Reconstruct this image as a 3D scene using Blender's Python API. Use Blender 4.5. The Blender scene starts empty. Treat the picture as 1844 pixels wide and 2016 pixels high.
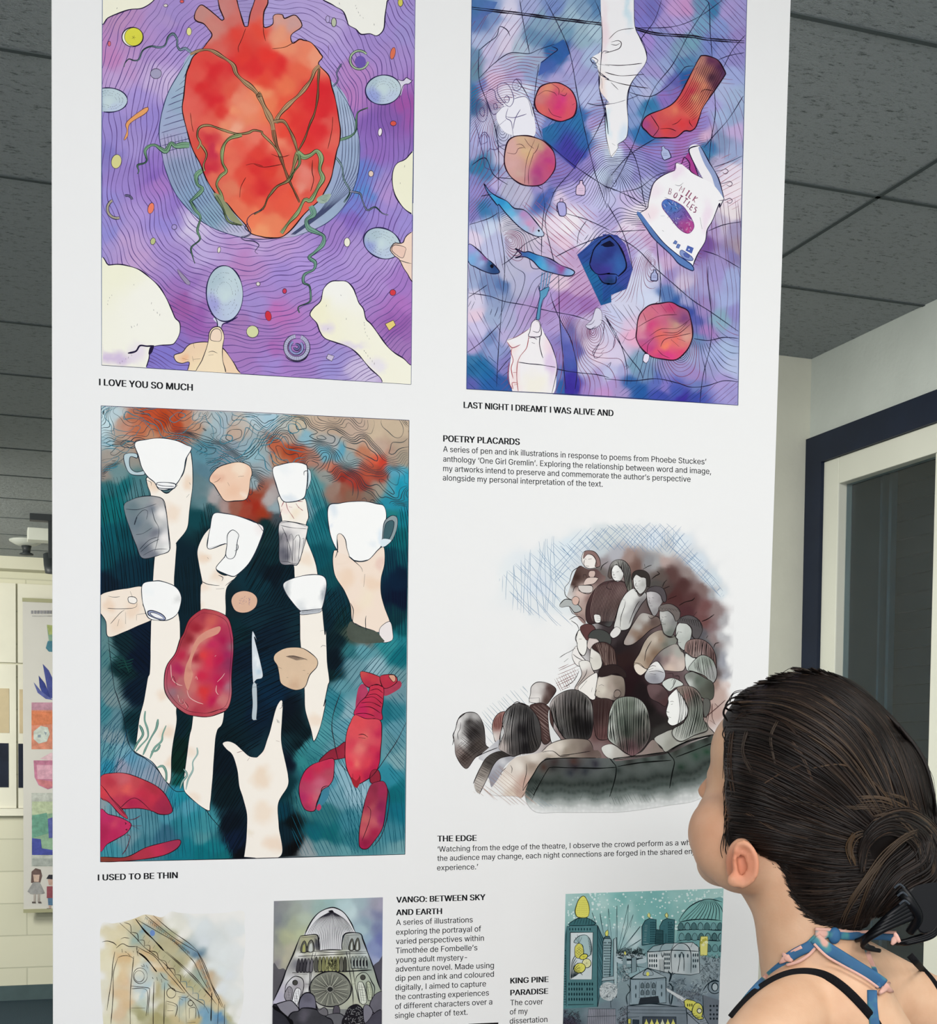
import bpy, bmesh, math, random
import numpy as np
from mathutils import Vector, Matrix, noise
from mathutils.geometry import delaunay_2d_cdt

random.seed(7)
rng = np.random.default_rng(7)
scene = bpy.context.scene
COL = scene.collection

# ------------------------------------------------------------------ camera
W, H, F = 1844.0, 2016.0, 2754.0
CAM = Vector((0.0, 0.0, 1.62))
YAW, PITCH, ROLL = math.radians(19.3), math.radians(2.5), math.radians(0.6)
CX, CY = 922.0, 1500.0 + F * math.tan(PITCH)
R_CAM = (Matrix.Rotation(-YAW, 3, 'Z') @ Matrix.Rotation(math.pi / 2 - PITCH, 3, 'X')
         @ Matrix.Rotation(ROLL, 3, 'Z'))
cam_data = bpy.data.cameras.new('camera')
cam_data.sensor_fit = 'HORIZONTAL'
cam_data.sensor_width = 36.0
cam_data.lens = 36.0 * F / W
cam_data.shift_y = (CY - H / 2) / W
cam_data.clip_start = 0.05
cam = bpy.data.objects.new('camera', cam_data)
cam.location = CAM
cam.rotation_euler = R_CAM.to_euler()
COL.objects.link(cam)
scene.camera = cam

# ------------------------------------------------------------------ world, lights, exposure
world = bpy.data.worlds.new('world')
scene.world = world
world.use_nodes = True
bg = world.node_tree.nodes['Background']
bg.inputs[0].default_value = (0.95, 0.97, 1.0, 1)
bg.inputs[1].default_value = 1.0
vs = scene.view_settings
vs.view_transform = 'Standard'
vs.look = 'None'
vs.gamma = 1.0
vs.use_curve_mapping = False
vs.exposure = 0.0

def area(name, loc, target, sx, sy, power, color=(1, 1, 1)):
    d = bpy.data.lights.new(name, 'AREA')
    d.shape = 'RECTANGLE'
    d.size, d.size_y, d.energy, d.color = sx, sy, power, color
    o = bpy.data.objects.new(name, d)
    o.location = loc
    o.rotation_euler = (Vector(target) - Vector(loc)).to_track_quat('-Z', 'Y').to_euler()
    COL.objects.link(o)
    return o

area('room_light', (-0.9, -1.7, 2.75), (0.3, 1.9, 1.7), 3.0, 1.2, 128, (1.0, 0.985, 0.96))
area('fill_light', (1.5, 0.35, 2.88), (1.6, 1.0, 0.0), 0.9, 0.9, 26, (1.0, 0.98, 0.93))  # unseen lamp added overhead to brighten the window wall and her shoulders
area('fill_light', (0.95, 2.95, 2.88), (1.3, 2.95, 0.0), 0.7, 0.7, 34, (1.0, 0.98, 0.93))  # added lamp hidden behind the board, brightens the right and end walls
area('fill_light', (-1.3, 3.6, 2.88), (-1.3, 3.6, 0.0), 0.9, 0.9, 100, (1.0, 0.98, 0.92))  # added lamp out of view at left, lifts the far ceiling

# ------------------------------------------------------------------ helpers
def ray(px, py):
    d = Vector(((px - CX) / F, -(py - CY) / F, -1.0))
    return R_CAM @ d

def hit(px, py, axis, value):
    d = ray(px, py)
    t = (value - CAM[axis]) / d[axis]
    return CAM + d * t

def lin(c):
    return c / 12.92 if c <= 0.04045 else ((c + 0.055) / 1.055) ** 2.4

def rgb(h):
    h = h.lstrip('#')
    return tuple(int(h[i:i + 2], 16) / 255.0 for i in (0, 2, 4))

def lrgb(h):
    return tuple(lin(c) for c in rgb(h))

def link(name, me, mat=None, parent=None, smooth=False):
    o = bpy.data.objects.new(name, me)
    COL.objects.link(o)
    if mat is not None:
        me.materials.append(mat)
    if parent is not None:
        o.parent = parent
    if smooth:
        me.polygons.foreach_set('use_smooth', [True] * len(me.polygons))
    return o

def mesh(name, verts, faces, mat=None, parent=None, smooth=False):
    me = bpy.data.meshes.new(name)
    me.from_pydata([tuple(v) for v in verts], [], faces)
    me.update()
    return link(name, me, mat, parent, smooth)

def thing(o, label, cat, group=None):
    o['label'] = label
    o['category'] = cat
    if group:
        o['group'] = group
    return o

def structure(o):
    o['kind'] = 'structure'
    return o

def empty(name, loc):
    o = bpy.data.objects.new(name, None)
    o.location = loc
    o.empty_display_size = 0.1
    COL.objects.link(o)
    return o

def keep(o, parent):
    """parent without moving (parents carry only a translation)"""
    o.parent = parent
    o.matrix_parent_inverse = Matrix.Translation(-parent.location)
    return o

def boxgeo(x0, y0, z0, x1, y1, z1):
    v = [(x0, y0, z0), (x1, y0, z0), (x1, y1, z0), (x0, y1, z0),
         (x0, y0, z1), (x1, y0, z1), (x1, y1, z1), (x0, y1, z1)]
    f = [(0, 3, 2, 1), (4, 5, 6, 7), (0, 1, 5, 4), (1, 2, 6, 5), (2, 3, 7, 6), (3, 0, 4, 7)]
    return v, f

def joinbm(name, geos, mat, parent=None, bevel=0.0):
    bm = bmesh.new()
    for v, f in geos:
        vv = [bm.verts.new(p) for p in v]
        for q in f:
            bm.faces.new([vv[i] for i in q])
    if bevel:
        bmesh.ops.bevel(bm, geom=bm.edges[:], offset=bevel, segments=2, affect='EDGES', profile=0.6)
    bmesh.ops.recalc_face_normals(bm, faces=bm.faces[:])
    me = bpy.data.meshes.new(name)
    bm.to_mesh(me)
    bm.free()
    return link(name, me, mat, parent)

def prism(front, back):
    """solid between two matching loops of points"""
    n = len(front)
    v = list(front) + list(back)
    f = [tuple(range(n)), tuple(range(2 * n - 1, n - 1, -1))]
    for i in range(n):
        j = (i + 1) % n
        f.append((i, i + n, j + n, j))
    return v, f

def material(name, color, rough=0.6, spec=0.3, noise_scale=0, noise_amt=0.0, bump=0.0, bump_scale=80, metal=0.0, stretch=(1, 1, 1)):
    m = bpy.data.materials.new(name)
    m.use_nodes = True
    nt = m.node_tree
    b = nt.nodes['Principled BSDF']
    c = lrgb(color) if isinstance(color, str) else color
    b.inputs['Base Color'].default_value = (*c, 1)
    b.inputs['Roughness'].default_value = rough
    b.inputs['Specular IOR Level'].default_value = spec
    b.inputs['Metallic'].default_value = metal
    tc = nt.nodes.new('ShaderNodeTexCoord')
    mp = nt.nodes.new('ShaderNodeMapping')
    mp.inputs['Scale'].default_value = stretch
    nt.links.new(tc.outputs['Object'], mp.inputs[0])
    if noise_scale:
        n = nt.nodes.new('ShaderNodeTexNoise')
        n.inputs['Scale'].default_value = noise_scale
        n.inputs['Detail'].default_value = 6
        nt.links.new(mp.outputs[0], n.inputs['Vector'])
        r = nt.nodes.new('ShaderNodeValToRGB')
        k0, k1 = 1 - noise_amt, 1 + noise_amt
        r.color_ramp.elements[0].position = 0.3
        r.color_ramp.elements[1].position = 0.7
        r.color_ramp.elements[0].color = (*[min(1, x * k0) for x in c], 1)
        r.color_ramp.elements[1].color = (*[min(1, x * k1) for x in c], 1)
        nt.links.new(n.outputs[0], r.inputs[0])
        nt.links.new(r.outputs[0], b.inputs['Base Color'])
    if bump:
        n2 = nt.nodes.new('ShaderNodeTexNoise')
        n2.inputs['Scale'].default_value = bump_scale
        n2.inputs['Detail'].default_value = 5
        nt.links.new(mp.outputs[0], n2.inputs['Vector'])
        bp = nt.nodes.new('ShaderNodeBump')
        bp.inputs['Strength'].default_value = bump
        bp.inputs['Distance'].default_value = 0.01
        nt.links.new(n2.outputs[0], bp.inputs['Height'])
        nt.links.new(bp.outputs[0], b.inputs['Normal'])
    return m

# printed paper: ink colour is a mesh attribute, a little pigment grain over it
def ink_material():
    m = bpy.data.materials.new('printed_ink')
    m.use_nodes = True
    nt = m.node_tree
    b = nt.nodes['Principled BSDF']
    b.inputs['Roughness'].default_value = 0.75
    b.inputs['Specular IOR Level'].default_value = 0.08
    a = nt.nodes.new('ShaderNodeAttribute')
    a.attribute_name = 'ink'
    tc = nt.nodes.new('ShaderNodeTexCoord')
    n = nt.nodes.new('ShaderNodeTexNoise')
    n.inputs['Scale'].default_value = 26
    n.inputs['Detail'].default_value = 8
    n.inputs['Roughness'].default_value = 0.65
    nt.links.new(tc.outputs['Object'], n.inputs['Vector'])
    mr = nt.nodes.new('ShaderNodeMapRange')
    mr.inputs['From Min'].default_value = 0.3
    mr.inputs['From Max'].default_value = 0.7
    mr.inputs['To Min'].default_value = -1.0
    mr.inputs['To Max'].default_value = 1.0
    nt.links.new(n.outputs[0], mr.inputs[0])
    mu = nt.nodes.new('ShaderNodeMath')
    mu.operation = 'MULTIPLY'
    nt.links.new(mr.outputs[0], mu.inputs[0])
    nt.links.new(a.outputs['Alpha'], mu.inputs[1])
    ad = nt.nodes.new('ShaderNodeMath')
    ad.operation = 'ADD'
    ad.inputs[1].default_value = 1.0
    nt.links.new(mu.outputs[0], ad.inputs[0])
    vm = nt.nodes.new('ShaderNodeVectorMath')
    vm.operation = 'SCALE'
    nt.links.new(a.outputs['Color'], vm.inputs[0])
    nt.links.new(ad.outputs[0], vm.inputs['Scale'])
    nt.links.new(vm.outputs[0], b.inputs['Base Color'])
    return m

# ================================================================== the room
CEIL = 2.92
corner = hit(1597, 707, 2, CEIL)
XR, YB = corner.x, corner.y                 # window wall x, short end wall y
YF = hit(50, 1103, 2, CEIL).y               # far wall on the left
XL = -4.2
YN = -2.6                                   # how far the shell reaches behind the camera

# ceiling of rough mineral tiles, grooves between them
m_ceil = bpy.data.materials.new('mineral_ceiling_tile')
m_ceil.use_nodes = True
nt = m_ceil.node_tree
b = nt.nodes['Principled BSDF']
b.inputs['Roughness'].default_value = 0.95
b.inputs['Specular IOR Level'].default_value = 0.1
tc = nt.nodes.new('ShaderNodeTexCoord')
mp = nt.nodes.new('ShaderNodeMapping')
mp.inputs['Scale'].default_value = (1.0, 2.2, 1)
nt.links.new(tc.outputs['Object'], mp.inputs[0])
n1 = nt.nodes.new('ShaderNodeTexNoise')
n1.inputs['Scale'].default_value = 46
n1.inputs['Detail'].default_value = 4
n1.inputs['Roughness'].default_value = 0.78
nt.links.new(mp.outputs[0], n1.inputs['Vector'])
r1 = nt.nodes.new('ShaderNodeValToRGB')
r1.color_ramp.elements[0].position = 0.33
r1.color_ramp.elements[0].color = (0.22, 0.245, 0.25, 1)
r1.color_ramp.elements[1].position = 0.45
r1.color_ramp.elements[1].color = (0.56, 0.60, 0.62, 1)
nt.links.new(n1.outputs[0], r1.inputs[0])
nt.links.new(r1.outputs[0], b.inputs['Base Color'])
bp = nt.nodes.new('ShaderNodeBump')
bp.inputs['Strength'].default_value = 1.0
bp.inputs['Distance'].default_value = 0.03
nt.links.new(n1.outputs[0], bp.inputs['Height'])
nt.links.new(bp.outputs[0], b.inputs['Normal'])
m_ceil2 = material('ceiling_groove', '555c5d', 0.9, 0.1)

m_wall = material('painted_wall', 'cdd3cd', 0.85, 0.15, 6, 0.04, 0.15, 60)
m_stub = material('painted_plaster', 'd4d4c6', 0.85, 0.15, 5, 0.05, 0.1, 40)
m_navy = material('navy_frame_paint', '131e32', 0.5, 0.3, 8, 0.15)
m_white = material('white_frame_plastic', 'dcddd0', 0.35, 0.4, 4, 0.03)
m_trim = material('skirting_paint', '4a5c60', 0.6, 0.3, 12, 0.1)
m_carpet = material('dark_carpet', '3a4852', 0.95, 0.05, 160, 0.25, 0.5, 300)

# far wall: white painted blockwork
m_block = bpy.data.materials.new('white_blockwork')
m_block.use_nodes = True
nt = m_block.node_tree
b = nt.nodes['Principled BSDF']
b.inputs['Roughness'].default_value = 0.85
tc = nt.nodes.new('ShaderNodeTexCoord')
sp = nt.nodes.new('ShaderNodeSeparateXYZ')
cb = nt.nodes.new('ShaderNodeCombineXYZ')
nt.links.new(tc.outputs['Object'], sp.inputs[0])
nt.links.new(sp.outputs[0], cb.inputs[0])
nt.links.new(sp.outputs[2], cb.inputs[1])
br = nt.nodes.new('ShaderNodeTexBrick')
br.inputs['Color1'].default_value = (*lrgb('dcdac6'), 1)
br.inputs['Color2'].default_value = (*lrgb('d4d3bf'), 1)
br.inputs['Mortar'].default_value = (*lrgb('c2c1ae'), 1)
br.inputs['Scale'].default_value = 1.0
br.inputs['Mortar Size'].default_value = 0.006
br.inputs['Mortar Smooth'].default_value = 0.6
br.inputs['Brick Width'].default_value = 0.6
br.inputs['Row Height'].default_value = 0.215
nt.links.new(cb.outputs[0], br.inputs['Vector'])
nt.links.new(br.outputs[0], b.inputs['Base Color'])
bp = nt.nodes.new('ShaderNodeBump')
bp.inputs['Strength'].default_value = 0.3
bp.inputs['Distance'].default_value = 0.004
bp.invert = True
nt.links.new(br.outputs['Fac'], bp.inputs['Height'])
nt.links.new(bp.outputs[0], b.inputs['Normal'])

# ceiling slab + grooves laid out from the lines seen in the photo
ceil = structure(mesh('ceiling', *boxgeo(XL, YN, CEIL, XR + 0.12, YF + 0.1, CEIL + 0.08), m_ceil))
gw = 0.006
geos = []
yg = [hit(1700, 57, 2, CEIL).y, hit(1700, 382, 2, CEIL).y, hit(1680, 582, 2, CEIL).y]
pitch_y = 0.6
ys = list(yg)
yy = yg[2] + 1.1
while yy < YF:
    ys.append(yy)
    yy += pitch_y
yy = yg[0] - pitch_y
while yy > 0.4:
    ys.append(yy)
    yy -= pitch_y
for y in ys:
    geos.append(boxgeo(XL, y - gw, CEIL - 0.0025, XR, y + gw, CEIL + 0.001))
xg = hit(1700, 404, 2, CEIL).x
for k in range(-6, 2):
    x = xg - 1.2 * k
    if XL < x < XR:
        geos.append(boxgeo(x - gw, YN, CEIL - 0.0025, x + gw, YB if x > 0.9 else YF, CEIL + 0.001))
structure(joinbm('trim_1', geos, m_ceil2))

# floor
structure(mesh('floor', *boxgeo(XL, YN, -0.06, XR + 0.12, YF + 0.1, 0.0), m_carpet))

# right wall with the window opening
P = lambda px, py: hit(px, py, 0, XR)
o_tl, o_bl = P(1594, 866), P(1574, 1308)
o_tr = P(1844, 763)
wy0 = o_tl.y                                  # far side of the dark surround
wz1 = o_tl.z
wy1 = wy0 - 1.55                              # near side, out of frame
wz0 = 0.75
m_wallgeos = [boxgeo(XR, wy0, 0, XR + 0.1, YB + 0.1, CEIL), boxgeo(XR, YN, 0, XR + 0.1, wy1, CEIL),
              boxgeo(XR, wy1, wz1, XR + 0.1, wy0, CEIL), boxgeo(XR, wy1, 0, XR + 0.1, wy0, wz0)]
structure(joinbm('wall_right', m_wallgeos, m_wall))

# window: dark surround, white sash, mullion, glass, dark blind behind
win = empty('window_1', (XR, (wy0 + wy1) / 2, wz0))
structure(win)
def ring(y0, y1, z0, z1, w, x0, x1):
    return [boxgeo(x0, y0, z0, x1, y0 + w, z1), boxgeo(x0, y1 - w, z0, x1, y1, z1),
            boxgeo(x0, y0 + w, z0, x1, y1 - w, z0 + w), boxgeo(x0, y0 + w, z1 - w, x1, y1 - w, z1)]
i_tl = P(1624, 893)
sw = wy0 - i_tl.y
fr = keep(joinbm('surround', ring(wy1, wy0, wz0, wz1, sw, XR - 0.015, XR + 0.03), m_navy), win)
fr['label'] = 'dark navy outer surround'
g_tl = P(1653, 924)
sh = (i_tl.y - g_tl.y)
a0, a1, b0, b1 = wy1 + sw, wy0 - sw, wz0 + sw, wz1 - sw
sash = keep(joinbm('sash', ring(a0, a1, b0, b1, sh, XR - 0.004, XR + 0.05), m_white, None, 0.004), win)
ym = P(1838, 1100).y
mul = keep(joinbm('mullion', [boxgeo(XR - 0.004, ym - sh * 1.15, b0 + sh, XR + 0.05, ym, b1 - sh)], m_white, None, 0.004), win)
m_glass = bpy.data.materials.new('window_glass')
m_glass.use_nodes = True
b = m_glass.node_tree.nodes['Principled BSDF']
b.inputs['Base Color'].default_value = (0.55, 0.68, 0.76, 1)
b.inputs['Roughness'].default_value = 0.02
b.inputs['Transmission Weight'].default_value = 1.0
b.inputs['IOR'].default_value = 1.45
gl = keep(mesh('pane', *boxgeo(XR + 0.026, a0 + 0.01, b0 + 0.01, XR + 0.03, a1 - 0.01, b1 - 0.01), m_glass), win)
# night outside: louvred dark shutter some way behind the glass, pale reveal at its edge
m_blind = material('dark_shutter', '0f1c26', 0.6, 0.3, 5, 0.2)
bl = []
z = wz0
while z < wz1:
    bl.append(boxgeo(XR + 0.16, wy1 - 0.1, z, XR + 0.18, wy0 - sw - sh - 0.075, z + 0.052))
    z += 0.056
shut = keep(joinbm('shutter', bl, m_blind), win)
shut['label'] = 'dark ribbed shutter outside the glass'
m_rev = material('outer_reveal', '4a5f68', 0.5, 0.4, 6, 0.1)
ob = [boxgeo(XR + 0.1, wy0 - sw - 0.004, wz0, XR + 0.26, wy0 + 0.06, wz1 + 0.1),
      boxgeo(XR + 0.1, wy1 - 0.2, wz1 - 0.03, XR + 0.26, wy0, wz1 + 0.08)]
rev = keep(joinbm('reveal', ob, m_rev), win)
rail = keep(joinbm('guide_rail', [boxgeo(XR + 0.13, wy0 - sw - sh - 0.09, wz0, XR + 0.15, wy0 - sw - sh - 0.075, wz1),
                                  boxgeo(XR + 0.12, wy0 - sw - sh - 0.055, wz0, XR + 0.135, wy0 - sw - sh - 0.045, wz1)], m_rev), win)
back = keep(mesh('outer_backing', *boxgeo(XR + 0.27, wy1 - 0.6, wz0 - 0.3, XR + 0.29, wy0 + 0.3, wz1 + 0.4), material('night_outside', '10181c', 0.9, 0.1)), win)

# short end wall beside the window and the far wall on the left
XS = XR - 1.25
structure(joinbm('wall_back', [boxgeo(XS, YB, 0, XR + 0.1, YB + 0.1, CEIL), boxgeo(XS, YB + 0.1, 0, XS + 0.1, YF, CEIL)], m_stub))
structure(mesh('wall_far', *boxgeo(XL, YF, 0, XS + 0.1, YF + 0.1, CEIL), m_block))
structure(mesh('wall_left', *boxgeo(XL - 0.1, YN, 0, XL, YF + 0.1, CEIL), m_wall))
Q = lambda px, py, d=0.0: hit(px, py, 1, YF - d)
zb = Q(50, 1939).z
structure(mesh('baseboard_far', *boxgeo(XL, YF - 0.02, 0, XS, YF, zb), m_trim))
# boxed-out beam under the ceiling and the pin-board band below it
zt = Q(50, 1127).z
structure(mesh('trim_2', *boxgeo(XL, YF - 0.16, zt, XS, YF, CEIL), material('beam_paint', 'd9d7c4', 0.8, 0.2, 4, 0.03)))
z1, z0 = Q(20, 1148, .03).z, Q(20, 1600, .03).z
x1 = Q(330 / 3.36, 1180, .03).x + 0.6
m_board = material('white_pinboard', 'e6e4d6', 0.8, 0.2, 5, 0.03)
zm = Q(20, 1306, .03).z
xa = Q(33, 1250, .03).x
pw = 1.2
gb = []
for k in range(-3, 0):
    X0 = xa + k * pw
    gb.append(boxgeo(X0 + 0.006, YF - 0.03, zm + 0.006, X0 + pw - 0.006, YF - 0.002, z1))
    gb.append(boxgeo(X0 + 0.006, YF - 0.03, z0 + 0.03, X0 + pw - 0.006, YF - 0.002, zm - 0.006))
gb.append(boxgeo(xa + 0.006, YF - 0.03, zm + 0.006, xa + 0.45, YF - 0.002, z1))
gb.append(boxgeo(xa + 0.006, YF - 0.03, z0 + 0.03, xa + 0.45, YF - 0.002, zm - 0.006))
gb.append(boxgeo(xa - 3 * pw, YF - 0.05, z0 - 0.02, xa + .45, YF - 0.002, z0 + 0.028))
pin = joinbm('pinboard', gb, m_board)
thing(pin, 'white panelled pinboard with a bottom ledge along the far blockwork wall', 'board')

# the far corner is lit by its own ceiling lamps
cx = Q(50, 1300).x
area('track_light', (cx - 1.9, YF - 2.6, CEIL - 0.15), (cx, YF, 1.2), 0.4, 1.6, 150, (1.0, 0.98, 0.88))

m_ink0 = ink_material()
# ================================================================== small things at the far wall
m_metal = material('black_metal', '2b3033', 0.5, 0.4, 20, 0.1)
# sprinkler
def lathe(profile, n=20):
    v, f = [], []
    for (r, z) in profile:
        for k in range(n):
            a = 2 * math.pi * k / n
            v.append((r * math.cos(a), r * math.sin(a), z))
    for i in range(len(profile) - 1):
        for k in range(n):
            k2 = (k + 1) % n
            f.append((i * n + k, i * n + k2, (i + 1) * n + k2, (i + 1) * n + k))
    f.append(tuple(range(n - 1, -1, -1)))
    m = (len(profile) - 1) * n
    f.append(tuple(range(m, m + n)))
    return v, f

sp_pos = hit(52, 1063, 2, CEIL)
spk = empty('sprinkler', (sp_pos.x, sp_pos.y, CEIL))
thing(spk, 'grey pendent ceiling sprinkler head on the tiles at left', 'sprinkler')
mesh('ceiling_plate', *lathe([(0.10, 0.0), (0.10, -0.008), (0.06, -0.03), (0.03, -0.035)]), material('plate_paint', 'b7bbb4', 0.5, 0.3, 9, 0.05), spk, True)
mesh('nozzle', *lathe([(0.03, -0.03), (0.022, -0.075), (0.022, -0.075), (0.04, -0.082), (0.04, -0.09)]), m_metal, spk, True)

# track spotlight: short track, stem and lamp can
tp = hit(93, 1014, 2, CEIL)
trk = empty('track_spotlight', (tp.x, tp.y, CEIL))
thing(trk, 'black ceiling track with spotlight stem beside the large display panel', 'spotlight')
mesh('track', *boxgeo(-0.09, -0.03, -0.035, 0.7, 0.03, 0.0), m_metal, trk)
mesh('stem', *boxgeo(0.005, -0.016, -0.24, 0.04, 0.016, -0.035), m_metal, trk)
v, f = lathe([(0.045, -0.1), (0.05, 0.0), (0.05, 0.14), (0.035, 0.16)])
v = [(x + 0.03, y * 0.9 + z * 0.6 - 0.02, z * 0.5 - 0.27) for x, y, z in v]
mesh('lamp_can', v, f, m_metal, trk, True)
# exit-style small ceiling box
bxp = hit(79, 1042, 2, CEIL)
box = joinbm('ceiling_box', [boxgeo(bxp.x - 0.07, bxp.y - 0.06, CEIL - 0.07, bxp.x + 0.10, bxp.y + 0.06, CEIL)], material('box_plastic', 'c8cbc2', 0.5, 0.3, 9, 0.04), None, 0.006)
thing(box, 'small pale box fixed to the ceiling behind the spotlight stem', 'box')

# sheets pinned to the board
sheet_m = {'b': material('buff_paper', 'cbbb9c', 0.8, 0.1, 9, 0.08), 'n': material('navy_print', '1b2233', 0.6, 0.2, 12, 0.25)}
def sheet(name, px0, py0, px1, py1, m, label, cat, w=None):
    d = 0.034
    A, B = Q(px0, py0, d), Q(px1, py1, d)
    x0, x1 = A.x, B.x
    if w:
        x0 = x1 - w if w > 0 else x0
        x1 = x0 - w if w < 0 else x1
    o = joinbm(name, [boxgeo(x0, YF - d, B.z, x1, YF - 0.0305, A.z)], sheet_m[m])
    return thing(o, label, cat)
sheet('art_print', 0, 1355, 18, 1443, 'b', 'buff art print pinned on the board, left of the banner, above a navy print', 'picture', 0.30)
sheet('art_print', 38, 1357, 60, 1444, 'b', 'buff art print half hidden behind the left edge of the hanging banner', 'picture', -0.30)
sheet('art_print', 0, 1463, 17, 1550, 'n', 'dark navy art print below the buff print at the frame edge', 'picture', 0.30)
sheet('art_print', 36, 1464, 60, 1551, 'n', 'dark navy art print half hidden behind the hanging banner', 'picture', -0.30)

# ---- hanging paper banner of small paintings on the far wall
def banner():
    d=0.10
    y=YF-d
    def q(px,py,k=0.0):
        p=hit(px,py,1,y)
        p.y-=0.002+k
        return p
    a,c=q(44.5,1182),q(45,1790)
    root=empty('banner',(a.x+0.3,YF-d,0.9))
    thing(root,'white hanging banner of small watercolours on the far wall, half hidden by the display panel','banner')
    wd=0.78
    sheet_=joinbm('paper_sheet',[boxgeo(a.x,y-0.001,c.z,a.x+wd,y+0.001,a.z)],material('banner_paper','cfcdca',0.8,0.1,5,0.02))
    keep(sheet_,root)
    m_bar=material('banner_rod','a3a283',0.5,0.3,10,0.05)
    for z in (c.z-0.012,a.z+0.004):
        keep(joinbm('rod',[boxgeo(a.x-0.002,y-0.012,z-0.012,a.x+wd+0.002,y+0.012,z+0.012)],m_bar),root)
    keep(joinbm('wall_hook',[boxgeo(a.x+wd/2-0.01,y+0.012,a.z,a.x+wd/2+0.01,YF-0.032,a.z+0.01)],m_bar),root)
    def pic(label,shapes):
        v,f,c_,n=[],[],[],0
        for k,(pts,col) in enumerate(shapes):
            p=[q(px,py,0.0006*(k+1)) for px,py in pts]
            r=delaunay_2d_cdt([Vector((t.x,t.z)) for t in p],[(i,(i+1)%len(p)) for i in range(len(p))],[],1,1e-5)
            v+=[(t[0],p[0].y,t[1]) for t in r[0]]
            f+=[tuple(i+n for i in t) for t in r[2]]
            c_+=[(*lrgb(col),0.25)]*len(r[0])
            n+=len(r[0])
        me=bpy.data.meshes.new('painting')
        me.from_pydata(v,[],f)
        at=me.color_attributes.new('ink','FLOAT_COLOR','POINT')
        at.data.foreach_set('color',np.array(c_,np.float32).ravel())
        o=keep(link('painting',me,m_ink0),root)
        o['label']=label
    def R(x0,y0,x1,y1):
        return [(x0,y0),(x1,y0),(x1,y1),(x0,y1)]
    pic('green and blue jug painting',[([(92,1230),(110,1232),(116,1262),(112,1284),(96,1283),(90,1276),(96,1262)],'7f9c8c'),([(92,1230),(110,1232),(112,1248),(96,1250)],'a4ae74'),([(94,1262),(115,1262),(111,1284),(96,1283),(90,1276)],'4c7c90')])
    pic('dark blue leaf cluster painting',[([(84,1307),(96,1320),(108,1345),(112,1376),(96,1374),(90,1340)],'4c5494'),([(76,1330),(88,1345),(100,1375),(86,1372),(78,1352)],'3c4688'),([(66,1343),(80,1360),(104,1378),(90,1376),(74,1364)],'5c64a0')])
    pic('coral square painting with a pale round plate',[(R(62,1383,120,1475),'cf8a76'),(R(62,1383,120,1398),'b88ca0'),([(62,1400),(120,1402),(120,1425),(62,1428)],'cc7c5c'),([(66,1440),(80,1429),(94,1432),(98,1445),(92,1460),(76,1464),(66,1455)],'c4ccc8'),([(74,1447),(80,1446),(80,1452),(74,1452)],'8c98a4'),([(86,1440),(92,1442),(90,1448)],'8c98a4')])
    pic('pink cup painting',[([(78,1494),(100,1482),(120,1484),(120,1500)],'d4b4c0'),([(66,1497),(120,1497),(120,1546),(94,1554),(76,1546),(68,1530)],'bc7c98'),([(72,1506),(120,1506),(120,1534),(74,1534)],'d0a0b4'),([(72,1534),(98,1538),(118,1540),(94,1552),(78,1545)],'c47c84')])
    pic('green and blue landscape painting with a grey border',[(R(62,1561,120,1706),'b9bdb9'),(R(63,1578,120,1683),'8cac94'),([(63,1578),(120,1578),(120,1600),(63,1604)],'b4c0a4'),([(63,1606),(92,1600),(96,1640),(63,1650)],'6c9c8c'),([(94,1612),(120,1604),(120,1648),(96,1650)],'5c64a4'),([(63,1650),(80,1652),(82,1670),(120,1676),(120,1683),(63,1683)],'4c54a0'),(R(63,1690,120,1704),'a4aaa8')])
    pic('drawing of a girl in a grey dress',[([(61,1738),(62,1716),(70,1709),(80,1712),(83,1724),(79,1738)],'6c5a58'),([(65,1722),(78,1722),(76,1736),(67,1736)],'c8b0a4'),([(65,1737),(78,1737),(88,1758),(82,1760),(60,1760),(54,1755)],'9a9a9c'),(R(66,1760,70,1776),'a8a09c'),(R(74,1760,78,1776),'a8a09c'),(R(63,1775,70,1778),'5c5454'),(R(75,1775,81,1778),'5c5454')])
    pic('drawing of a boy in a red shirt',[([(91,1730),(96,1722),(108,1722),(112,1732)],'34343c'),([(94,1731),(110,1731),(108,1744),(96,1742)],'c4a49a'),([(92,1745),(112,1744),(114,1768),(92,1768)],'94545f'),([(94,1768),(114,1768),(110,1782),(95,1782)],'5c7c9c'),(R(96,1782,100,1792),'b8a098'),(R(92,1788,100,1792),'4c4448')])
    pic('small grey heading lines',[(R(61+k*6,1202,65.5+k*6,1208.5),'8c8c92') for k in range(7)]+[(R(63,1212,106,1214),'b0b0b0')])
banner()

# ================================================================== printed display panel
YP=1.90                      # front face of the panel
m_ink=m_ink0
m_paper=material('panel_paper','eeeeef',0.75,0.08)
PAPER='eeeeef'
Rn=np.array(R_CAM)
ST=0.00002                   # thickness of one layer of print
GC=3.0                       # cell size for working out which marks lie over which

def to3(p,h):
    p=np.asarray(p,float)
    d=np.stack([(p[:,0]-CX)/F,-(p[:,1]-CY)/F,-np.ones(len(p))],1) @ Rn.T
    t=(YP-CAM[1])/d[:,1]
    q=np.array(CAM)+d*t[:,None]
    q[:,1]-=h
    return q

def Z(t,s):
    a=np.array([float(x) for x in s.replace(',',' ').split()]).reshape(-1,2) if isinstance(s,str) else np.asarray(s,float)
    return a/t[2]+np.array([t[0],t[1]])

def J(*parts):
    return np.concatenate(parts)

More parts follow.
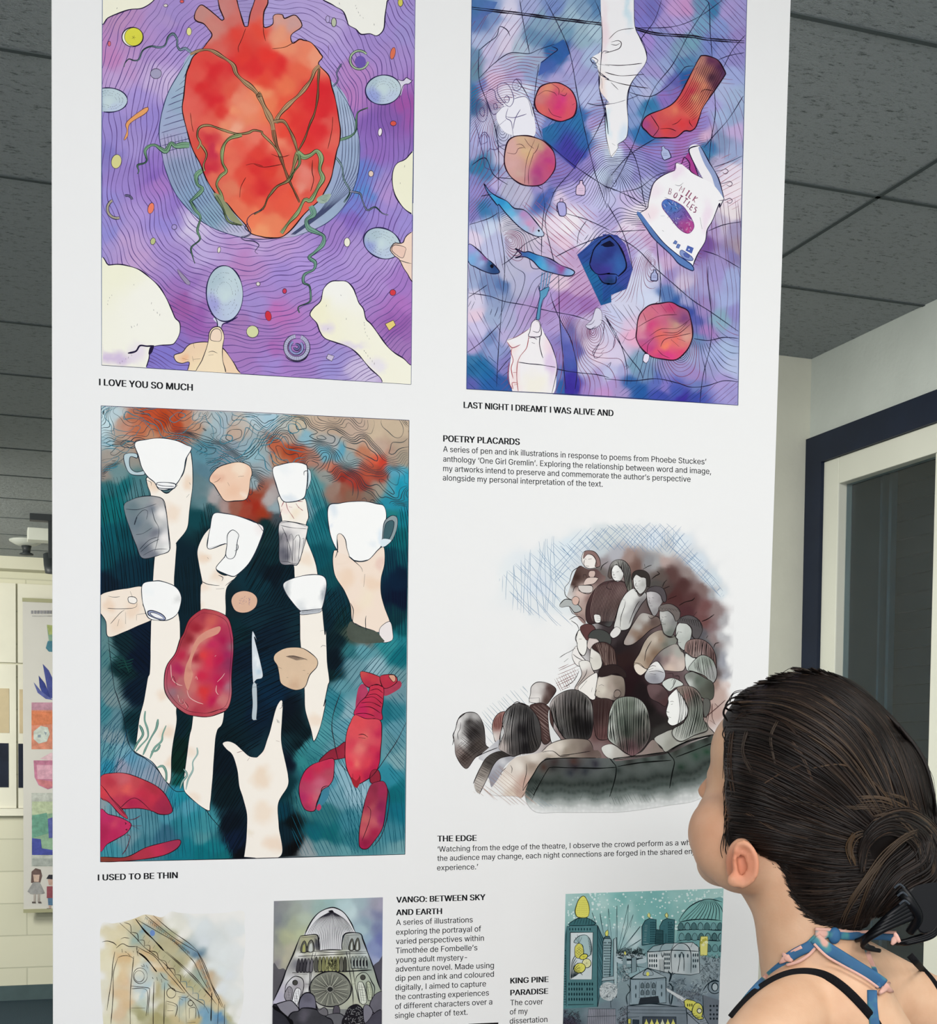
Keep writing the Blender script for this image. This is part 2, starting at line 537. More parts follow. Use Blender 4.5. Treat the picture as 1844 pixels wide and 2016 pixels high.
def curve(p,closed=False,step=3.0):
    """smooth line through the given points"""
    p=np.asarray(p,float)
    n=len(p)
    if n<3:
        return p
    out=[]
    segs=n if closed else n-1
    for i in range(segs):
        if closed:
            a,b,c,d=p[(i-1)%n],p[i],p[(i+1)%n],p[(i+2)%n]
        else:
            a,b,c,d=p[max(i-1,0)],p[i],p[i+1],p[min(i+2,n-1)]
        k=max(1,min(40,int(np.hypot(*(c-b))/step)))
        t=(np.arange(k)/k)[:,None]
        out.append(0.5*((2*b)+(c-a)*t+(2*a-5*b+4*c-d)*t**2+(3*b-a-3*c+d)*t**3))
    if not closed:
        out.append(p[-1:])
    return np.concatenate(out)

def pip(p,poly):
    """points inside polygon"""
    x,y=p[:,0],p[:,1]
    r=np.zeros(len(p),bool)
    j=len(poly)-1
    for i in range(len(poly)):
        xi,yi=poly[i]
        xj,yj=poly[j]
        if yi != yj:
            r ^= ((yi>y) != (yj>y)) & (x<(xj-xi)*(y-yi)/(yj-yi)+xi)
        j=i
    return r

def clipconvex(p,quad):
    """Sutherland-Hodgman against a convex polygon"""
    c=np.mean(quad,0)
    out=[tuple(q) for q in p]
    for i in range(len(quad)):
        a,b=np.array(quad[i]),np.array(quad[(i+1)%len(quad)])
        nrm=np.array([-(b-a)[1],(b-a)[0]])
        if np.dot(c-a,nrm)<0:
            nrm=-nrm
        src,out=out,[]
        if not src:
            break
        for k in range(len(src)):
            s,e=np.array(src[k-1]),np.array(src[k])
            ds,de=np.dot(s-a,nrm),np.dot(e-a,nrm)
            if (ds >= 0) != (de >= 0):
                out.append(tuple(s+(e-s)*ds/(ds-de)))
            if de >= 0:
                out.append(tuple(e))
    return np.array(out) if len(out)>2 else None

def wob(p,amp,sc,seed):
    """low-frequency wander of points"""
    q=np.asarray(p,float)
    x,y=q[:,0]/sc,q[:,1]/sc
    s=seed*1.7
    dx=np.sin(1.3*x+2.1*y+s)+0.6*np.sin(2.7*x-1.9*y+2.3*s)+0.4*np.sin(5.1*x+4.3*y+s*3)
    dy=np.sin(1.7*y-1.1*x+1.3*s)+0.6*np.sin(2.3*y+2.9*x+s)+0.4*np.sin(4.7*y-5.3*x+s*2)
    return q+amp*np.stack([dx,dy],1)/1.5

class Art:
    def __init__(self,name,quad,seed=1,tone=None):
        self.tone=tone
        self.name,self.quad,self.n,self.seed=name,(None if quad is None else [tuple(q) for q in quad]),1,seed
        self.v,self.c,self.f=[],[],[]
        self.cnt=0
        self.occ=np.zeros((740,640),np.int32)
        self.rs=np.random.default_rng(seed)

    def level(self,cells):
        """next free layer over the marks already printed there"""
        i=np.clip(((cells[:,1]+90)/GC).astype(int),0,739)
        j=np.clip((cells[:,0]/GC).astype(int),0,639)
        n=self.occ[i,j].max()+1
        self.occ[i,j]=n
        return n

    def add(self,p,faces,cols,wet,cells=None):
        """p px points,cols (n,3) srgb"""
        self.v.append(to3(p,ST*self.level(p if cells is None else cells)))
        c=np.asarray(cols,float)
        if self.tone:
            k=self.tone[1]*np.clip(c.max(1,keepdims=True)*3-0.7,0,1)
            c=c*(1-k)+np.array(rgb(self.tone[0]))*k
        c=np.where(c <= 0.04045,c/12.92,((np.maximum(c,0)+0.055)/1.055)**2.4)
        lum=c @ np.array([0.25,0.6,0.15])
        self.c.append(np.concatenate([c,(wet*np.clip(1.0-1.1*lum,0.0,1.0))[:,None]],1))
        self.f.extend([tuple(i+self.cnt for i in q) for q in faces])
        self.cnt+=len(p)

    def up(self):
        self.n+=1

    def fill(self,p,col,smooth=True,wet=0.1,blots=(),grid=0,samples=None,power=3.0,warp=5.0,wsc=22.0):
        """flat or blended wash of colour in an outline; blots=(x,y,radius,colour,strength)"""
        p=np.asarray(p,float)
        if smooth:
            p=curve(p,True,3.0)
        if self.quad is not None:
            p=clipconvex(p,self.quad)
            if p is None:
                return
        self.up()
        if samples or blots:
            g=grid or 5
            x0,y0=p.min(0)
            x1,y1=p.max(0)
            gx,gy=np.meshgrid(np.arange(x0+g/2,x1,g),np.arange(y0+g/2,y1,g))
            q=np.stack([gx.ravel(),gy.ravel()],1)
            q+=self.rs.uniform(-0.25*g,0.25*g,q.shape)
            q=q[pip(q,p)]
            allp=np.concatenate([p,q])
        else:
            allp=p
        n=len(p)
        r=delaunay_2d_cdt([Vector(a) for a in allp],[(i,(i+1)%n) for i in range(n)],[],1,1e-4)
        vs_=np.array([tuple(a) for a in r[0]])
        tris=[tuple(t) for t in r[2]]
        cols=self.colour(vs_,col,samples,blots,power,warp,wsc)
        seg=np.concatenate([p,p[:1]])
        k=max(2,int(np.hypot(*np.diff(seg,axis=0).T).max()/1.5)+1)
        rim=np.concatenate([seg[:-1]+(seg[1:]-seg[:-1])*t for t in np.linspace(0,1,min(k,400))])
        x0,y0=p.min(0)
        x1,y1=p.max(0)
        gx,gy=np.meshgrid(np.arange(x0,x1+1,2.0),np.arange(y0,y1+1,2.0))
        q=np.stack([gx.ravel(),gy.ravel()],1)
        self.add(vs_,tris,cols,wet,np.concatenate([rim,q[pip(q,p)]]))

    def colour(self,q,col,samples,blots,power,warp,wsc):
        w=wob(q,warp,wsc,self.seed) if warp else q
        if samples:
            s=np.array([(a[0],a[1]) for a in samples],float)
            k=np.array([rgb(a[2]) for a in samples])
            d=np.sqrt(((w[:,None,:]-s[None])**2).sum(2))+2.0
            wt=d**-power
            c=(wt[:,:,None]*k[None]).sum(1)/wt.sum(1)[:,None]
        else:
            c=np.tile(np.array(rgb(col)),(len(q),1))
        for b in blots:
            ry=b[5] if len(b)>5 else b[2]
            d=((w[:,0]-b[0])/b[2])**2+((w[:,1]-b[1])/ry)**2
            a=(b[4]*np.clip(1.6*np.exp(-d*1.2)-0.25,0,1))[:,None]
            c=c*(1-a)+np.array(rgb(b[3]))*a
        return c

    def line(self,p,w=1.8,col='20202c',smooth=True,closed=False,clip=None,step=3.0,taper=True,jit=0.35,newlayer=True,wet=0.0):
        p=np.asarray(p,float)
        w=w*0.84
        if smooth:
            p=curve(p,closed,step)
        if closed:
            p=np.concatenate([p,p[:1]])
        if newlayer:
            self.up()
        keep_=np.ones(len(p),bool)
        if self.quad is not None:
            keep_ &= pip(p,self.quad)
        if clip is not None:
            keep_ &= pip(p,clip)
        i=0
        while i<len(p):
            if not keep_[i]:
                i+=1
                continue
            j=i
            while j+1<len(p) and keep_[j+1]:
                j+=1
            if j>i:
                self.ribbon(p[i:j+1],w,col,taper,jit,wet)
            i=j+1

    def ribbon(self,p,w,col,taper,jit,wet):
        n=len(p)
        t=np.gradient(p,axis=0)
        l=np.hypot(t[:,0],t[:,1])[:,None]
        t=t/np.maximum(l,1e-6)
        nr=np.stack([-t[:,1],t[:,0]],1)
        ph=self.rs.uniform(0,9)
        ww=w*(1+jit*np.sin(p[:,0]*0.11+p[:,1]*0.09+ph)*np.sin(p[:,0]*0.043-p[:,1]*0.05+ph))
        if taper:
            s=np.minimum(np.arange(n),np.arange(n)[::-1])/max(2.0,n*0.12)
            ww=ww*(0.45+0.55*np.clip(s,0,1))
        h=(ww/2)[:,None]*nr
        v=np.empty((2*n,2))
        v[0::2]=p+h
        v[1::2]=p-h
        f=[(2*i,2*i+1,2*i+3,2*i+2) for i in range(n-1)]
        c=np.tile(np.array(rgb(col)),(2*n,1))
        self.add(v,f,c,wet,np.concatenate([v,p,(p[1:]+p[:-1])/2]))

    def shape(self,p,col,w=2.0,ink='20202c',smooth=True,**k):
        self.fill(p,col,smooth,**k)
        self.line(p,w,ink,smooth,closed=True,taper=False)

    def ell(self,cx,cy,rx,ry,rot=0,n=28):
        a=np.arange(n)*2*math.pi/n
        x,y=rx*np.cos(a),ry*np.sin(a)
        c,s=math.cos(math.radians(rot)),math.sin(math.radians(rot))
        return np.stack([cx+x*c-y*s,cy+x*s+y*c],1)

    def hatch(self,poly,ang,gap,w,col,jit=0.3,bend=0.0,off=0.0,prob=1.0):
        """parallel pen lines in an outline"""
        poly=np.asarray(poly,float)
        c=poly.mean(0)
        r=np.hypot(*(poly-c).T).max()+3
        a=math.radians(ang)
        d,nr=np.array([math.cos(a),math.sin(a)]),np.array([-math.sin(a),math.cos(a)])
        self.up()
        k=-r
        while k<r:
            if self.rs.random()<prob:
                t=np.linspace(-r,r,max(6,int(2*r/5)))
                kk=k+self.rs.uniform(-jit,jit)*gap
                p=c+d*t[:,None]+nr*(kk+bend*(t/r)**2*r+self.rs.uniform(-jit,jit)*gap*np.sin(t/23+k))[:,None]+off
                self.line(p,w,col,False,clip=poly,newlayer=False)
            k+=gap

    def field(self,fn,levels,box,clip,w,col,step=4.0,wj=0.3,excl=()):
        """contour lines of a smooth function (pen-drawn flow lines)"""
        x0,y0,x1,y1=box
        nx,ny=int((x1-x0)/step)+1,int((y1-y0)/step)+1
        xs,ys_=np.linspace(x0,x1,nx),np.linspace(y0,y1,ny)
        gx,gy=np.meshgrid(xs,ys_)
        f=fn(gx,gy)
        self.up()
        for L in levels:
            for p in contour(xs,ys_,f,L):
                if len(p)>5:
                    cc=col(p) if callable(col) else col
                    ww=w*(1+wj*self.rs.uniform(-1,1))
                    bad=np.zeros(len(p),bool)
                    for e in excl:
                        bad |= pip(p,e)
                    i=0
                    while i<len(p):
                        j=i
                        while j<len(p) and bad[j]==bad[i]:
                            j+=1
                        if not bad[i] and j-i>4:
                            self.line(p[i:j],ww,cc,False,clip=clip,newlayer=False)
                        i=j

    def build(self,parent):
        del self.occ
        v=np.concatenate(self.v)
        c=np.concatenate(self.c)
        me=bpy.data.meshes.new(self.name)
        me.from_pydata(v.tolist(),[],self.f)
        at=me.color_attributes.new('ink','FLOAT_COLOR','POINT')
        at.data.foreach_set('color',c.astype(np.float32).ravel())
        # face the room
        fl=np.empty(len(me.polygons)*3,np.float32)
        me.polygons.foreach_get('normal',fl)
        flip=[i for i,y in enumerate(fl[1::3]) if y>0]
        if flip:
            bm=bmesh.new()
            bm.from_mesh(me)
            bm.faces.ensure_lookup_table()
            bmesh.ops.reverse_faces(bm,faces=[bm.faces[i] for i in flip])
            bm.to_mesh(me)
            bm.free()
        o=link(self.name,me,m_ink)
        return keep(o,parent)

def contour(xs,ys_,f,L):
    """marching squares -> list of polylines"""
    g=f-L
    segs={}
    ny,nx=g.shape
    s=g>0
    cell=(s[:-1,:-1] != s[1:,1:]) | (s[:-1,1:] != s[1:,:-1]) | (s[:-1,:-1] != s[:-1,1:])
    pts={}
    adj={}
    def ed(a,b):
        k=(a,b) if a<b else (b,a)
        if k not in pts:
            (i0,j0),(i1,j1)=k
            t=g[i0,j0]/(g[i0,j0]-g[i1,j1])
            pts[k]=(xs[j0]+(xs[j1]-xs[j0])*t,ys_[i0]+(ys_[i1]-ys_[i0])*t)
        return k
    for i,j in zip(*np.nonzero(cell)):
        i,j=int(i),int(j)
        q=[(i,j),(i,j+1),(i+1,j+1),(i+1,j)]
        cr=[ed(q[k],q[(k+1)%4]) for k in range(4) if s[q[k]] != s[q[(k+1)%4]]]
        for k in range(0,len(cr)-1,2):
            adj.setdefault(cr[k],[]).append(cr[k+1])
            adj.setdefault(cr[k+1],[]).append(cr[k])
    out=[]
    seen=set()
    order=[k for k in adj if len(adj[k])==1]+[k for k in adj if len(adj[k]) != 1]
    for k in order:
        if k in seen:
            continue
        path=[k]
        seen.add(k)
        cur=k
        while True:
            nx_=[m for m in adj[cur] if m not in seen]
            if not nx_:
                break
            cur=nx_[0]
            seen.add(cur)
            path.append(cur)
        if len(path)>2 and path[0] in adj[path[-1]]:
            path.append(path[0])
        out.append(np.array([pts[m] for m in path]))
    return out

# ---- the board itself
panel=empty('display_panel',(0.62,YP,0.0))
thing(panel,'tall white display board printed with captioned illustrations, standing in front of the woman','display board')
def board():
    xl,xr=to3([(102,900)],0)[0][0],None
    A=[to3([(102,0)],0)[0],to3([(105,2016)],0)[0],to3([(1556,0)],0)[0],to3([(1489,2016)],0)[0]]
    def at(p,q,z):
        t=(z-p[2])/(q[2]-p[2])
        return p[0]+(q[0]-p[0])*t
    zt,zb_=2.86,0.0
    fr=[(at(A[0],A[1],zt),YP,zt),(at(A[2],A[3],zt),YP,zt),(at(A[2],A[3],zb_),YP,zb_),(at(A[0],A[1],zb_),YP,zb_)]
    bk=[(x,YP+0.012,z) for x,y,z in fr]
    v,f=prism(fr,bk)
    return keep(joinbm('board',[(v,f)],m_paper),panel)
board()
# weighted feet that keep it upright
m_foot=material('foot_steel','8e9294',0.4,0.5,10,0.05)
for xf in (0.3,0.95):
    keep(joinbm('foot',[boxgeo(xf-0.03,YP-0.0,0.0,xf+0.03,YP+0.26,0.014),boxgeo(xf-0.015,YP+0.013,0.01,xf+0.015,YP+0.035,0.3)],m_foot),panel)

# ------------------------------------------------------------------ illustration: heart on a plate
def art_heart():
    A,B,C,D=(190,0,5.04),(500,0,5.04),(190,380,5.04),(500,380,5.04)
    quad=[(201,-60),(818,-60),(809.5,757),(200,719)]
    a=Art('illustration',quad,3,('e4e0f0',0.1))
    K='2a1c48'
    base=[(230,40,'b888b8'),(330,40,'a98cc8'),(215,110,'bc7cb8'),(300,110,'a988ca'),(345,60,'9b7ac8'),(350,100,'a88fd2'),
            (250,130,'bb90c8'),(300,150,'c2abd9'),(340,170,'cab4de'),(230,160,'b898ce'),(280,190,'a08cd4'),(215,230,'9484cc'),
            (300,230,'917fce'),(215,300,'7d74c2'),(260,290,'9f8cd0'),(240,350,'957cca'),(300,345,'7f5cba'),(315,365,'a472c2'),
            (215,400,'8c82ce'),(260,420,'a48ace'),(250,470,'ba9ace'),(270,510,'bc98ca'),(215,460,'8682ce'),(320,440,'8f80d2'),
            (350,400,'8a6cc2'),(380,440,'d4c8e8'),(400,500,'bca8de'),(340,520,'9c82ca'),(370,560,'946cbc'),(400,575,'a884c8'),
            (360,600,'96509e'),(390,630,'8f4fa4'),(430,600,'a27cc4'),(480,520,'b47cbc'),(500,600,'9c84cc'),(470,640,'a070b2'),
            (490,700,'9c6eb6'),(330,700,'746ac4'),(350,720,'8076cc'),(510,480,'bc9fd6'),(560,480,'b994d2'),(600,520,'a88cd4'),(560,540,'9c82ce'),
            (520,650,'9f74be'),(548,622,'b664b0'),(545,690,'a862b2'),(530,715,'9a80cc'),(600,700,'9c74be'),(650,720,'9388ce'),(620,640,'a274be'),
            (720,740,'cabcde'),(640,560,'a088d2'),(700,500,'a88ed0'),(660,460,'9874c2'),(690,430,'7e5cba'),(760,500,'b498d6'),(740,560,'a684ca'),
            (790,600,'a868ba'),(780,640,'8a4fa2'),(790,690,'9a6cb2'),(790,560,'9e70c2'),(760,440,'927ac8'),(800,440,'9484ce'),(760,380,'aa88ca'),
            (740,300,'8c62ba'),(702,340,'5a76c8'),(715,375,'4f80cc'),(690,400,'6a78cc'),(770,230,'7c50a6'),(800,210,'98489e'),(740,240,'7d54ae'),
            (690,190,'b274ba'),(660,110,'aa92d6'),(600,60,'b29ed8'),(650,60,'b6a2da'),(720,90,'9c82ca'),(760,60,'9c86ce'),(800,60,'988acc'),
            (780,110,'a084c8'),(700,140,'b27ec2'),(540,30,'ad9dd8'),(480,30,'9c8cc6'),(345,25,'9c84c8'),(250,60,'b080bc')]
    full=np.array(quad)
    a.fill(full,'a080c8',False,wet=0.10,samples=base,grid=5,power=3.2,warp=9)
    # swirl of pen lines round the plate
    def fn(x,y):
        X,Y=x-515,(y-270)*0.92
        q=np.stack([x.ravel(),y.ravel()],1)
        w_=wob(q,7,55,4)
        dx,dy=(w_[:,0]-q[:,0]).reshape(x.shape),(w_[:,1]-q[:,1]).reshape(x.shape)
        r=(np.abs(X+dx)**2.3+np.abs(Y+dy)**2.3)**(1/2.3)
        ang=np.arctan2(Y,X)
        return r+16*np.sin(2*ang+0.8)
    lv=np.cumsum(rng.uniform(6.5,12,62))+130
    a.field(fn,lv,(196,-4,824,764),None,1.35,'563c84',5)
    # plate
    plate=np.array([(378,104),(355,140),(332,180),(319,220),(313,260),(317,292),(326,335),(350,388),(400,438),(458,463),(512,471),
                      (580,466),(640,441),(680,402),(702,352),(708,300),(704,258),(690,214),(662,168),(560,100),(450,90)])
    a.fill(plate,'93a8c4',True,wet=0.10,samples=[(330,230,'9aa9cc'),(345,200,'8fa8c4'),(335,290,'a79fc8'),(350,340,'8395b8'),(380,380,'7f9cc0'),
           (420,430,'7fa3bd'),(460,455,'b4b3d2'),(530,468,'d8a0c0'),(600,455,'a9afd0'),(650,420,'93a9c6'),(690,370,'8f9fc4'),(690,300,'8fa3c4'),
           (680,240,'a4b4d2'),(670,200,'9fb4d0'),(366,170,'9fb6cc')],grid=6)
    a.line(J(plate[:12]),1.8,'26305c')
    a.line(J(plate[11:19]),1.8,'26305c')
    for k in range(13):
        y=118+k*13.5
        x0=np.interp(y,[104,180,260,300],[378,332,313,318])
        a.line([(x0,y+22),((x0+370)/2,y+14),(374,y+6)],1.3,'3c3468',clip=curve(plate,True))
    for k in range(17):
        x0=322+k*7
        a.line([(x0,262+k*1.2),(x0+12,330),(x0+38,390),(x0+92,458)],1.3,'3c4468',clip=curve(plate,True))
    for k in range(9):
        x0=662+k*6
        a.line([(x0+2,180+k*8),(x0+12,260),(x0+6,340),(x0-28-k*4,410),(x0-90-k*5,462)],1.3,'3c4468',clip=curve(plate,True))
    # green vine behind the heart
    G,GD='6f9c78','1f3a34'
    def vine(p,w0,w1,col=G,ink=GD,inner=True):
        p=curve(np.asarray(p,float),False,3)
        n=len(p)
        t=np.gradient(p,axis=0)
        t /= np.maximum(np.hypot(t[:,0],t[:,1]),1e-6)[:,None]
        nr=np.stack([-t[:,1],t[:,0]],1)
        ww=.85*np.linspace(w0,w1,n)*(1+0.25*np.sin(np.arange(n)*0.45))
        L,R_=p+nr*ww[:,None]/2,p-nr*ww[:,None]/2
        a.fill(J(L,R_[::-1]),col,False,wet=0.25)
        a.line(L,1.3,ink,False)
        a.line(R_,1.5,ink,False)
        if inner and w0>4:
            a.line(p+nr*ww[:,None]*0.12,0.9,ink,False)
    vine(Z(A,'940 525 880 480 830 495 800 450 800 390 760 335 710 370 680 450 620 470 540 460 460 500 420 590 370 600 320 585 280 630 272 665'),5,1.5,'8298b0')
    vine(Z(A,'920 1440 860 1440 780 1450 740 1420 690 1500 640 1480 580 1440 520 1450 480 1500 500 1590 470 1620 405 1640 420 1700 405 1725'),12,1.5)
    vine(J(Z(A,'1050 1690 990 1740 1000 1830 1050 1880 940 1990'),Z(C,'930 80 980 170 1030 240 1000 370 1025 460 940 540 950 620 975 700')),9,1.5)
    vine(J(Z(B,'850 1390 960 1350 1010 1290 1015 1180 1035 1110 1130 1070')),5,2)
    vine(Z(B,'870 630 820 720 830 800 780 860'),2,3,'8a86c0')
    vine(J(Z(B,'810 1560 870 1650 890 1780 950 1900 890 2010')),3,2,'7f9aa0')
    vine(J(Z(B,'950 1900 1050 1920'),Z(D,'1070 60 1120 170 1200 140 1270 200 1330 220')),3,1.5,'8a86a8')
    # heart
    heart=J(Z(A,'1035 50 985 110 970 180 1000 215 1060 235 1110 290 1145 350 1100 420 1040 495 960 560 920 650 890 730 875 850 865 950 850 1060 860 1150 890 1270 930 1420 970 1520 1030 1630 1080 1760 1150 1880 1240 1990'),
              Z(C,'1290 100 1370 200 1480 320 1530 400 1630 432'),Z(D,'140 445 260 440 330 400 400 330 480 230 560 150 650 70'),
              Z(B,'700 1900 760 1780 790 1650 820 1500 845 1420 857 1300 840 1180 825 1080 800 960 770 860 740 750 650 655 640 620 678 570 655 530 620 480 560 420 490 400 450 390 385 430 362 372 385 330 465 275 472 235 440 180 395 150 300 185 285 150 230 140 190 160 185 240 110 275 92 240 98 120 136 30 120 -60'),
              Z(A,'1600 -60 1550 60 1520 150 1500 262 1470 265 1440 180 1410 80 1360 -60 1215 -60 1215 60 1240 130 1265 190 1245 205 1180 150 1100 85'))
    hs=[(398,30,'c08078'),(420,60,'cf7c70'),(440,20,'c87a74'),(455,40,'d0645a'),(470,70,'e2362a'),(430,95,'d8584c'),(500,20,'d0605a'),(510,60,'e63e2c'),
          (545,45,'d89a8c'),(575,45,'cf9a94'),(550,70,'ec9470'),(560,90,'f08a62'),(600,110,'ef7c58'),(625,115,'f09470'),(530,110,'e8281f'),(550,130,'e0201f'),
          (500,130,'dc1f1f'),(480,110,'e22c22'),(460,130,'d92226'),(590,140,'ea5a3c'),(560,170,'ef6a42'),(520,160,'e43a26'),(515,185,'f08a5a'),(530,215,'ef7448'),(560,200,'ea4c30'),
          (410,115,'e03a30'),(420,140,'d81c20'),(400,170,'dc1f20'),(420,200,'d91a20'),(385,150,'e2483c'),(372,200,'e4564a'),(370,240,'e2604e'),(450,180,'e24a36'),(470,190,'ea8060'),
          (440,220,'dd2a24'),(460,220,'f08a60'),(485,210,'ee8a66'),(490,240,'ec8058'),(440,250,'ee8660'),(410,245,'e85a46'),(395,250,'e05246'),(465,255,'f0a080'),
          (410,275,'cf2230'),(420,300,'c4203a'),(412,330,'c81f30'),(425,350,'e06048'),(395,300,'d84a30'),(440,300,'ea6448'),(470,280,'ec5440'),(500,270,'f0705a'),(455,330,'e8644a'),
          (480,350,'e4402e'),(500,340,'dc2420'),(510,300,'e43428'),(520,320,'d81f20'),(530,340,'e03022'),(520,370,'d61e20'),(490,390,'e2402c'),(455,370,'e07050'),(470,410,'e86a48'),(500,430,'ef7048'),(520,400,'ea5238'),(540,440,'ee7a50'),(510,455,'f2905e'),
          (555,400,'ea4c34'),(575,380,'e8462e'),(550,280,'ee7c5c'),(560,260,'e83a28'),(580,240,'e22822'),(610,200,'dc1a1f'),(630,180,'d8161e'),(640,220,'db1a20'),(600,270,'de2220'),(625,260,'de1e22'),(650,240,'e24a40'),(655,280,'e4584a'),(640,310,'e23a34'),(640,340,'e05a4c'),(620,330,'d83a2c'),(600,340,'ea7c6c'),(595,370,'e88470'),(560,340,'e25038'),(610,380,'e04a3a')]
    a.fill(heart,'e03028',True,wet=0.07,samples=hs,grid=4,power=3.6,warp=6)
    a.line(heart,2.4,'2a1418',closed=True,taper=False)
    # vessels over the heart
    T,TD='9c7a52','2c2018'
    vine(J(Z(A,'930 540 1030 500 1130 500 1240 560 1350 640 1385 730 1450 800 1550 880 1620 960'),Z(B,'40 930 100 1060 170 1200 190 1290')),5,12,'a8845e',TD)
    vine(J(Z(B,'190 1290 210 1400 260 1550 310 1700 345 1790 400 1900 450 2010')),8,3,'8c5a3c',TD)
    vine(J(Z(B,'650 650 600 700 560 800 460 930 340 1040 250 1140 210 1220')),6,10,'b08a62',TD)
    vine(J(Z(B,'645 680 635 800 630 960 600 1120 550 1240 500 1380 430 1510')),4,3,'7a5a3a',TD)
    vine(J(Z(B,'200 1210 290 1205 350 1290 400 1400 430 1510')),6,5,'a08058',TD)
    vine(J(Z(B,'430 1510 400 1620 350 1780 230 1850 160 1930'),Z(D,'130 60 90 150 0 215')),8,2,'9a8a58',TD)
    vine(J(Z(B,'430 1510 490 1560 560 1540 620 1500 665 1570 650 1680 680 1770 640 1850 560 1990'),Z(D,'500 70 430 200 340 300 270 400')),10,6,'86a06c','24381f')
    vine(Z(B,'440 1530 450 1620 400 1700 345 1790'),5,3,'7c9a64','24381f')
    a.line(Z(B,'580 1590 575 1700 590 1790 560 1900'),1.6,'4a1c1c')
    vine(J(Z(A,'1000 1480 1030 1420 1000 1350 1020 1270 1110 1245 1250 1290 1390 1330 1500 1320 1560 1295 1640 1310'),Z(B,'80 1330 190 1440 260 1550')),4,4,'9c8a5a',TD)
    vine(J(Z(A,'1440 1340 1330 1370 1270 1430 1245 1520 1250 1620 1285 1700 1230 1750 1190 1830 1230 1920 1260 2010')),7,5,'8fa066','2c3018')
    vine(Z(A,'1030 1430 1090 1530 1060 1640 1070 1700'),4,3,'9c8a5a',TD)
    a.fill(J(Z(C,'1160 10 1240 140 1290 220 1340 280 1450 320 1380 230 1290 110 1220 20')),'8a9068',True,wet=0.3)
    vine(Z(C,'1180 30 1250 150 1290 260 1340 300 1440 320'),5,3,'7a9068','24301f')
    for s in ('1410 520 1405 470 1440 390 1480 280','930 1120 945 1240 960 1310','1480 1640 1560 1625 1650 1650','1420 1960 1430 1860 1480 1760'):
        a.line(Z(A,s),1.3,'4a1a16')
    for s in ('0 1630 100 1660 280 1630','780 1160 770 1300 730 1480','170 1530 260 1560 350 1540','90 240 95 330 115 410','180 485 300 470 380 430 450 390','740 450 735 580'):
        a.line(Z(B,s),1.2,'4a1a16')
    a.line(Z(C,'1660 160 1530 220 1490 290 1530 380 1500 420 1430 440 1470 470 1560 480 1610 520 1570 580 1600 605'),1.8,'26284a')
    a.line(Z(C,'1500 300 1470 350 1530 410 1440 450'),1.4,'26284a')
    # long green root below
    vine(J(Z(D,'560 130 590 210 520 270 540 350 620 390 690 430 680 510 600 590 545 640 605 690 590 760 500 810 490 890 545 920 560 1000 550 1080 440 1130 450 1190')),11,1.5,'6a9a86')
    a.fill(Z(D,'620 60 680 20 760 10 740 70 690 105 640 95'),'9ab0a0',True,wet=0.2)
    for k in range(5):
        a.line(Z(D,f'{620 + k * 14} {60 + k * 4} {680 + k * 6} {30 + k * 14} {745 - k * 6} {20 + k * 12}'),1,'4a6a58')
    # bones
    bone='f4f2e4'
    bl=[('A','55 -40 55 235 110 180 210 135 330 95 440 85 520 45 580 -10 580 -40'),('B','700 -30 790 55 880 110 920 200 940 250 1010 290 1060 340 1150 335 1220 355 1285 290 1300 150 1320 10 1320 -30'),
          ('B','1620 1490 1570 1505 1500 1580 1420 1620 1380 1690 1370 1800 1400 1940 1480 2060 1560 2120 1620 2130'),
          ('C','40 715 120 715 220 708 320 725 430 765 540 850 630 940 700 1060 750 1170 780 1240 825 1290 825 1390 780 1480 740 1505 640 1510 580 1520 530 1540 520 1640 490 1740 480 1800 40 1800'),
          ('D','1600 1760 1530 1690 1480 1640 1400 1590 1330 1530 1240 1410 1160 1300 1110 1250 1085 1150 1040 1090 1010 1010 980 940 920 880 840 872 760 880 690 950 660 1070 590 1140 555 1210 620 1290 650 1370 700 1440 800 1480 940 1530 1040 1610 1150 1740 1250 1830 1320 1920 1600 1940')]
    zz={'A': A,'B': B,'C': C,'D': D}
    for t,s in bl:
        p=Z(zz[t],s)
        bb=[]
        if t=='C':
            bb=[(225,705,45,'cdb8dc',0.9,16),(270,695,20,'e4d8e8',0.8)]
        if t=='D':
            bb=[(640,645,14,'dccfe8',.8),(690,680,30,'d8cce8',.7,10),(740,720,20,'e0d8f0',.6)]
        a.fill(p,bone,True,wet=0.02,samples=[(200,20,'f5f3dc'),(300,600,'f6f5ea'),(220,520,'f3f2d8'),(620,610,'f3efcf'),(660,570,'f6f5ee'),(720,40,'f6f5ec'),(800,340,'f2f0d4')],blots=bb,grid=7)
        a.line(p,2.4,'231a3a',closed=True,taper=False)
    a.line(Z(C,'310 1590 390 1570 430 1515 500 1520 570 1515'),4,'231a3a')
    a.fill(Z(C,'530 1530 570 1520 545 1590 515 1600'),'231a3a')
    for t,s in (('C','150 1010 120 1050 105 1110'),('C','565 1155 600 1180 655 1215'),('C','345 1320 390 1310 430 1270'),('C','370 905 430 900'),('C','230 1680 290 1640 370 1590'),('C','545 1085 580 1085'),
                 ('B','1010 50 1040 130 1090 180'),('B','1190 235 1225 215'),('B','1450 1810 1470 1880'),('B','845 25 870 45'),('B','1495 1640 1510 1660'),('D','720 1110 750 1020'),('D','860 1010 880 920'),('D','915 1240 950 1060'),
                 ('D','735 1340 785 1275'),('D','1090 1280 1110 1390 1150 1450'),('D','1090 1560 1140 1620 1200 1690'),('A','205 75 235 75')):
        p=curve(Z(zz[t],s),False,3)
        for k in range(0,len(p)-1,2):
            dv=np.array([rng.uniform(-.8,.8),rng.uniform(1.2,3)])
            a.line(np.array([p[k],p[k]+dv*1.4]),1.5,'3a3448',False,newlayer=False)
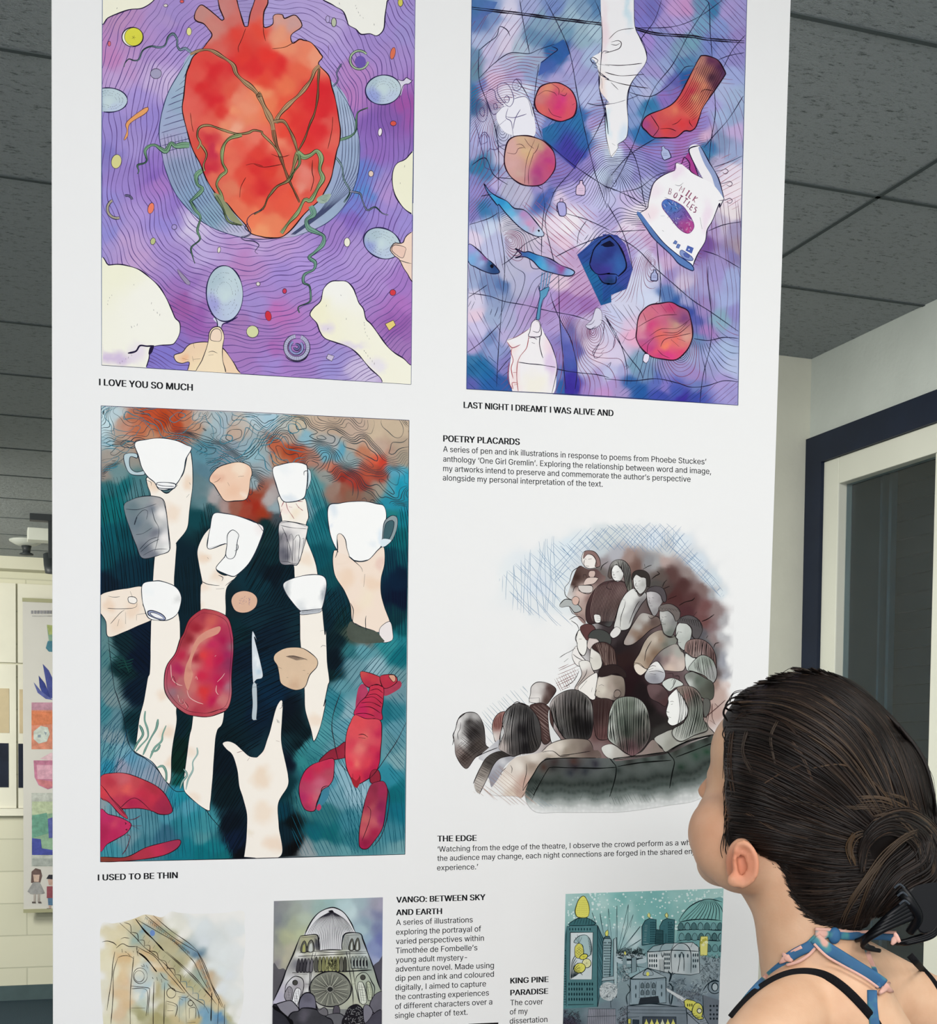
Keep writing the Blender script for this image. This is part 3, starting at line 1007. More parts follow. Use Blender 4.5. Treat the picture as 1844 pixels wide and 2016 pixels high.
    # spoons
    def spoon(cx,cy,rx,ry,rot,c1,c2):
        p=a.ell(cx,cy,rx,ry,rot)
        a.fill(p,c1,True,wet=0.1,samples=[(cx,cy,'c4d8dc'),(cx-rx*.7,cy+ry*.4,c2),(cx+rx*.6,cy-ry*.5,'bcd0d8'),(cx-rx*.5,cy-ry*.5,'a9c0cc'),(cx+.4*rx,cy+.6*ry,'b8c8e0')],grid=4)
        a.line(p,2.6,'221e48',closed=True)
        for k in range(3):
            q=a.ell(cx,cy,rx*(.42+.17*k),ry*(.42+.17*k),rot,34)
            for i in range(0,34):
                if rng.random()<.65:
                    a.line(np.array([q[i],q[i]*.45+q[(i+1)%34]*.55+.2])+rng.uniform(-.6,.6,2),1.3,'3a3e50',False,newlayer=False)
    a.fill(J(Z(C,'1160 1240 1200 1300 1200 1350 1240 1350 1245 1300 1330 1250')),'cfd0e6')
    spoon(442,578,36,55,-2,'b8ccd8','9c9cd8')
    a.line(Z(C,'1130 1190 1190 1260 1200 1340'),2.2,'221e48')
    a.line(Z(C,'1400 1230 1320 1275 1250 1305 1240 1340'),2.2,'221e48')
    spoon(213,197,38,24,2,'b4c8d0','9cb0c4')
    a.fill(Z(B,'1420 800 1490 800 1510 770 1560 800 1540 830 1490 840 1450 950'),'d8d4e4')
    a.line(Z(B,'1420 790 1480 800 1510 770 1560 800'),1.6,'2a2040')
    a.line(Z(B,'1440 980 1480 850 1540 830 1575 790'),1.6,'2a2040')
    spoon(754,177,35,29,-8,'b4c8d0','8f9cd8')
    spoon(752,479,38,29,25,'b4c4d0','8c98d4')
    # hands
    skin='f0d0ac'
    a.shape(Z(C,'890 1800 920 1680 850 1690 790 1670 770 1610 850 1580 900 1520 960 1490 1100 1480 1240 1530 1330 1640 1390 1740 1400 1830 890 1830'),skin,1.8,'2a2030',
            blots=[(362,706,12,'f0b488',.8),(400,725,30,'f4e0b4',.8)])
    a.shape(Z(C,'980 1830 1050 1650 1090 1540 1110 1460 1120 1380 1160 1335 1220 1330 1255 1380 1265 1440 1250 1530 1250 1650 1265 1830'),'f4dfbc',1.8,'2a2030')
    a.shape(Z(C,'1130 1455 1135 1390 1170 1350 1220 1355 1240 1400 1230 1465 1180 1470'),'f2d8c0',1.4,'2a2030')
    for s in ('1110 1580 1150 1570 1200 1590','1110 1610 1160 1605','950 1620 960 1670','960 1650 1030 1645','960 1490 970 1540','850 1640 920 1660'):
        a.line(Z(C,s),1.1,'3a2830')
    a.shape(Z(D,'1640 380 1560 390 1500 440 1480 490 1440 500 1390 500 1350 560 1390 620 1440 660 1480 740 1520 800 1570 880 1640 880'),'f2d4c0',1.8,'2a2030')
    a.shape(Z(D,'1365 565 1395 515 1500 540 1500 580 1475 645 1420 620'),'ecc6b4',1.3,'2a2030')
    a.line(Z(D,'1440 665 1510 690 1560 700'),1.3,'2a2030')
    # floating bits
    a.shape(a.ell(261,73,21,19),'f2f0e8',2,'231a3a')
    a.shape(a.ell(263,72.5,18,18),'dcd83c',1.2,'3a3030',wet=.12)
    for k in range(5):
        a.line(np.array([(263,74),(263+4*math.cos(k*1.26),74+4*math.sin(k*1.26))]),1.2,'2a2620',False)
    for cx,cy,rx,ry,rot,c in ((229,318,10,14,10,'d8d488'),(307,145,11,10,0,'9c98b8'),(372,62,5,8,0,'e4e090'),(497,653,12,12,0,'d4d8a0'),(683,477,6,9,0,'efeed8'),
                                   (301,475,5,7,15,'b4bc7c'),(657,44,5,9,0,'b8c0a4'),(788,5,5,8,0,'d0c850'),(730,342,5,6,0,'e0c8b8'),(748,260,4,8,8,'efe8ec'),(774,243,6,5,0,'d8483c'),
                                   (560,573,4,5,0,'c8284a'),(528,622,6,10,-12,'cf2030'),(773,576,6,6,0,'d42c38'),(431,492,3,6,8,'e4e0d0'),(508,559,4,4,0,'dcd8d0'),(343,447,5,5,0,'a090d0'),
                                   (215,86,3,5,0,'d86070'),(645,38,4,7,0,'b4a4d8'),(773,105,5,12,12,'e06a48'),(297,410,6,11,15,'ec7454'),(326,11,4,3,0,'d8d0c8'),(358,3,4,3,0,'e05050')):
        a.shape(a.ell(cx,cy,rx,ry,rot,16),c,1.3,'3a2c48')
    a.shape(Z(D,'1300 1300 1380 1262 1405 1310 1340 1365'),'e4cc70',1.5,'2a2030',smooth=False)
    a.shape(Z(D,'715 1640 735 1598 795 1620 770 1670'),'c4b8d4',1.3,'2a2030',smooth=False)
    a.shape(Z(C,'800 760 830 780 930 890 900 910 830 830'),'9488a8',1.1,'4a3c60')
    a.shape(Z(A,'300 1210 480 1070 515 1080 480 1130 330 1230 310 1350 270 1390 300 1300'),'e89c58',1.2,'5a3040')
    # curled shells
    def ring_(cx,cy,r,w,c0,a0,a1,ink='26243c'):
        t=np.linspace(a0,a1,30)
        o,i=np.stack([cx+r*np.cos(t),cy+r*np.sin(t)],1),np.stack([cx+(r-w)*np.cos(t),cy+(r-w)*np.sin(t)],1)
        a.fill(J(o,i[::-1]),c0,False,wet=.1)
        a.line(o,1.6,ink,False)
        a.line(i,1.4,ink,False)
        for k in range(0,30,1):
            a.line(np.array([o[k],i[k]]),.7,ink,False,newlayer=False)
    ring_(584,684,26,8,'a8a8c8',-1.2,4.6)
    ring_(583,684,15,5,'8c94cc',-.8,4.2)
    ring_(584,683,7,4,'7a7cc4',-2,3.0)
    a.line(Z(D,'310 1620 360 1660 440 1672 500 1650 535 1610'),2.2,'26243c')
    ring_(707,118,20,4,'a8c09c',.2,5.6,'23402c')
    a.fill(a.ell(709,122,11,12),'6048a4')
    ring_(230,411,21,5,'b0a890',1.3,4.2)
    ring_(250,395,12,4,'8c88b8',-2.0,-0.2)
    # outer rule
    a.line(J(np.array([(201.5,-60)]),np.array([(199.8,719)]),np.array([(504,738)]),np.array([(809,757)]),np.array([(813,400)]),np.array([(817.5,-40)])),2.0,'1c2860',False)
    a.quad=None
    a.line(np.array([(201.5,-10),(199.8,360),(200,719)]),2.2,'2a4a80',False)
    a.line(np.array([(200,719),(504,738),(809,757)]),2.2,'20264c',False)
    a.line(np.array([(809,757),(812,400),(817.5,-10)]),2.2,'243a70',False)
    o=a.build(panel)
    o['label']='watercolour of a red heart bound in vines on a purple swirl'
    return o
art_heart()

# ------------------------------------------------------------------ illustration: falling bread,fish and sock
def art_dream():
    A,B,C,D=(910,0,4.917),(1190,0,4.917),(910,400,4.917),(1190,400,4.917)
    quad=[(929,-60),(1471,-60),(1452,798),(918,766)]
    full=np.array(quad,float)
    a=Art('illustration',quad,5,('d8d8ec',0.1))
    K,RD='1e1a3a','7a2c58'
    base=[(940,10,'4f7fae'),(975,30,'6f8cc0'),(1005,20,'d8d4ec'),(1000,60,'d8d0ea'),(1040,20,'9ea6d4'),(1060,40,'7fa0bc'),(1050,70,'5f88ac'),(1090,20,'6c84c0'),(1100,50,'88a4b8'),
            (1130,30,'9ab8cc'),(1150,20,'7898b8'),(1170,15,'4a78a8'),(1150,60,'98b4c4'),(1110,70,'6a94b0'),(1170,60,'a8c4d4'),(940,45,'4a6ca8'),(945,80,'a8b4d8'),(935,110,'5f84a8'),(935,140,'5a8098'),
            (960,100,'c4bce0'),(1000,90,'d8cce4'),(1020,100,'a8bcd0'),(970,140,'c8bce0'),(970,155,'d8b8d8'),(1000,120,'b4b4d8'),(1030,130,'94a4cc'),(1060,120,'98a8c8'),(1020,150,'b0a0d0'),(1045,150,'8ca0cc'),
            (1090,100,'1f5a9c'),(1100,115,'1a5496'),(1080,135,'3c5ca8'),(1110,90,'244f94'),(1130,105,'9a98cc'),(1150,80,'90b0c4'),(1160,110,'a4b8dc'),(1120,130,'a8a0d4'),(1150,150,'9c9cd0'),(1160,190,'b0b8e0'),(1090,155,'a49cd0'),
            (930,180,'1c6090'),(932,205,'185888'),(945,170,'6878b8'),(960,185,'d0b4d8'),(1000,190,'e4e0f0'),(1030,180,'d4dcf0'),(1050,195,'a8b4e0'),(1000,230,'f0eef6'),(1030,245,'eceaf4'),(960,240,'c8ccec'),(930,250,'a8b0dc'),(945,280,'a8aadc'),(930,300,'9c9ccc'),
            (1055,240,'a8acdc'),(1080,250,'6878bc'),(1110,240,'1c5a98'),(1100,270,'18609c'),(1130,250,'1f5fa0'),(1120,290,'34389c'),(1140,300,'2c3c9c'),(1095,260,'20609c'),(1150,280,'2458a0'),(1145,230,'2a5ca0'),
            (1160,240,'a498d4'),(1180,260,'c0c8ea'),(1160,320,'9080c4'),(1180,310,'b0b0e0'),(1195,300,'d4e0f4'),(930,330,'286c9c'),(945,325,'1f6c98'),(960,340,'3c70a8'),(990,310,'c8c0e0'),(975,360,'b4a8d8'),(930,350,'7c80c4'),(960,380,'7c74b8'),(935,380,'8c84c8'),
            (1000,370,'b0b0cc'),(1030,380,'b8b4d0'),(1060,370,'988cc8'),(1090,330,'8474c0'),(1100,350,'8070bc'),(1130,345,'7c6cb8'),(1130,370,'b0a4dc'),(1070,395,'2c4f9c'),(1080,385,'4a5cac'),(1100,390,'dcc8e4'),(1160,370,'c0b8e4'),(1190,350,'cad8f2'),(1190,390,'c0c0e8'),
            (1255,15,'7c70c0'),(1280,20,'6a68b8'),(1265,50,'7470c4'),(1330,20,'c094cc'),(1350,15,'c890c8'),(1310,40,'a08ccc'),(1300,70,'8088c4'),(1340,50,'a498d4'),(1385,10,'5f8cb0'),(1400,15,'2c6c9c'),(1430,20,'a090cc'),(1450,40,'9890cc'),(1420,50,'7c90cc'),(1455,70,'9080c0'),(1380,50,'6a98bc'),(1400,90,'6c7cc0'),(1360,80,'6c9cb4'),(1340,100,'7898b8'),
            (1275,80,'9a80cc'),(1300,100,'8c8ccc'),(1310,130,'8c9ccc'),(1290,140,'9c90cc'),(1345,130,'487ca8'),(1350,150,'1a4f98'),(1330,160,'5454a4'),(1320,180,'6868b0'),(1290,170,'98a8d4'),(1270,180,'b0b4dc'),(1250,190,'9cacd8'),(1240,210,'8c9cd0'),(1280,205,'2470a4'),(1270,225,'3c7cac'),(1310,195,'8064b4'),(1330,185,'7c60b0'),(1250,240,'7c94c8'),(1255,265,'2468a8'),(1275,270,'2060a4'),(1240,285,'9a80c4'),
            (1420,100,'8088c8'),(1450,110,'8c84c4'),(1440,150,'98a4d8'),(1450,190,'9cb0d4'),(1420,180,'a4b0d8'),(1400,200,'9c94d0'),(1440,230,'90a4cc'),(1450,260,'c0a8d8'),(1420,230,'9cb0d8'),(1380,240,'8c7cc4'),(1360,260,'a070bc'),(1340,270,'9c64b4'),(1390,270,'d0a8cc'),(1370,280,'9c8ccc'),(1395,285,'2c68a0'),(1390,305,'3878a8'),(1420,280,'7c90b8'),(1440,300,'90a0c8'),(1410,320,'b0a8cc'),
            (1440,340,'e8dcec'),(1450,370,'f0e4ec'),(1440,390,'eedfea'),(1310,300,'8a78c0'),(1280,300,'8878c4'),(1250,310,'8c88cc'),(1330,320,'a060b0'),(1345,330,'b060b0'),(1300,330,'7c78bc'),(1260,340,'908ccc'),(1230,330,'a8b0e0'),(1220,360,'b0b8e8'),(1270,370,'acb0d8'),(1240,390,'c4b4e0'),(1215,310,'d0dcf4'),
            (930,420,'8078c0'),(955,410,'2c70a8'),(970,400,'4c74b4'),(940,450,'b4bce0'),(935,470,'e0d0e8'),(960,450,'c8d4ec'),(980,470,'b4b8dc'),(1000,450,'d0ccdc'),(1020,480,'c4b8cc'),(1040,520,'bcb4d0'),(1000,540,'b4b4d0'),(1020,560,'b0b0d0'),(1050,550,'b0acd4'),(960,500,'b8bce0'),(1090,440,'ecdcec'),(1120,440,'f2eaf2'),(1110,480,'e4c8dc'),(1140,470,'dcd4ec'),(1070,450,'e0d0e0'),(1090,500,'c8b4d4'),(1130,500,'c09cc8'),
            (960,560,'6c84b4'),(985,560,'4c6ca4'),(970,575,'7088b8'),(930,550,'98a8d0'),(930,590,'d8d0e8'),(940,620,'e4c8dc'),(940,650,'c8c0e4'),(970,620,'98a8cc'),(980,600,'8898c0'),(930,680,'b0a0d4'),(965,670,'6880b4'),(975,690,'8898cc'),(945,720,'12619c'),(960,740,'0f5a9a'),(930,730,'1a6098'),(925,760,'4c50a0'),(970,758,'174f98'),(930,710,'2c70a4'),
            (990,720,'8078bc'),(985,750,'1f4a94'),(1000,660,'b4a8d4'),(1030,620,'b098cc'),(1060,610,'a884c0'),(1000,630,'a8a8d0'),(1080,590,'a890cc'),(1110,590,'a070b4'),(1140,570,'c098c4'),(1150,600,'9868b0'),(1100,560,'e0c4d8'),(1130,600,'a078bc'),(1100,640,'b098d0'),(1120,650,'6068b4'),(1130,690,'5058ac'),(1120,720,'3c5cac'),(1125,745,'2c2494'),(1130,765,'2a2090'),(1100,700,'9078bc'),(1095,740,'6878b8'),(1085,760,'b094cc'),(1105,765,'1f5098'),
            (1150,640,'c8b8dc'),(1160,680,'d8c8e0'),(1180,700,'e0cce0'),(1150,720,'c4c0e0'),(1170,750,'a490c8'),(1150,770,'9878c0'),(1190,770,'b888c4'),(1200,740,'b8bce0'),(1210,700,'d4c8e4'),(1200,640,'c8c8e4'),(1230,600,'d0d0e8'),(1240,640,'d8c0dc'),(1250,660,'e8a8c8'),(1210,620,'c4c8e8'),
            (1200,430,'b0a4d8'),(1240,440,'e4d4e8'),(1260,420,'ece0ee'),(1270,450,'d0b0d4'),(1280,470,'c8a4cc'),(1250,480,'c8bce0'),(1240,500,'a89ad0'),(1270,510,'d0cce8'),(1290,540,'c8c8e4'),(1260,560,'d0d4ec'),(1280,590,'ccd4ec'),(1300,490,'b494c8'),(1310,520,'c4a4cc'),(1340,560,'c8b8d4'),(1320,545,'9484c0'),(1350,590,'9898c8'),
            (1310,580,'4c70ac'),(1330,595,'1f4c94'),(1350,610,'2c4098'),(1370,630,'4a50a4'),(1380,610,'9880bc'),(1370,650,'6c68b0'),(1390,650,'a074b8'),(1370,665,'5c7cac'),(1400,560,'9c94c8'),(1390,480,'6a4490'),(1400,450,'a890c4'),(1420,440,'c0b4cc'),(1440,420,'e8dce0'),(1450,450,'988cb4'),(1440,500,'7870ac'),(1450,490,'a08c9c'),(1420,510,'9484bc'),(1410,540,'988cc8'),(1440,550,'98a4d4'),(1430,590,'9ca8d8'),(1450,620,'8c88c8'),(1420,630,'80a4bc'),(1440,650,'9098cc'),
            (1430,690,'a0b4d8'),(1440,720,'b0bce0'),(1410,700,'9ca8d8'),(1420,750,'a090cc'),(1440,770,'9890cc'),(1390,720,'9494c8'),(1370,740,'9880c0'),(1340,720,'988cc4'),(1310,720,'8c84bc'),(1350,700,'98a4d0'),(1300,700,'84a0bc'),(1250,720,'7098b4'),(1270,735,'6888b0'),(1230,730,'a4a4d4'),(1240,755,'2458a0'),(1260,775,'124a96'),(1290,750,'4c5cac'),(1310,760,'7468b8'),(1300,780,'2c3c9c'),(1340,785,'2f1f94'),(1330,770,'3448a4'),(1370,780,'2c3c9c'),(1370,765,'6878bc'),(1220,775,'a08cc4'),(1205,755,'a88cc8')]
    a.fill(full,'a0a0d0',False,wet=0.12,samples=base,grid=4,power=5.0,warp=4,wsc=24)
    # pen contour fields in red-brown and ink
    def col(p):
        x,y=p[len(p) // 2]
        return '7a3a5c' if math.sin(x*.021+y*.013)>-.2 else '343458'
    ctr=[(1206,352,1),(1170,655,1),(1278,520,1),(1340,690,1),(1000,470,1),(1420,350,1),(990,250,1)]
    def fn(x,y):
        q=wob(np.stack([x.ravel(),y.ravel()],1),6,60,2)
        X,Y=q[:,0].reshape(x.shape),q[:,1].reshape(x.shape)
        f=0
        for cx,cy,s in ctr:
            d=np.hypot((X-cx)*1.25,Y-cy)
            f=f+74*np.exp(-d/72)
        return f+0.16*(X-918)*(0.7+0.3*np.tanh((Y-420)/60))+0.25*Y
    cells=[]
    def cell(t,s,ang,gap,c,w=1.1,bend=0.0):
        cells.append(curve(Z(t,s),True))
        a.hatch(cells[-1],ang,gap*1.2,w*0.95,c,.25,bend)
    cell(A,'90 100 600 130 640 500 460 520 160 760 90 800',-57,10,'6a4470')
    cell(A,'560 0 900 0 1000 400 860 450 650 520',-53,9,'4a4878')
    cell(A,'830 0 1330 0 1350 380 1180 430 1040 520 900 250',-48,9,'3c4870')
    cell(A,'760 600 1050 500 1200 430 1340 390 1320 900 1100 1100 1080 800 720 760',-55,11,'5a4a84')
    cell(A,'780 1240 1150 1080 1220 1440 1090 1640',-50,8,'20305c',1.0)
    cell(A,'340 1760 780 1820 840 2000 340 2010',-60,9,'6a5470')
    cell(B,'290 0 1370 0 1360 400 860 360 300 270',46,8,'5a3c78')
    cell(B,'300 280 1350 400 1350 900 1160 660 940 540 700 800 400 930 220 900',50,8,'463c78')
    cell(B,'220 930 700 980 360 1180 480 1330 290 1400 200 1250',60,9,'3c4880',.9)
    cell(B,'1060 880 1340 930 1320 1500 1000 1450',75,9,'6a4a74',1.0,.2)
    cell(B,'1060 1600 1320 1500 1310 2010 1130 1950',-30,8,'a05a68')
    cell(C,'560 0 1300 60 1100 480 1080 640 860 540 760 330',42,8,'9a4a6c',1.3)
    cell(C,'1080 660 1140 560 1340 960 1230 1130 900 1040 780 1040',-38,7,'74346c',1.4)
    cell(C,'60 250 350 80 400 940 60 880',78,9,'5a4a74')
    cell(C,'60 1050 370 1170 340 1500 60 1480',62,10,'5a4474')
    cell(C,'60 1500 340 1500 340 1800 50 1790',44,8,'0e3a6a',1.2)
    cell(C,'760 1060 930 1110 960 1400 880 1400',-38,8,'6a3c74')
    cell(D,'1000 0 1320 0 1310 620 1000 470 980 300',84,8,'6a4460',1.2)
    cell(D,'530 380 850 650 990 470 1020 1030 540 690',86,8,'7a4a74',1.1)
    cell(D,'540 700 1030 1050 1030 1330 860 1300 830 1080 700 970 540 960',80,7,'2c3c78',1.1)
    cell(D,'1000 480 1310 640 1290 1230 1040 1050',86,9,'6a5880',1.1,.1)
    cell(D,'0 960 330 1000 310 1230 250 1220 0 1000',55,8,'50405c',1.1)
    cell(D,'60 200 480 300 300 520 100 400',-38,7,'8a4a84',1.1)
    cell(D,'940 1780 1290 1720 1280 1950 920 1930',-40,9,'6a3c74',1.1)
    cell(D,'210 1760 930 1790 910 1930 180 1880',-40,8,'16306c',1.0)
    a.field(fn,np.arange(20,330,2.8),(914,-4,1474,804),None,1.05,col,4,excl=cells)
    # dark fractured panes keep crisp edges
    for t,s,sm in ((A,'90 100 90 220 290 120 340 20 200 0 90 0',[(935,20,'3a6aa4'),(945,35,'4c64ac')]),
                     (A,'760 600 860 530 920 490 860 450 980 380 1040 520 880 650 730 740',[(1095,100,'1b5298'),(1075,135,'3a58a8'),(1110,95,'22509a')]),
                     (A,'770 1250 870 1200 1000 1170 1150 1080 1220 1450 1130 1540 1090 1640 780 1350',[(1080,260,'1c609c'),(1140,240,'1f66a2'),(1120,290,'352f9a'),(1135,310,'3a2c98'),(1150,285,'2058a0')]),
                     (C,'1110 500 1180 440 1300 330 1426 300 1440 960 1340 990',[(1150,500,'1f3f92'),(1160,540,'0f5a94'),(1180,580,'0e4a88'),(1190,470,'24408c')]),
                     (D,'-20 300 120 310 200 400 270 640 210 830 60 890 -20 960',[(1200,480,'2a3c90'),(1230,500,'5a48a0'),(1235,540,'2c3c94'),(1205,580,'123f88')]),
                     (C,'940 1140 1030 1300 1080 1450 1110 1600 1110 1720 1070 1860 990 1840 980 1500',[(1125,660,'6c70bc'),(1120,690,'4c54ac'),(1125,720,'3c50a8'),(1125,740,'2c1f90'),(1120,765,'2a1c8c')])):
        a.fill(Z(t,s),'2050a0',False,wet=.2,samples=sm,grid=5,warp=3)
    for t,s,an in ((C,'1110 500 1180 440 1300 330 1426 300 1440 960 1340 990',-38),(D,'-20 300 120 310 200 400 270 640 210 830 60 890 -20 960',-38),(A,'770 1250 1150 1080 1220 1450 1090 1640',-55)):
        a.hatch(Z(t,s),an,7,1.0,'142c64',.3)
    # long construction arcs
    for t,s in ((A,'555 0 590 220 650 520'),(A,'800 0 930 250 1040 520 1110 900 1180 1250 1290 1700 1400 2010'),(A,'160 480 160 760 240 1000 320 1250 350 1500 345 1850'),(A,'1280 0 1340 160 1350 430 1320 800 1370 1080 1410 1400'),
                 (A,'740 620 700 900 680 1200 680 1320'),(A,'520 760 640 950 770 1330'),(A,'780 1350 1090 1610 1420 1830'),(A,'1430 970 1300 1270 1100 1600 900 1840 840 2010'),(A,'340 1720 620 1750 770 1830'),(A,'770 1790 800 2010'),(A,'90 1600 220 1530 300 1690 440 1790'),
                 (A,'160 490 240 420 330 350 360 260 430 290 460 350'),(A,'160 760 300 620 460 515 640 520 740 480 890 430'),(A,'860 450 920 480 860 530 760 610'),
                 (B,'550 0 480 200 350 380 160 680 0 1010'),(B,'0 300 90 600 200 900 215 960'),(B,'285 0 290 260 380 430 400 590 260 800 220 1000 225 1200 210 1330'),(B,'1140 0 900 170 650 260 290 270'),(B,'1010 30 820 320 660 620 460 890 300 1340 160 1660 40 1860'),(B,'970 0 1010 50 1020 300 1040 560'),
                 (B,'1360 340 1240 480 1150 650'),(B,'1350 510 1200 540 1100 580'),(B,'210 880 320 920 460 930 600 840 720 720 780 650 860 640'),(B,'0 1010 200 970 320 925'),(B,'170 1360 280 1500 340 1700 370 1900 400 2010'),(B,'490 1340 240 1500 60 1700'),(B,'0 1800 150 1860 290 1930 400 2010'),(B,'150 1860 330 1820 500 1700 660 1650'),
                 (B,'1060 870 1070 1100 1030 1350 1010 1560'),(B,'1340 930 1200 1150 1050 1320 960 1430'),(B,'1050 1620 1200 1570 1330 1510'),
                 (C,'340 0 370 260 410 580 390 900 350 1400 330 1780'),(C,'60 210 250 150 350 90'),(C,'800 0 770 250 765 520'),(C,'850 0 800 180 870 500 890 560'),(C,'1200 170 1130 280 1110 400'),(C,'380 600 480 530 600 400 780 310'),(C,'0 770 180 680'),(C,'60 910 170 840 240 790'),(C,'60 870 260 900 400 950 620 990 820 1040 1080 1090 1230 1140'),
                 (C,'850 860 870 950 940 1120 1040 1300 1090 1480 1110 1620 1090 1800'),(C,'930 700 940 1100 960 1350 980 1600 1000 1800'),(C,'40 1450 200 1330 380 1150'),(C,'40 1500 330 1500'),(C,'340 1640 460 1500 560 1430'),(C,'540 1540 700 1560 850 1590 980 1620 1110 1640 1300 1660 1420 1690'),(C,'900 520 1100 420 1300 340 1420 300'),(C,'1000 100 1200 160 1420 260'),
                 (D,'20 0 150 230 230 440 270 650'),(D,'0 270 200 370 340 470 480 620 640 760 850 940 1020 1050 1290 1240'),(D,'500 350 520 560 540 760 530 960'),(D,'0 1080 120 1290 180 1440 215 1600 215 1760'),(D,'330 1430 240 1590'),(D,'1000 610 1000 780 1030 1060 1025 1350 950 1680 920 1930'),(D,'950 460 1100 510 1310 630'),(D,'1000 270 1150 210 1320 180'),(D,'860 1310 1000 1330 1150 1300 1290 1310'),(D,'0 1700 260 1720 500 1700 700 1740 830 1780 980 1770 1150 1720 1290 1730'),(D,'370 1700 340 1620 230 1480 110 1300 0 1090'),(D,'60 280 220 270 400 260')):
        a.line(Z(t,s),1.5,'201c3c')
    # twine across the top
    for d in (0,18):
        a.line(J(Z(A,f'90 {70 + d} 300 {95 + d} 560 {125 + d} 850 {165 + d} 1100 {195 + d} 1426 {235 + d}'),Z(B,f'150 {245 + d} 300 {270 + d} 500 {320 + d} 840 {345 + d} 1000 {372 + d} 1350 {398 + d}')),2.6,'1a1426',jit=.5)
    # open white hands
    arm=J(Z(A,'1360 -300 1350 420 1340 500 1250 560 1290 610 1330 780 1330 880 1420 1000'),Z(B,'10 1010 10 1300 60 1520 130 1430 130 1400 210 1330 225 1180 215 950 260 800 390 620 400 520 340 370 290 250 280 0 285 -300'))
    a.fill(arm,'f4f2f4',True,wet=.03,blots=[(1188,60,10,'f0d4dc',.7,60),(1185,170,10,'f4dcd4',.8,30),(1236,20,8,'c4e0ec',.8,40),(1195,240,8,'c4e4f4',.9,30),(1225,270,10,'d4e4f4',.8,30),(1262,150,12,'dcd8f0',.6,20)])
    a.line(J(Z(A,'1345 160 1350 420 1325 800 1330 880 1380 1080 1410 1300'),Z(B,'5 1040 10 1300 60 1520')),1.5,K)
    a.line(Z(B,'60 1520 130 1430 125 1400 210 1330 225 1180 215 950 260 800 390 620 400 520 340 370 290 250 283 0'),1.5,K)
    for t,s in ((A,'1350 520 1370 495 1420 505'),(A,'1235 570 1260 555 1310 585 1300 610 1260 610 1235 570'),(A,'1260 630 1280 625 1310 650 1300 660 1270 645'),(A,'1310 690 1350 720 1420 780'),(A,'1310 620 1420 640'),(A,'1310 660 1330 720 1420 770'),(A,'1345 760 1350 860'),
                 (B,'40 380 130 300 280 275'),(B,'60 410 130 395 160 420 140 470 60 500 0 515'),(B,'60 430 110 440 145 420'),(B,'0 625 150 635 360 615'),(B,'0 700 150 735 380 720'),(B,'0 765 150 810 250 830 420 855'),(B,'60 800 90 830 130 870'),(A,'1210 1000 1300 1020 1420 1010')):
        a.line(Z(t,s),1.5,'2a1822' if t is B else K)
    for s in ('70 1390 100 1410','0 1010 100 1000 200 970'):
        a.line(Z(B,s),1.2,K)
    # pale sketched fingers at left
    a.fill(Z(A,'480 950 620 940 690 1120 690 1320 480 1310 380 1250 330 1100'),'efedf6',True,wet=.03)
    for s in ('130 1050 150 970 210 975 240 1040 235 1140 200 1180 150 1150 130 1050','230 910 260 865 310 880 330 960 400 1030 380 1040 300 1110 240 980 230 910','340 830 380 805 440 820 490 920 490 990 450 1035 390 980 340 900 340 830','480 820 510 770 560 775 570 840 530 880 490 860 480 820',
              '170 1050 200 1040 215 1090 200 1130 170 1100 170 1050','300 1010 320 1000 340 1040 310 1060 300 1010','400 960 430 925 455 960 430 1000 400 960','505 830 530 810 545 840 520 850 505 830',
              '150 1420 180 1310 220 1280 260 1340 270 1430 240 1470','180 1400 190 1320 220 1300 240 1370 180 1400','270 1440 320 1450 360 1420 440 1400','300 1380 420 1330','120 1170 200 1500 220 1620 320 1650','420 1130 500 1140 620 1105','490 960 620 945 680 1130','360 1210 420 1160','560 1060 510 1150 490 1250','330 1060 440 1020','440 1050 420 1140 470 1180 490 1310'):
        a.line(Z(A,s),1.3,'4a3c74')
    # buns
    def bun(t,s,sm,lines,blots=()):
        p=Z(t,s)
        a.fill(p,'d06058',True,wet=.12,samples=sm,grid=4,blots=blots)
        for k in lines:
            a.line(Z(t,k),1.2,'4a1c30')
        a.line(p,2.6,'2a1024',closed=True,taper=False)
    bun(A,'770 830 900 800 1000 835 1070 900 1105 1010 1080 1120 1000 1165 930 1175 830 1140 730 1080 698 1000 720 900',[(1080,175,'e08868'),(1110,180,'d8645c'),(1065,190,'cc7070'),(1065,215,'dc6058'),(1095,205,'d02868'),(1105,195,'cc2c70'),(1100,220,'d83060'),(1125,200,'d85060'),(1120,225,'d84858'),(1085,230,'d84c54')],
        ('720 930 800 880 890 900 910 930','860 810 930 860 930 920','960 890 990 850','830 1050 870 1110 960 1140','1060 1020 1090 1000','940 910 990 930 1010 900'))
    bun(A,'430 1390 500 1325 620 1315 720 1340 800 1380 880 1470 900 1590 870 1680 770 1785 640 1800 540 1770 450 1690 405 1570',[(1010,290,'dca8a0'),(1030,275,'d8b08c'),(1055,285,'c8a07c'),(1035,300,'dcb488'),(1040,310,'dcb07c'),(1005,320,'d8a4a0'),(1025,340,'d0a498'),(1010,335,'d4a098'),(1065,310,'c05078'),(1080,320,'b83074'),(1075,300,'c04874'),(1060,340,'b03478'),(1075,345,'c04874'),(1050,355,'a84478'),(1085,335,'c84068'),(1030,355,'cc9088')],
        ('430 1480 510 1490 540 1440 600 1430','520 1400 570 1400 610 1440','700 1350 620 1560 600 1780','690 1480 640 1650 640 1790','740 1390 720 1450 690 1490','600 1340 640 1400 690 1440'))
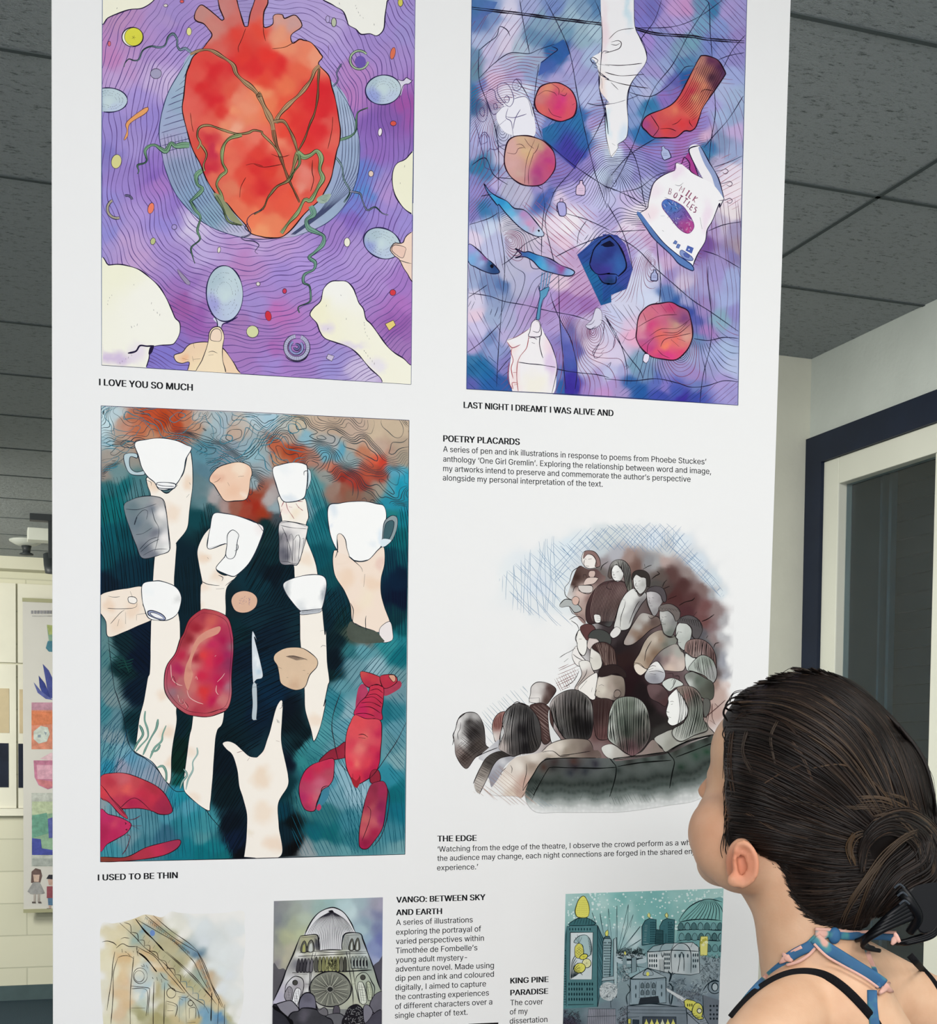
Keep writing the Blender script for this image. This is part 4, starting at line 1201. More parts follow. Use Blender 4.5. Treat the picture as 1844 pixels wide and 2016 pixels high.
    bun(D,'320 1130 350 1060 430 990 540 970 640 960 720 1000 800 1040 830 1120 850 1240 840 1330 790 1430 690 1515 560 1510 440 1480 350 1400 305 1310 310 1220',[(1275,625,'cc6478'),(1265,640,'d8909c'),(1300,620,'c86080'),(1320,605,'bc3064'),(1345,625,'7a3c78'),(1340,630,'844070'),(1330,640,'c0907c'),(1310,640,'c8587c'),(1285,640,'d03874'),(1280,660,'c84880'),(1265,660,'d07898'),(1300,660,'e06058'),(1320,650,'cc8478'),(1350,650,'c88078'),(1355,665,'d89888'),(1330,670,'e8685c'),(1310,680,'f07858'),(1290,690,'dc4468'),(1340,690,'dc3868'),(1320,695,'d82c78'),(1345,680,'d87068'),(1275,685,'c03478'),(1270,670,'b04884'),(1300,700,'cc3070')],
        ('320 1200 420 1140 540 1090 700 1080','340 1400 460 1310 560 1280 700 1270 830 1170','430 1290 540 1220 700 1210 830 1120','410 1460 420 1370 480 1300','370 1060 400 1140 400 1140','450 1000 520 1070','540 980 600 1060','620 970 680 1070','510 1420 560 1470 630 1500','540 1390 580 1320 700 1290 830 1260','640 1320 720 1390','700 1310 780 1340','560 1250 700 1250 800 1150'))
    a.shape(Z(D,'370 1500 385 1460 430 1470 420 1530 400 1550 370 1530'),'e4dcf0',1.2,K)
    # sock
    sk=Z(B,'910 570 945 540 1020 550 1100 590 1160 690 1170 715 1060 880 950 1040 920 1120 880 1230 830 1270 770 1270 690 1330 580 1335 470 1330 400 1270 358 1220 380 1150 440 1105 560 1060 650 1010 720 930 800 780')
    a.fill(sk,'c83848',True,wet=.14,samples=[(1380,125,'b87868'),(1400,120,'5c2c4c'),(1415,135,'4a2448'),(1425,145,'4c2c54'),(1390,140,'9a5c50'),(1400,155,'4a2c40'),(1412,165,'542c44'),(1375,155,'dc8c68'),(1385,170,'e08460'),(1395,175,'a45850'),(1365,165,'d05048'),(1360,180,'c82c40'),(1350,190,'c8303c'),(1370,195,'e09064'),(1385,195,'c86c54'),(1375,215,'e07458'),(1345,205,'d43c3c'),(1355,220,'e05848'),(1330,215,'e06c50'),(1310,220,'d85448'),(1300,235,'d04444'),(1280,235,'c03c58'),(1270,245,'9c3c7c'),(1285,260,'a83c68'),(1310,255,'d83838'),(1340,245,'dc3034'),(1325,265,'c83848'),(1355,240,'d83038'),(1365,250,'cc3848')],grid=4,warp=3)
    for k in range(13):
        a.line(Z(B,f'{935 + k * 17} {560 + k * 11} {860 + k * 15} {740 + k * 12} {770 + k * 13} {920 + k * 14} {700 + k * 12} {1000 + k * 14}'),.9,'3a1420',clip=curve(sk,True))
    for s in ('650 1210 700 1190 740 1150','530 1250 620 1245 690 1270','820 1160 820 1190 850 1230','440 1110 500 1200 520 1250 460 1330','1040 880 960 870 920 910','860 680 905 650'):
        a.line(Z(B,s),1.5,'2a0c18')
    a.line(sk,2.4,'220c1c',closed=True,taper=False)
    # crumpled bag with its lettering
    strap=Z(B,'815 1450 915 1410 1000 1590 1110 1760 1150 1930 1100 1960 950 1730')
    bag=J(Z(B,'680 1650 690 1580 740 1590 830 1660 950 1730 1050 1790 1150 1930'),Z(D,'1110 0 1040 170 990 260 970 370 900 490 855 600 850 655 720 590 640 500 480 350 400 240 310 110 400 60 415 0'),Z(B,'430 1920 470 1780 560 1700'))
    a.fill(Z(B,'740 1600 760 1525 810 1560 830 1660 900 1710 870 1580 830 1470 780 1520'),'9c2c80',True,wet=.2)
    a.fill(strap,'f2eef2',True,wet=.03)
    a.line(Z(B,'910 1720 870 1600 815 1450 915 1410'),2.2,K)
    a.fill(Z(B,'905 1430 940 1440 1010 1570 1100 1720 1150 1920 1110 1930 1060 1790 1030 1700 960 1580'),'8c9cc8',True,wet=.15)
    a.line(Z(B,'915 1410 945 1450 1010 1570 1100 1730 1155 1930'),2.2,K)
    a.fill(bag,'f6f4f6',True,wet=.03,blots=[(1275,420,20,'f4dce4',.7),(1335,340,16,'f0d8ec',.6),(1290,375,20,'f2e0ec',.7),(1390,430,10,'f0dcec',.8,40)])
    a.line(J(Z(B,'680 1650 560 1700 470 1780 430 1920 415 2010'),Z(D,'400 60 310 110')),2.4,'2c1a3c')
    a.line(J(Z(B,'1150 1930 1110 2010'),Z(D,'1110 0 1040 170 990 260 970 370 900 490 855 600 850 655')),2.2,'1c1838')
    a.line(Z(B,'670 1660 690 1580 740 1590 770 1525 820 1580 830 1660 950 1730'),1.8,'2c1a3c')
    a.fill(Z(D,'310 105 340 90 440 220 560 370 690 490 840 590 850 655 720 590 640 500 480 350 400 240'),'4a70b0',True,wet=.2)
    a.line(Z(D,'310 110 400 240 480 350 640 500 720 590 850 655 840 600 690 490 560 375 440 225'),2.0,'1a2050')
    pl=J(Z(B,'560 1950 620 1930'),Z(D,'740 20 800 90 860 200 850 260 800 295 720 250 620 130 555 40'))
    a.fill(pl,'4a5cac',True,wet=.25,samples=[(1310,400,'3c68b8'),(1330,415,'3c70b8'),(1335,430,'5a5cac'),(1350,445,'b03a8c'),(1340,440,'a0408c'),(1360,430,'7040a0'),(1355,455,'c03c88')],grid=4)
    cp=curve(pl,True)
    for k in range(150):
        q=np.array([[rng.uniform(1300,1366),rng.uniform(390,462)]])
        if pip(q,cp)[0]:
            a.line(np.concatenate([q,q+rng.uniform(-4,4,(1,2)),q+rng.uniform(-5,5,(1,2))]),1.0,'241c5c' if k%3 else 'd8d0e8',newlayer=False)
    a.line(pl,1.6,'6a2c78',closed=True)
    def glyphs(strokes,o,ux,uy,w,c):
        for s in strokes:
            a.line(np.array([o[0]+0*1+0.0,o[1]])+np.array([[x*ux[0]+y*uy[0],x*ux[1]+y*uy[1]] for x,y in s]),w,c,False,taper=False)
    GL={'M': [[(0,0),(0,1),(.45,.4),(.9,1),(.9,0)]],'I': [[(.2,0),(.2,1)],[(0,0),(.4,0)],[(0,1),(.4,1)]],'L': [[(0,1),(0,0),(.6,0)]],'K': [[(0,0),(0,1)],[(.65,1),(0,.45),(.7,0)]],
          'B': [[(0,0),(0,1),(.5,.9),(.5,.6),(0,.52),(.6,.4),(.55,.05),(0,0)]],'O': [[(.35,0),(.05,.3),(.1,.8),(.4,1),(.7,.7),(.65,.2),(.35,0)]],'T': [[(0,1),(.75,1)],[(.37,1),(.37,0)]],
          'E': [[(.6,1),(0,1),(0,0),(.6,0)],[(0,.5),(.5,.5)]],'S': [[(.6,.9),(.2,1),(.05,.75),(.5,.45),(.5,.1),(0,0)]]}
    def word(txt,pts,h,w,c):
        for ch,(x,y,an) in zip(txt,pts):
            r=math.radians(an)
            glyphs(GL[ch],(x,y),(h*.68*math.cos(r),h*.68*math.sin(r)),(h*math.sin(r)*.9,-h*math.cos(r)),w,c)
    word('MILK',[(1336,376.5,30),(1348.5,384.5,36),(1354.5,389,36),(1362.5,395.5,38)],11.5,2.2,'8c3c5c')
    word('BOTTLES',[(1315,382,15),(1324,388.5,30),(1333,394,34),(1342.5,399,36),(1350.7,405.7,38),(1356.5,412,34),(1364,418,20)],11.5,2.2,'7c3058')
    for s in ('660 390 680 360 700 375 690 400','690 430 705 395 730 405 715 440'):
        a.shape(Z(D,s),'5a78b8',1.2,'24307c',smooth=False)
    a.fill(Z(D,'780 460 800 410 860 435 840 490'),'4058a8',False)
    a.fill(Z(D,'805 450 812 440 822 446 816 458'),'e4e4f0',False)
    a.shape(Z(D,'725 480 745 455 840 520 850 555 790 550 735 510'),'7c90c8',1.5,'24307c')
    a.shape(Z(D,'760 490 780 485 820 515 810 530 770 515'),'4c60b0',1.2,'24307c')
    for s in ('680 1790 720 1800 760 1770',):
        a.line(Z(B,s),1,K)
    for s in ('420 100 440 150','920 140 940 250','540 125 580 125','555 265 570 275'):
        a.line(Z(D,s),1,'3a304c')
    # dark boot/heart shape in shadow
    bt=J(Z(C,'1330 370 1420 320'),Z(D,'50 320 130 400 190 520 205 630 130 710 100 780 20 790'),Z(C,'1360 770 1310 700 1230 590 1270 450'))
    a.fill(bt,'1a3c84',True,wet=.2,samples=[(1180,490,'1c3c88'),(1200,500,'1f2c78'),(1215,520,'2454a0'),(1190,530,'302c88'),(1220,540,'2448a0'),(1180,540,'2c2880'),(1200,555,'14305c')],grid=5)
    for p in (J(Z(C,'1330 370 1420 320'),Z(D,'50 320 130 400 190 520 205 630 130 710')),J(Z(C,'1230 590 1270 450 1340 370')),J(Z(C,'1340 410 1426 370'),Z(D,'60 380 90 410 20 420'))):
        a.line(p,3.4,'0c0c24')
    a.line(J(Z(C,'1230 590 1250 640 1310 690 1426 680'),Z(D,'20 685 110 690 130 710')),2.6,'0c0c30')
    a.line(J(Z(C,'1310 700 1360 770 1426 780'),Z(D,'20 785 100 775 110 710')),2.4,'0c0c24')
    a.fill(J(Z(C,'1350 400 1420 375'),Z(D,'20 370 80 390 60 420 0 425')),'0e1030',True)
    # fish
    def fish(t,s,sm,ink='1c1838'):
        p=Z(t,s)
        a.fill(p,'8cb0dc',True,wet=.15,samples=sm,grid=4,warp=2)
        a.line(p,2.2,ink,closed=True,taper=False)
        return p
    f1=J(Z(A,'210 1780 260 1850 330 1900 430 1950 500 2016'),Z(C,'600 70 700 170 790 300 740 325 660 300 560 240 430 110 350 10'),Z(A,'340 1990 290 1930 240 1860'))
    a.fill(f1,'88b0dc',True,wet=.15,samples=[(960,375,'4a70b0'),(975,385,'2c98d0'),(985,395,'1f8ccc'),(1000,405,'30a0d4'),(1010,420,'58b0dc'),(1015,430,'a0c0e4'),(1030,420,'b080b8'),(1040,440,'c88cb8'),(1050,450,'c0a0c4'),(1060,458,'b8d0e8'),(1035,450,'98bce0'),(1020,412,'7088b8')],grid=4,warp=2)
    a.line(f1,2.2,'1c1838',closed=True,taper=False)
    a.line(Z(A,'180 1900 230 1890 280 1880'),1.8,'1c1838')
    a.fill(Z(C,'725 265 738 255 750 268 740 282'),'14101c')
    a.line(Z(C,'690 230 680 280'),1.4,'7a3c50')
    fish(C,'60 400 150 450 230 530 290 580 360 665 300 685 210 660 130 620 60 570',[(930,490,'9c98d8'),(940,500,'8cb8e4'),(950,515,'90b8e4'),(945,498,'9060a8'),(955,508,'8c3c84'),(965,520,'1f4c7c'),(972,530,'1c3c74'),(930,510,'70a8dc')])
    a.fill(Z(C,'265 605 285 588 305 610 285 632'),'0c0c1c')
    for k in range(8):
        a.line(Z(C,f'{120 + k * 17} {440 + k * 15} {132 + k * 17} {440 + k * 15}'),1.2,'7a2c5c')
    fish(C,'510 440 590 475 640 470 720 500 850 540 950 600 1050 640 1085 670 1060 700 1000 705 880 680 760 640 680 560 600 520 510 530 570 500',[(1020,493,'8c3c64'),(1030,500,'2458a0'),(1045,505,'1c70b4'),(1060,520,'2c9cd4'),(1070,525,'50a8d8'),(1085,515,'7468a8'),(1085,530,'7090cc'),(1100,525,'8c58a0'),(1105,530,'943c88'),(1115,535,'78a4dc'),(1125,537,'90b8e4'),(1090,537,'6078c0'),(1020,505,'9c4474')])
    for k in range(9):
        a.line(Z(C,f'{780 + k * 18} {525 + k * 10} {800 + k * 18} {545 + k * 11}'),1.0,'3a2c5c')
    # fork and the hand that lifts it
    fk='4c90b8'
    for k in range(4):
        a.line(Z(C,f'{775 + k * 27} 670 {757 + k * 23} 830'),2.6,'6c94c0',taper=False)
        a.line(Z(C,f'{768 + k * 27} 670 {748 + k * 23} 840'),1.1,'28305c')
    a.shape(Z(C,'740 800 745 850 790 830 830 810 840 820 810 900 780 930 760 1000 745 1120 715 1120 735 980 750 900'),fk,1.3,'1c3058',wet=.15)
    a.fill(Z(C,'430 1330 530 1290 640 1220 680 1150 750 1180 790 1260 860 1380 910 1540 910 1640 860 1860 540 1860 470 1780 450 1650 470 1440'),'f2eef0',True,wet=.03,
           blots=[(1010,690,14,'f4dcd8',.7),(1015,740,10,'f2d8d8',.7,40),(1085,710,12,'dcc4e4',.9,50),(1075,680,16,'f0d4e0',.7),(1050,760,30,'f4eed8',.6)])
    a.shape(Z(C,'650 1250 670 1160 710 1130 745 1150 760 1220 750 1290 640 1290'),'f0e8ee',1.6,'241a38')
    a.line(Z(C,'680 1240 735 1250 750 1190 735 1150 710 1140'),1.4,'241a38')
    for s,c in (('640 1290 620 1400 560 1480 530 1560 525 1700 540 1830','a03038'),('430 1340 480 1400 560 1370','a04858'),('480 1400 470 1450 490 1520 470 1600 490 1700','b05058'),('490 1640 520 1640','b05058'),('500 1760 540 1750','b05058'),('490 1800 480 1740 530 1740','b05058'),
                 ('750 1290 745 1370 770 1480 780 1500','241a38'),('790 1260 860 1380 910 1540 910 1640 860 1860','241a38'),('640 1310 680 1300 720 1320','5a4058'),('670 1350 700 1360','5a4058'),('430 1330 530 1290 640 1220','7a4058'),('540 1540 640 1555 750 1565 900 1590','241a38'),('450 1540 440 1700 480 1800','a04858')):
        a.line(Z(C,s),1.7,c)
    # little bottles and a crumpled glove
    def bottle(t,x,y,s,rot,c='c8c0e4'):
        b=np.array([(-.3,-1.5),(.3,-1.5),(.32,-1.1),(.36,-.85),(.8,-.45),(.92,0),(.92,1.2),(.7,1.45),(-.7,1.45),(-.92,1.2),(-.92,0),(-.8,-.45),(-.36,-.85),(-.32,-1.1)])*s
        r=math.radians(rot)
        b=np.stack([x+b[:,0]*math.cos(r)-b[:,1]*math.sin(r),y+b[:,0]*math.sin(r)+b[:,1]*math.cos(r)],1)
        a.shape(Z(t,b),c,1.7,'241a44',wet=.1)
        for k in (.1,.5):
            a.line(Z(t,np.array([(x-.5*s,y+k*s),(x+.5*s,y+k*s)])),1.1,'4a3c74')
    bottle(A,1145,1820,48,4,'dcc0dc')
    bottle(A,955,1990,44,4,'d4b4d4')
    a.shape(Z(C,'920 0 930 100 950 125 985 125 1005 95 990 0'),'a8a4dc',1.7,'241a44')
    bottle(B,585,1480,44,-22,'a8b4dc')
    bottle(D,480,700,36,4,'a8b0dc')
    a.shape(Z(C,'1250 1130 1290 1020 1340 1040 1350 1130 1330 1180 1250 1220 1190 1190'),'d4d0e4',1.1,'5a5470')
    for s in ('1190 1190 1230 1225 1290 1190','1280 1130 1250 1170 1200 1180','1330 1130 1370 1160 1350 1300 1270 1470 1300 1500 1360 1460','1270 1470 1260 1440 1330 1350','1370 1420 1340 1450'):
        a.line(Z(C,s),1.2,'3a2c50')
    for s in ('80 1400 100 1300 120 1240','170 1360 230 1250','20 1580 60 1540 40 1590 20 1580','190 1590 220 1565 230 1590 200 1610'):
        a.line(Z(D,s),1.2,'4a3c60')
    for x,y in ((1170,1660),(1210,1780),(1210,1945)):
        a.line(Z(B,[(x-110,y),(x-40,y-10),(x,y-25),(x+25,y),(x,y+25),(x-30,y+10)]),1.3,'5a4a60')
    a.quad=None
    a.line(np.array([(928.5,-10),(922,410),(918,766)]),2.4,'203c78',False)
    a.line(np.array([(918,766),(1185,780),(1452,798)]),2.4,'24305c',False)
    a.line(np.array([(1452,798),(1459,410),(1470,-10)]),2.4,'24406c',False)
    o=a.build(panel)
    o['label']='blue and violet drawing of bread rolls, fish, a sock and a white hand'
art_dream()

# ------------------------------------------------------------------ illustration: raised cups under water
def art_cups():
    A,B,C,D=(190,790,4.381),(500,790,4.381),(190,1240,4.381),(500,1240,4.381)
    quad=[(199,798.7),(805.4,827.5),(796.7,1682),(197.5,1697.5)]
    a=Art('illustration',quad,8)
    K='14202c'
    base=[(205,830,'c4dce4'),(215,870,'a4c4d0'),(225,815,'b8ccd4'),(240,830,'b89888'),(260,820,'b46c50'),(255,840,'c08c78'),(270,845,'b86848'),(300,815,'b84c2c'),(320,830,'b0401c'),(345,820,'b85030'),(330,850,'bc7050'),(350,840,'b04424'),(370,830,'b8785c'),(385,840,'b89078'),(300,860,'b8886c'),
            (235,870,'b09888'),(215,900,'a49c94'),(240,900,'98948c'),(210,930,'988c84'),(230,930,'6c8c90'),(400,820,'b8b4b0'),(420,830,'a8bcc4'),(440,840,'a4b8c4'),(410,855,'90a8b0'),(460,850,'c0a898'),(480,830,'c0b8b0'),(500,820,'b0c8d4'),(530,825,'a8c8d8'),(560,835,'b8bcb8'),(590,830,'c8b8a0'),(620,840,'c4ac98'),(660,845,'bca490'),(700,850,'c0a898'),(740,850,'c8b49c'),(780,850,'c8b49c'),(790,880,'b8a490'),(740,880,'c0a898'),(690,880,'b8a494'),(650,875,'a8a8a8'),(600,860,'88b0c0'),(560,860,'b09c90'),
            (540,880,'b86044'),(560,890,'b04c2c'),(580,890,'a83c20'),(595,895,'b04c30'),(610,900,'b08070'),(550,905,'b88c70'),(520,880,'98a8ac'),(500,890,'90b4c0'),(480,880,'90a8b4'),(520,920,'98a8b0'),(640,890,'68a4b8'),(670,890,'5c9cb4'),(690,905,'8ca0a4'),(720,890,'b8785c'),(740,905,'d05840'),(755,910,'c44030'),(735,930,'b0503c'),(745,935,'984034'),(770,900,'b09888'),(795,900,'a49888'),
            (650,920,'b87864'),(660,930,'a85040'),(675,940,'882c24'),(690,945,'983830'),(705,950,'983428'),(715,960,'903830'),(680,965,'8c5444'),(660,965,'94786c'),(640,940,'909490'),(690,975,'805c4c'),(720,970,'7c6c60'),(745,960,'989084'),(780,930,'58a0b8'),(795,940,'2c98b4'),(790,960,'1f94b0'),(770,960,'4c9cb0'),(770,990,'2488a0'),(795,990,'2088a0'),(795,1020,'107888'),(770,1020,'20787c'),
            (400,890,'5c8c9c'),(420,900,'688c9c'),(440,900,'808c98'),(400,930,'587c8c'),(390,950,'607c84'),(460,880,'8c9ca8'),(500,950,'94a8b0'),(420,980,'a8a0a0'),(400,990,'5c8088'),(440,1000,'a48c88'),(460,1005,'985c4c'),(490,985,'a03424'),(500,970,'98402c'),(510,960,'985c4c'),(505,1000,'a02c1c'),(485,1005,'a04434'),(530,980,'b0a8a8'),(540,1000,'90a4ac'),(520,1010,'a03820'),(545,1015,'404c54'),
            (215,960,'286870'),(240,960,'186870'),(205,1000,'0f6468'),(230,1000,'0c6a70'),(270,970,'4c7c84'),(220,1050,'08505c'),(250,1060,'084450'),(280,1060,'0a4450'),(210,1100,'0a4854'),(240,1130,'082c3c'),(280,1130,'062838'),(210,1150,'081c2c'),(390,1020,'0c4048'),(400,1060,'082830'),(390,1100,'06202c'),(370,1100,'06202c'),(420,1000,'285058'),(430,1020,'102c34'),
            (620,950,'488c94'),(620,990,'2c7c88'),(640,1020,'0f6470'),(610,1050,'1c6c78'),(625,1100,'08505c'),(640,1140,'0c4850'),(610,1000,'7098a4'),(780,1060,'086068'),(795,1100,'084c58'),(790,1140,'041c34'),(790,1180,'040f28'),(780,1220,'08343c'),(795,1240,'0c5860'),(770,1100,'083848'),
            (550,1060,'103038'),(540,1100,'062830'),(520,1040,'0a2c30'),(540,1130,'041420'),(560,1150,'06202c'),(510,1150,'082c38'),(660,1180,'0a2c38'),(680,1220,'08282c'),(640,1220,'062430'),(500,1220,'0a2834'),(520,1250,'061c2c'),(470,1200,'0a2028'),(380,1180,'06202c'),(360,1230,'06202c'),(240,1260,'08242c'),(270,1250,'06182c'),(280,1300,'04142a'),(240,1320,'08282c'),(270,1360,'04182a'),(255,1420,'062830'),(270,1450,'083038'),
            (370,1240,'06202a'),(380,1440,'062a2c'),(360,1470,'04201c'),(355,1500,'04241c'),(345,1540,'084c48'),(360,1430,'05202a'),(470,1240,'04242c'),(480,1300,'04182a'),(470,1360,'042030'),(460,1400,'04202c'),(440,1440,'041c24'),(430,1500,'041420'),(440,1560,'04181f'),(450,1620,'04101c'),(470,1680,'04080f'),(460,1660,'081830'),(520,1320,'042438'),(540,1370,'04243c'),(510,1400,'041c30'),(560,1400,'04101c'),(580,1420,'04141c'),(600,1440,'04181f'),(590,1470,'04181f'),(570,1500,'041020'),(560,1550,'042c34'),(555,1600,'043444'),(560,1640,'06202c'),(575,1620,'020608'),(580,1670,'020406'),(660,1260,'062028'),(660,1300,'04141f'),(650,1330,'062024'),(690,1245,'3c4c44'),(720,1255,'605c54'),
            (690,1280,'2c6c74'),(720,1280,'5c98a4'),(760,1270,'2c8890'),(790,1260,'207c88'),(790,1290,'0c6c78'),(740,1310,'90b4c0'),(700,1320,'6c98a4'),(670,1350,'5c94a0'),(660,1380,'2c7c8c'),(690,1400,'88acb8'),(680,1430,'5c98a8'),(790,1330,'6c949c'),(780,1360,'6c909c'),(770,1400,'2c7888'),(785,1440,'5c94a4'),(770,1460,'5c909c'),(790,1500,'7ca4ac'),(760,1400,'1c6c7c'),(640,1400,'3c8c98'),(630,1440,'4c949c'),(610,1470,'3c8890'),(590,1500,'308488'),(600,1480,'307c84'),(660,1480,'5c94a0'),(640,1530,'4c8ca0'),(680,1530,'88b0c0'),(700,1560,'90b4c4'),(660,1570,'6898a8'),(770,1530,'2c8498'),(780,1560,'0c6470'),(790,1600,'10687c'),(780,1640,'3c8090'),(790,1670,'70a0a8'),(600,1580,'3c7c80'),(640,1600,'2c7078'),(620,1640,'0c5c68'),(650,1640,'0f6068'),(690,1620,'3c8090'),(690,1650,'2c7480'),(640,1675,'5c8c94'),(605,1675,'8c989c'),(680,1680,'5c949c'),
            (205,1260,'5c8488'),(203,1300,'4c7c80'),(210,1340,'608084'),(220,1380,'748c90'),(205,1400,'3c808c'),(230,1420,'5c8490'),(225,1450,'7c949c'),(210,1480,'5c94a0'),(240,1480,'70a0b0'),(215,1510,'2c84a0'),(260,1490,'5c94b0'),(280,1500,'7498b0'),(300,1520,'8c9cb0'),(320,1540,'8c94a4'),(240,1510,'8c94a8'),(345,1560,'2c88a0'),(360,1570,'1c8498'),(370,1590,'4c94a8'),(250,1610,'5c90a0'),(290,1620,'508898'),(330,1610,'4c94a8'),(350,1620,'287c8c'),(380,1610,'2c8898'),(410,1620,'3c8c98'),(400,1650,'4c8c94'),(420,1670,'107480'),(400,1680,'086c78'),(440,1690,'0f6870'),(370,1680,'0f7080'),(280,1660,'3c7888'),(330,1640,'34647c'),(220,1590,'6c98a4'),(205,1585,'8c98a0'),(210,1680,'3c8c9c'),(250,1650,'6c909c')]
    full=np.array(quad,float)
    a.fill(full,'103040',False,wet=.15,samples=base,grid=4,power=5.2,warp=5,wsc=22)
    # water surface contours
    def fn(x,y):
        q=wob(np.stack([x.ravel(),y.ravel()],1),16,42,6)
        X,Y=q[:,0].reshape(x.shape),q[:,1].reshape(x.shape)
        return Y*.5+17*np.sin(X/26+.8*np.sin(Y/21))*np.sin(Y/15+.9*np.sin(X/33))+9*np.sin(X/47+1)
    surf=np.array([(199,799),(806,827),(803,1000),(700,985),(620,930),(540,925),(500,990),(430,980),(400,900),(300,860),(250,900),(200,950)])
    a.field(fn,np.arange(340,560,5.2),(196,795,810,1012),surf,1.2,'2c3c44',4)
    a.field(lambda x,y: fn(x+15,y-8),np.arange(340,520,11.0),(196,795,600,930),surf,1.6,'3c7c90',4)
    # dark water: combed lines
    def dk(poly,ang,gap=6,w=1.3,c='020a12',b=0.05):
        a.hatch(curve(np.array(poly,float),True),ang,gap,w,c,.3,b)
    dk([(199,960),(300,960),(330,1140),(310,1160),(200,1170)],82,6.5)
    dk([(400,990),(380,1080),(345,1120),(350,1200),(395,1210),(392,1100),(420,1020)],84,5,1.2,'041418')
    dk([(550,1020),(590,1130),(570,1200),(500,1180),(480,1140),(510,1060)],118,5.5,1.3,'020a10')
    dk([(490,1190),(590,1200),(595,1260),(540,1270),(500,1300),(470,1250)],-22,7,1.5,'020a14')
    dk([(610,930),(645,1000),(650,1120),(700,1200),(690,1240),(640,1200),(600,1060)],75,5,1.2,'083c4c')
    dk([(640,1150),(690,1190),(700,1240),(650,1340),(640,1240)],-52,6,1.2,'021018')
    dk([(760,1060),(802,1000),(798,1250),(775,1240),(752,1170)],86,5,1.2,'041c34')
    dk([(215,1240),(300,1240),(290,1330),(225,1320)],40,7,1.2,'020a14')
    dk([(230,1330),(290,1330),(270,1460),(240,1420)],-42,6,1.2,'020a14')
    dk([(460,1240),(540,1270),(600,1370),(540,1400),(500,1480),(425,1450),(445,1400)],-28,7,1.4,'01080f')
    dk([(425,1450),(500,1480),(490,1580),(480,1695),(455,1695),(420,1600)],-58,6,1.3,'01080f')
    dk([(556,1400),(600,1420),(615,1460),(590,1500),(560,1480)],50,6,1.2,'010a10')
    dk([(548,1590),(585,1560),(575,1690),(552,1690)],84,6,1.2,'02141c')
    dk([(350,1410),(378,1420),(370,1500),(345,1560),(335,1510)],-55,7,1.4,'01100f')
    # sea bed shapes with teal line work
    for p,an,c in (([(198,1260),(225,1330),(245,1420),(260,1480),(200,1530)],-50,'14485c'),([(198,1430),(250,1430),(262,1478),(300,1500),(340,1550),(340,1600),(198,1530)],105,'14506c'),
                     ([(200,1590),(340,1560),(400,1580),(450,1660),(455,1695),(330,1695),(200,1690)],86,'104c60'),([(690,1280),(799,1260),(799,1350),(720,1360),(650,1360)],-50,'10485c'),([(640,1350),(700,1400),(690,1470),(600,1500),(630,1420)],38,'0f5468'),([(760,1380),(798,1380),(796,1560),(760,1500)],50,'0f5468'),
                     ([(600,1500),(690,1470),(720,1560),(710,1680),(590,1680),(575,1560)],66,'0f5468'),([(690,1540),(760,1560),(795,1560),(795,1680),(690,1680)],84,'0f5468')):
        a.hatch(curve(np.array(p,float),True),an,7,1.2,c,.35)
    a.line(Z(C,'100 60 110 160 150 480 180 580 240 780 270 960 330 1060 420 1110 520 1200 600 1310 680 1390 780 1400 900 1500 990 1620 1100 1760 1150 1950'),1.6,K)
    # arms
    S='f6efe6'
    def arm(p,blots=(),w=1.6,c=S):
        a.fill(p,c,True,wet=.03,blots=blots,grid=5)
        a.line(p,w,K,closed=True,taper=False)
    warm=lambda x,y,r=16,s=.7,c='ecd0b8': (x,y,r,c,s)
    # foot at right
    a.shape(J(Z(B,'690 1290 690 1480 780 1640 830 1760 850 1900 950 1960 1040 1990 1180 1990 1170 1900 1120 1760 1095 1650 1095 1530 1125 1400 1120 1260 1080 1270 900 1380 800 1330')),'f2dfd0',1.5,K,wet=.04,
            blots=[warm(680,1140,20),warm(735,1150,18),warm(700,1200,20,.4),warm(750,1110,12,.8,'e8c8bc'),warm(720,1180,20,.6,'f2e4cc')])
    a.shape(Z(B,'1090 1950 1170 1900 1195 1990 1190 2060 1110 2080 1080 2020'),'ece4e4',1.3,K)
    a.fill(J(Z(B,'830 1900 900 1940 1040 1980 1100 2040 1110 2080 880 2080 800 2010')),'4c544c',True,wet=.25)
    a.line(Z(B,'830 1740 855 1800 850 1900 880 1920 940 1950 1040 1980'),1.5,K)
    a.line(Z(B,'965 1850 960 1900 965 1980'),1.2,K)
    a.line(Z(B,'840 1360 920 1430 935 1470'),1.2,K)
    a.line(Z(B,'955 1490 945 1600'),1.1,K)
    # arm one: hand round the first cup
    arm(J(Z(A,'430 660 440 730 465 800 480 920 540 1080 530 1200 500 1350 485 1560 470 1880 465 2016'),Z(C,'460 350 440 420 410 600 370 760 340 980 330 1050 480 1140 600 1310 640 1300 650 1050 690 800 690 680 720 500 720 0'),Z(A,'715 1880 700 1800 670 1580 690 1260 690 1220 780 1100 800 950 830 700 820 480 800 430 780 480 750 620 690 700 620 790 560 770 480 670')),
        [warm(300,960,12),warm(372,950,14),warm(335,1010,20,.5),warm(320,1370,14,.5),warm(330,1440,18,.6),warm(335,1500,12,.6),warm(345,920,14,.5,'e8c8b0')])
    for s in ('430 680 470 700 470 730','800 700 810 720','775 830 800 800','700 720 620 785 560 770 500 700'):
        a.line(Z(A,s),1.2,K)
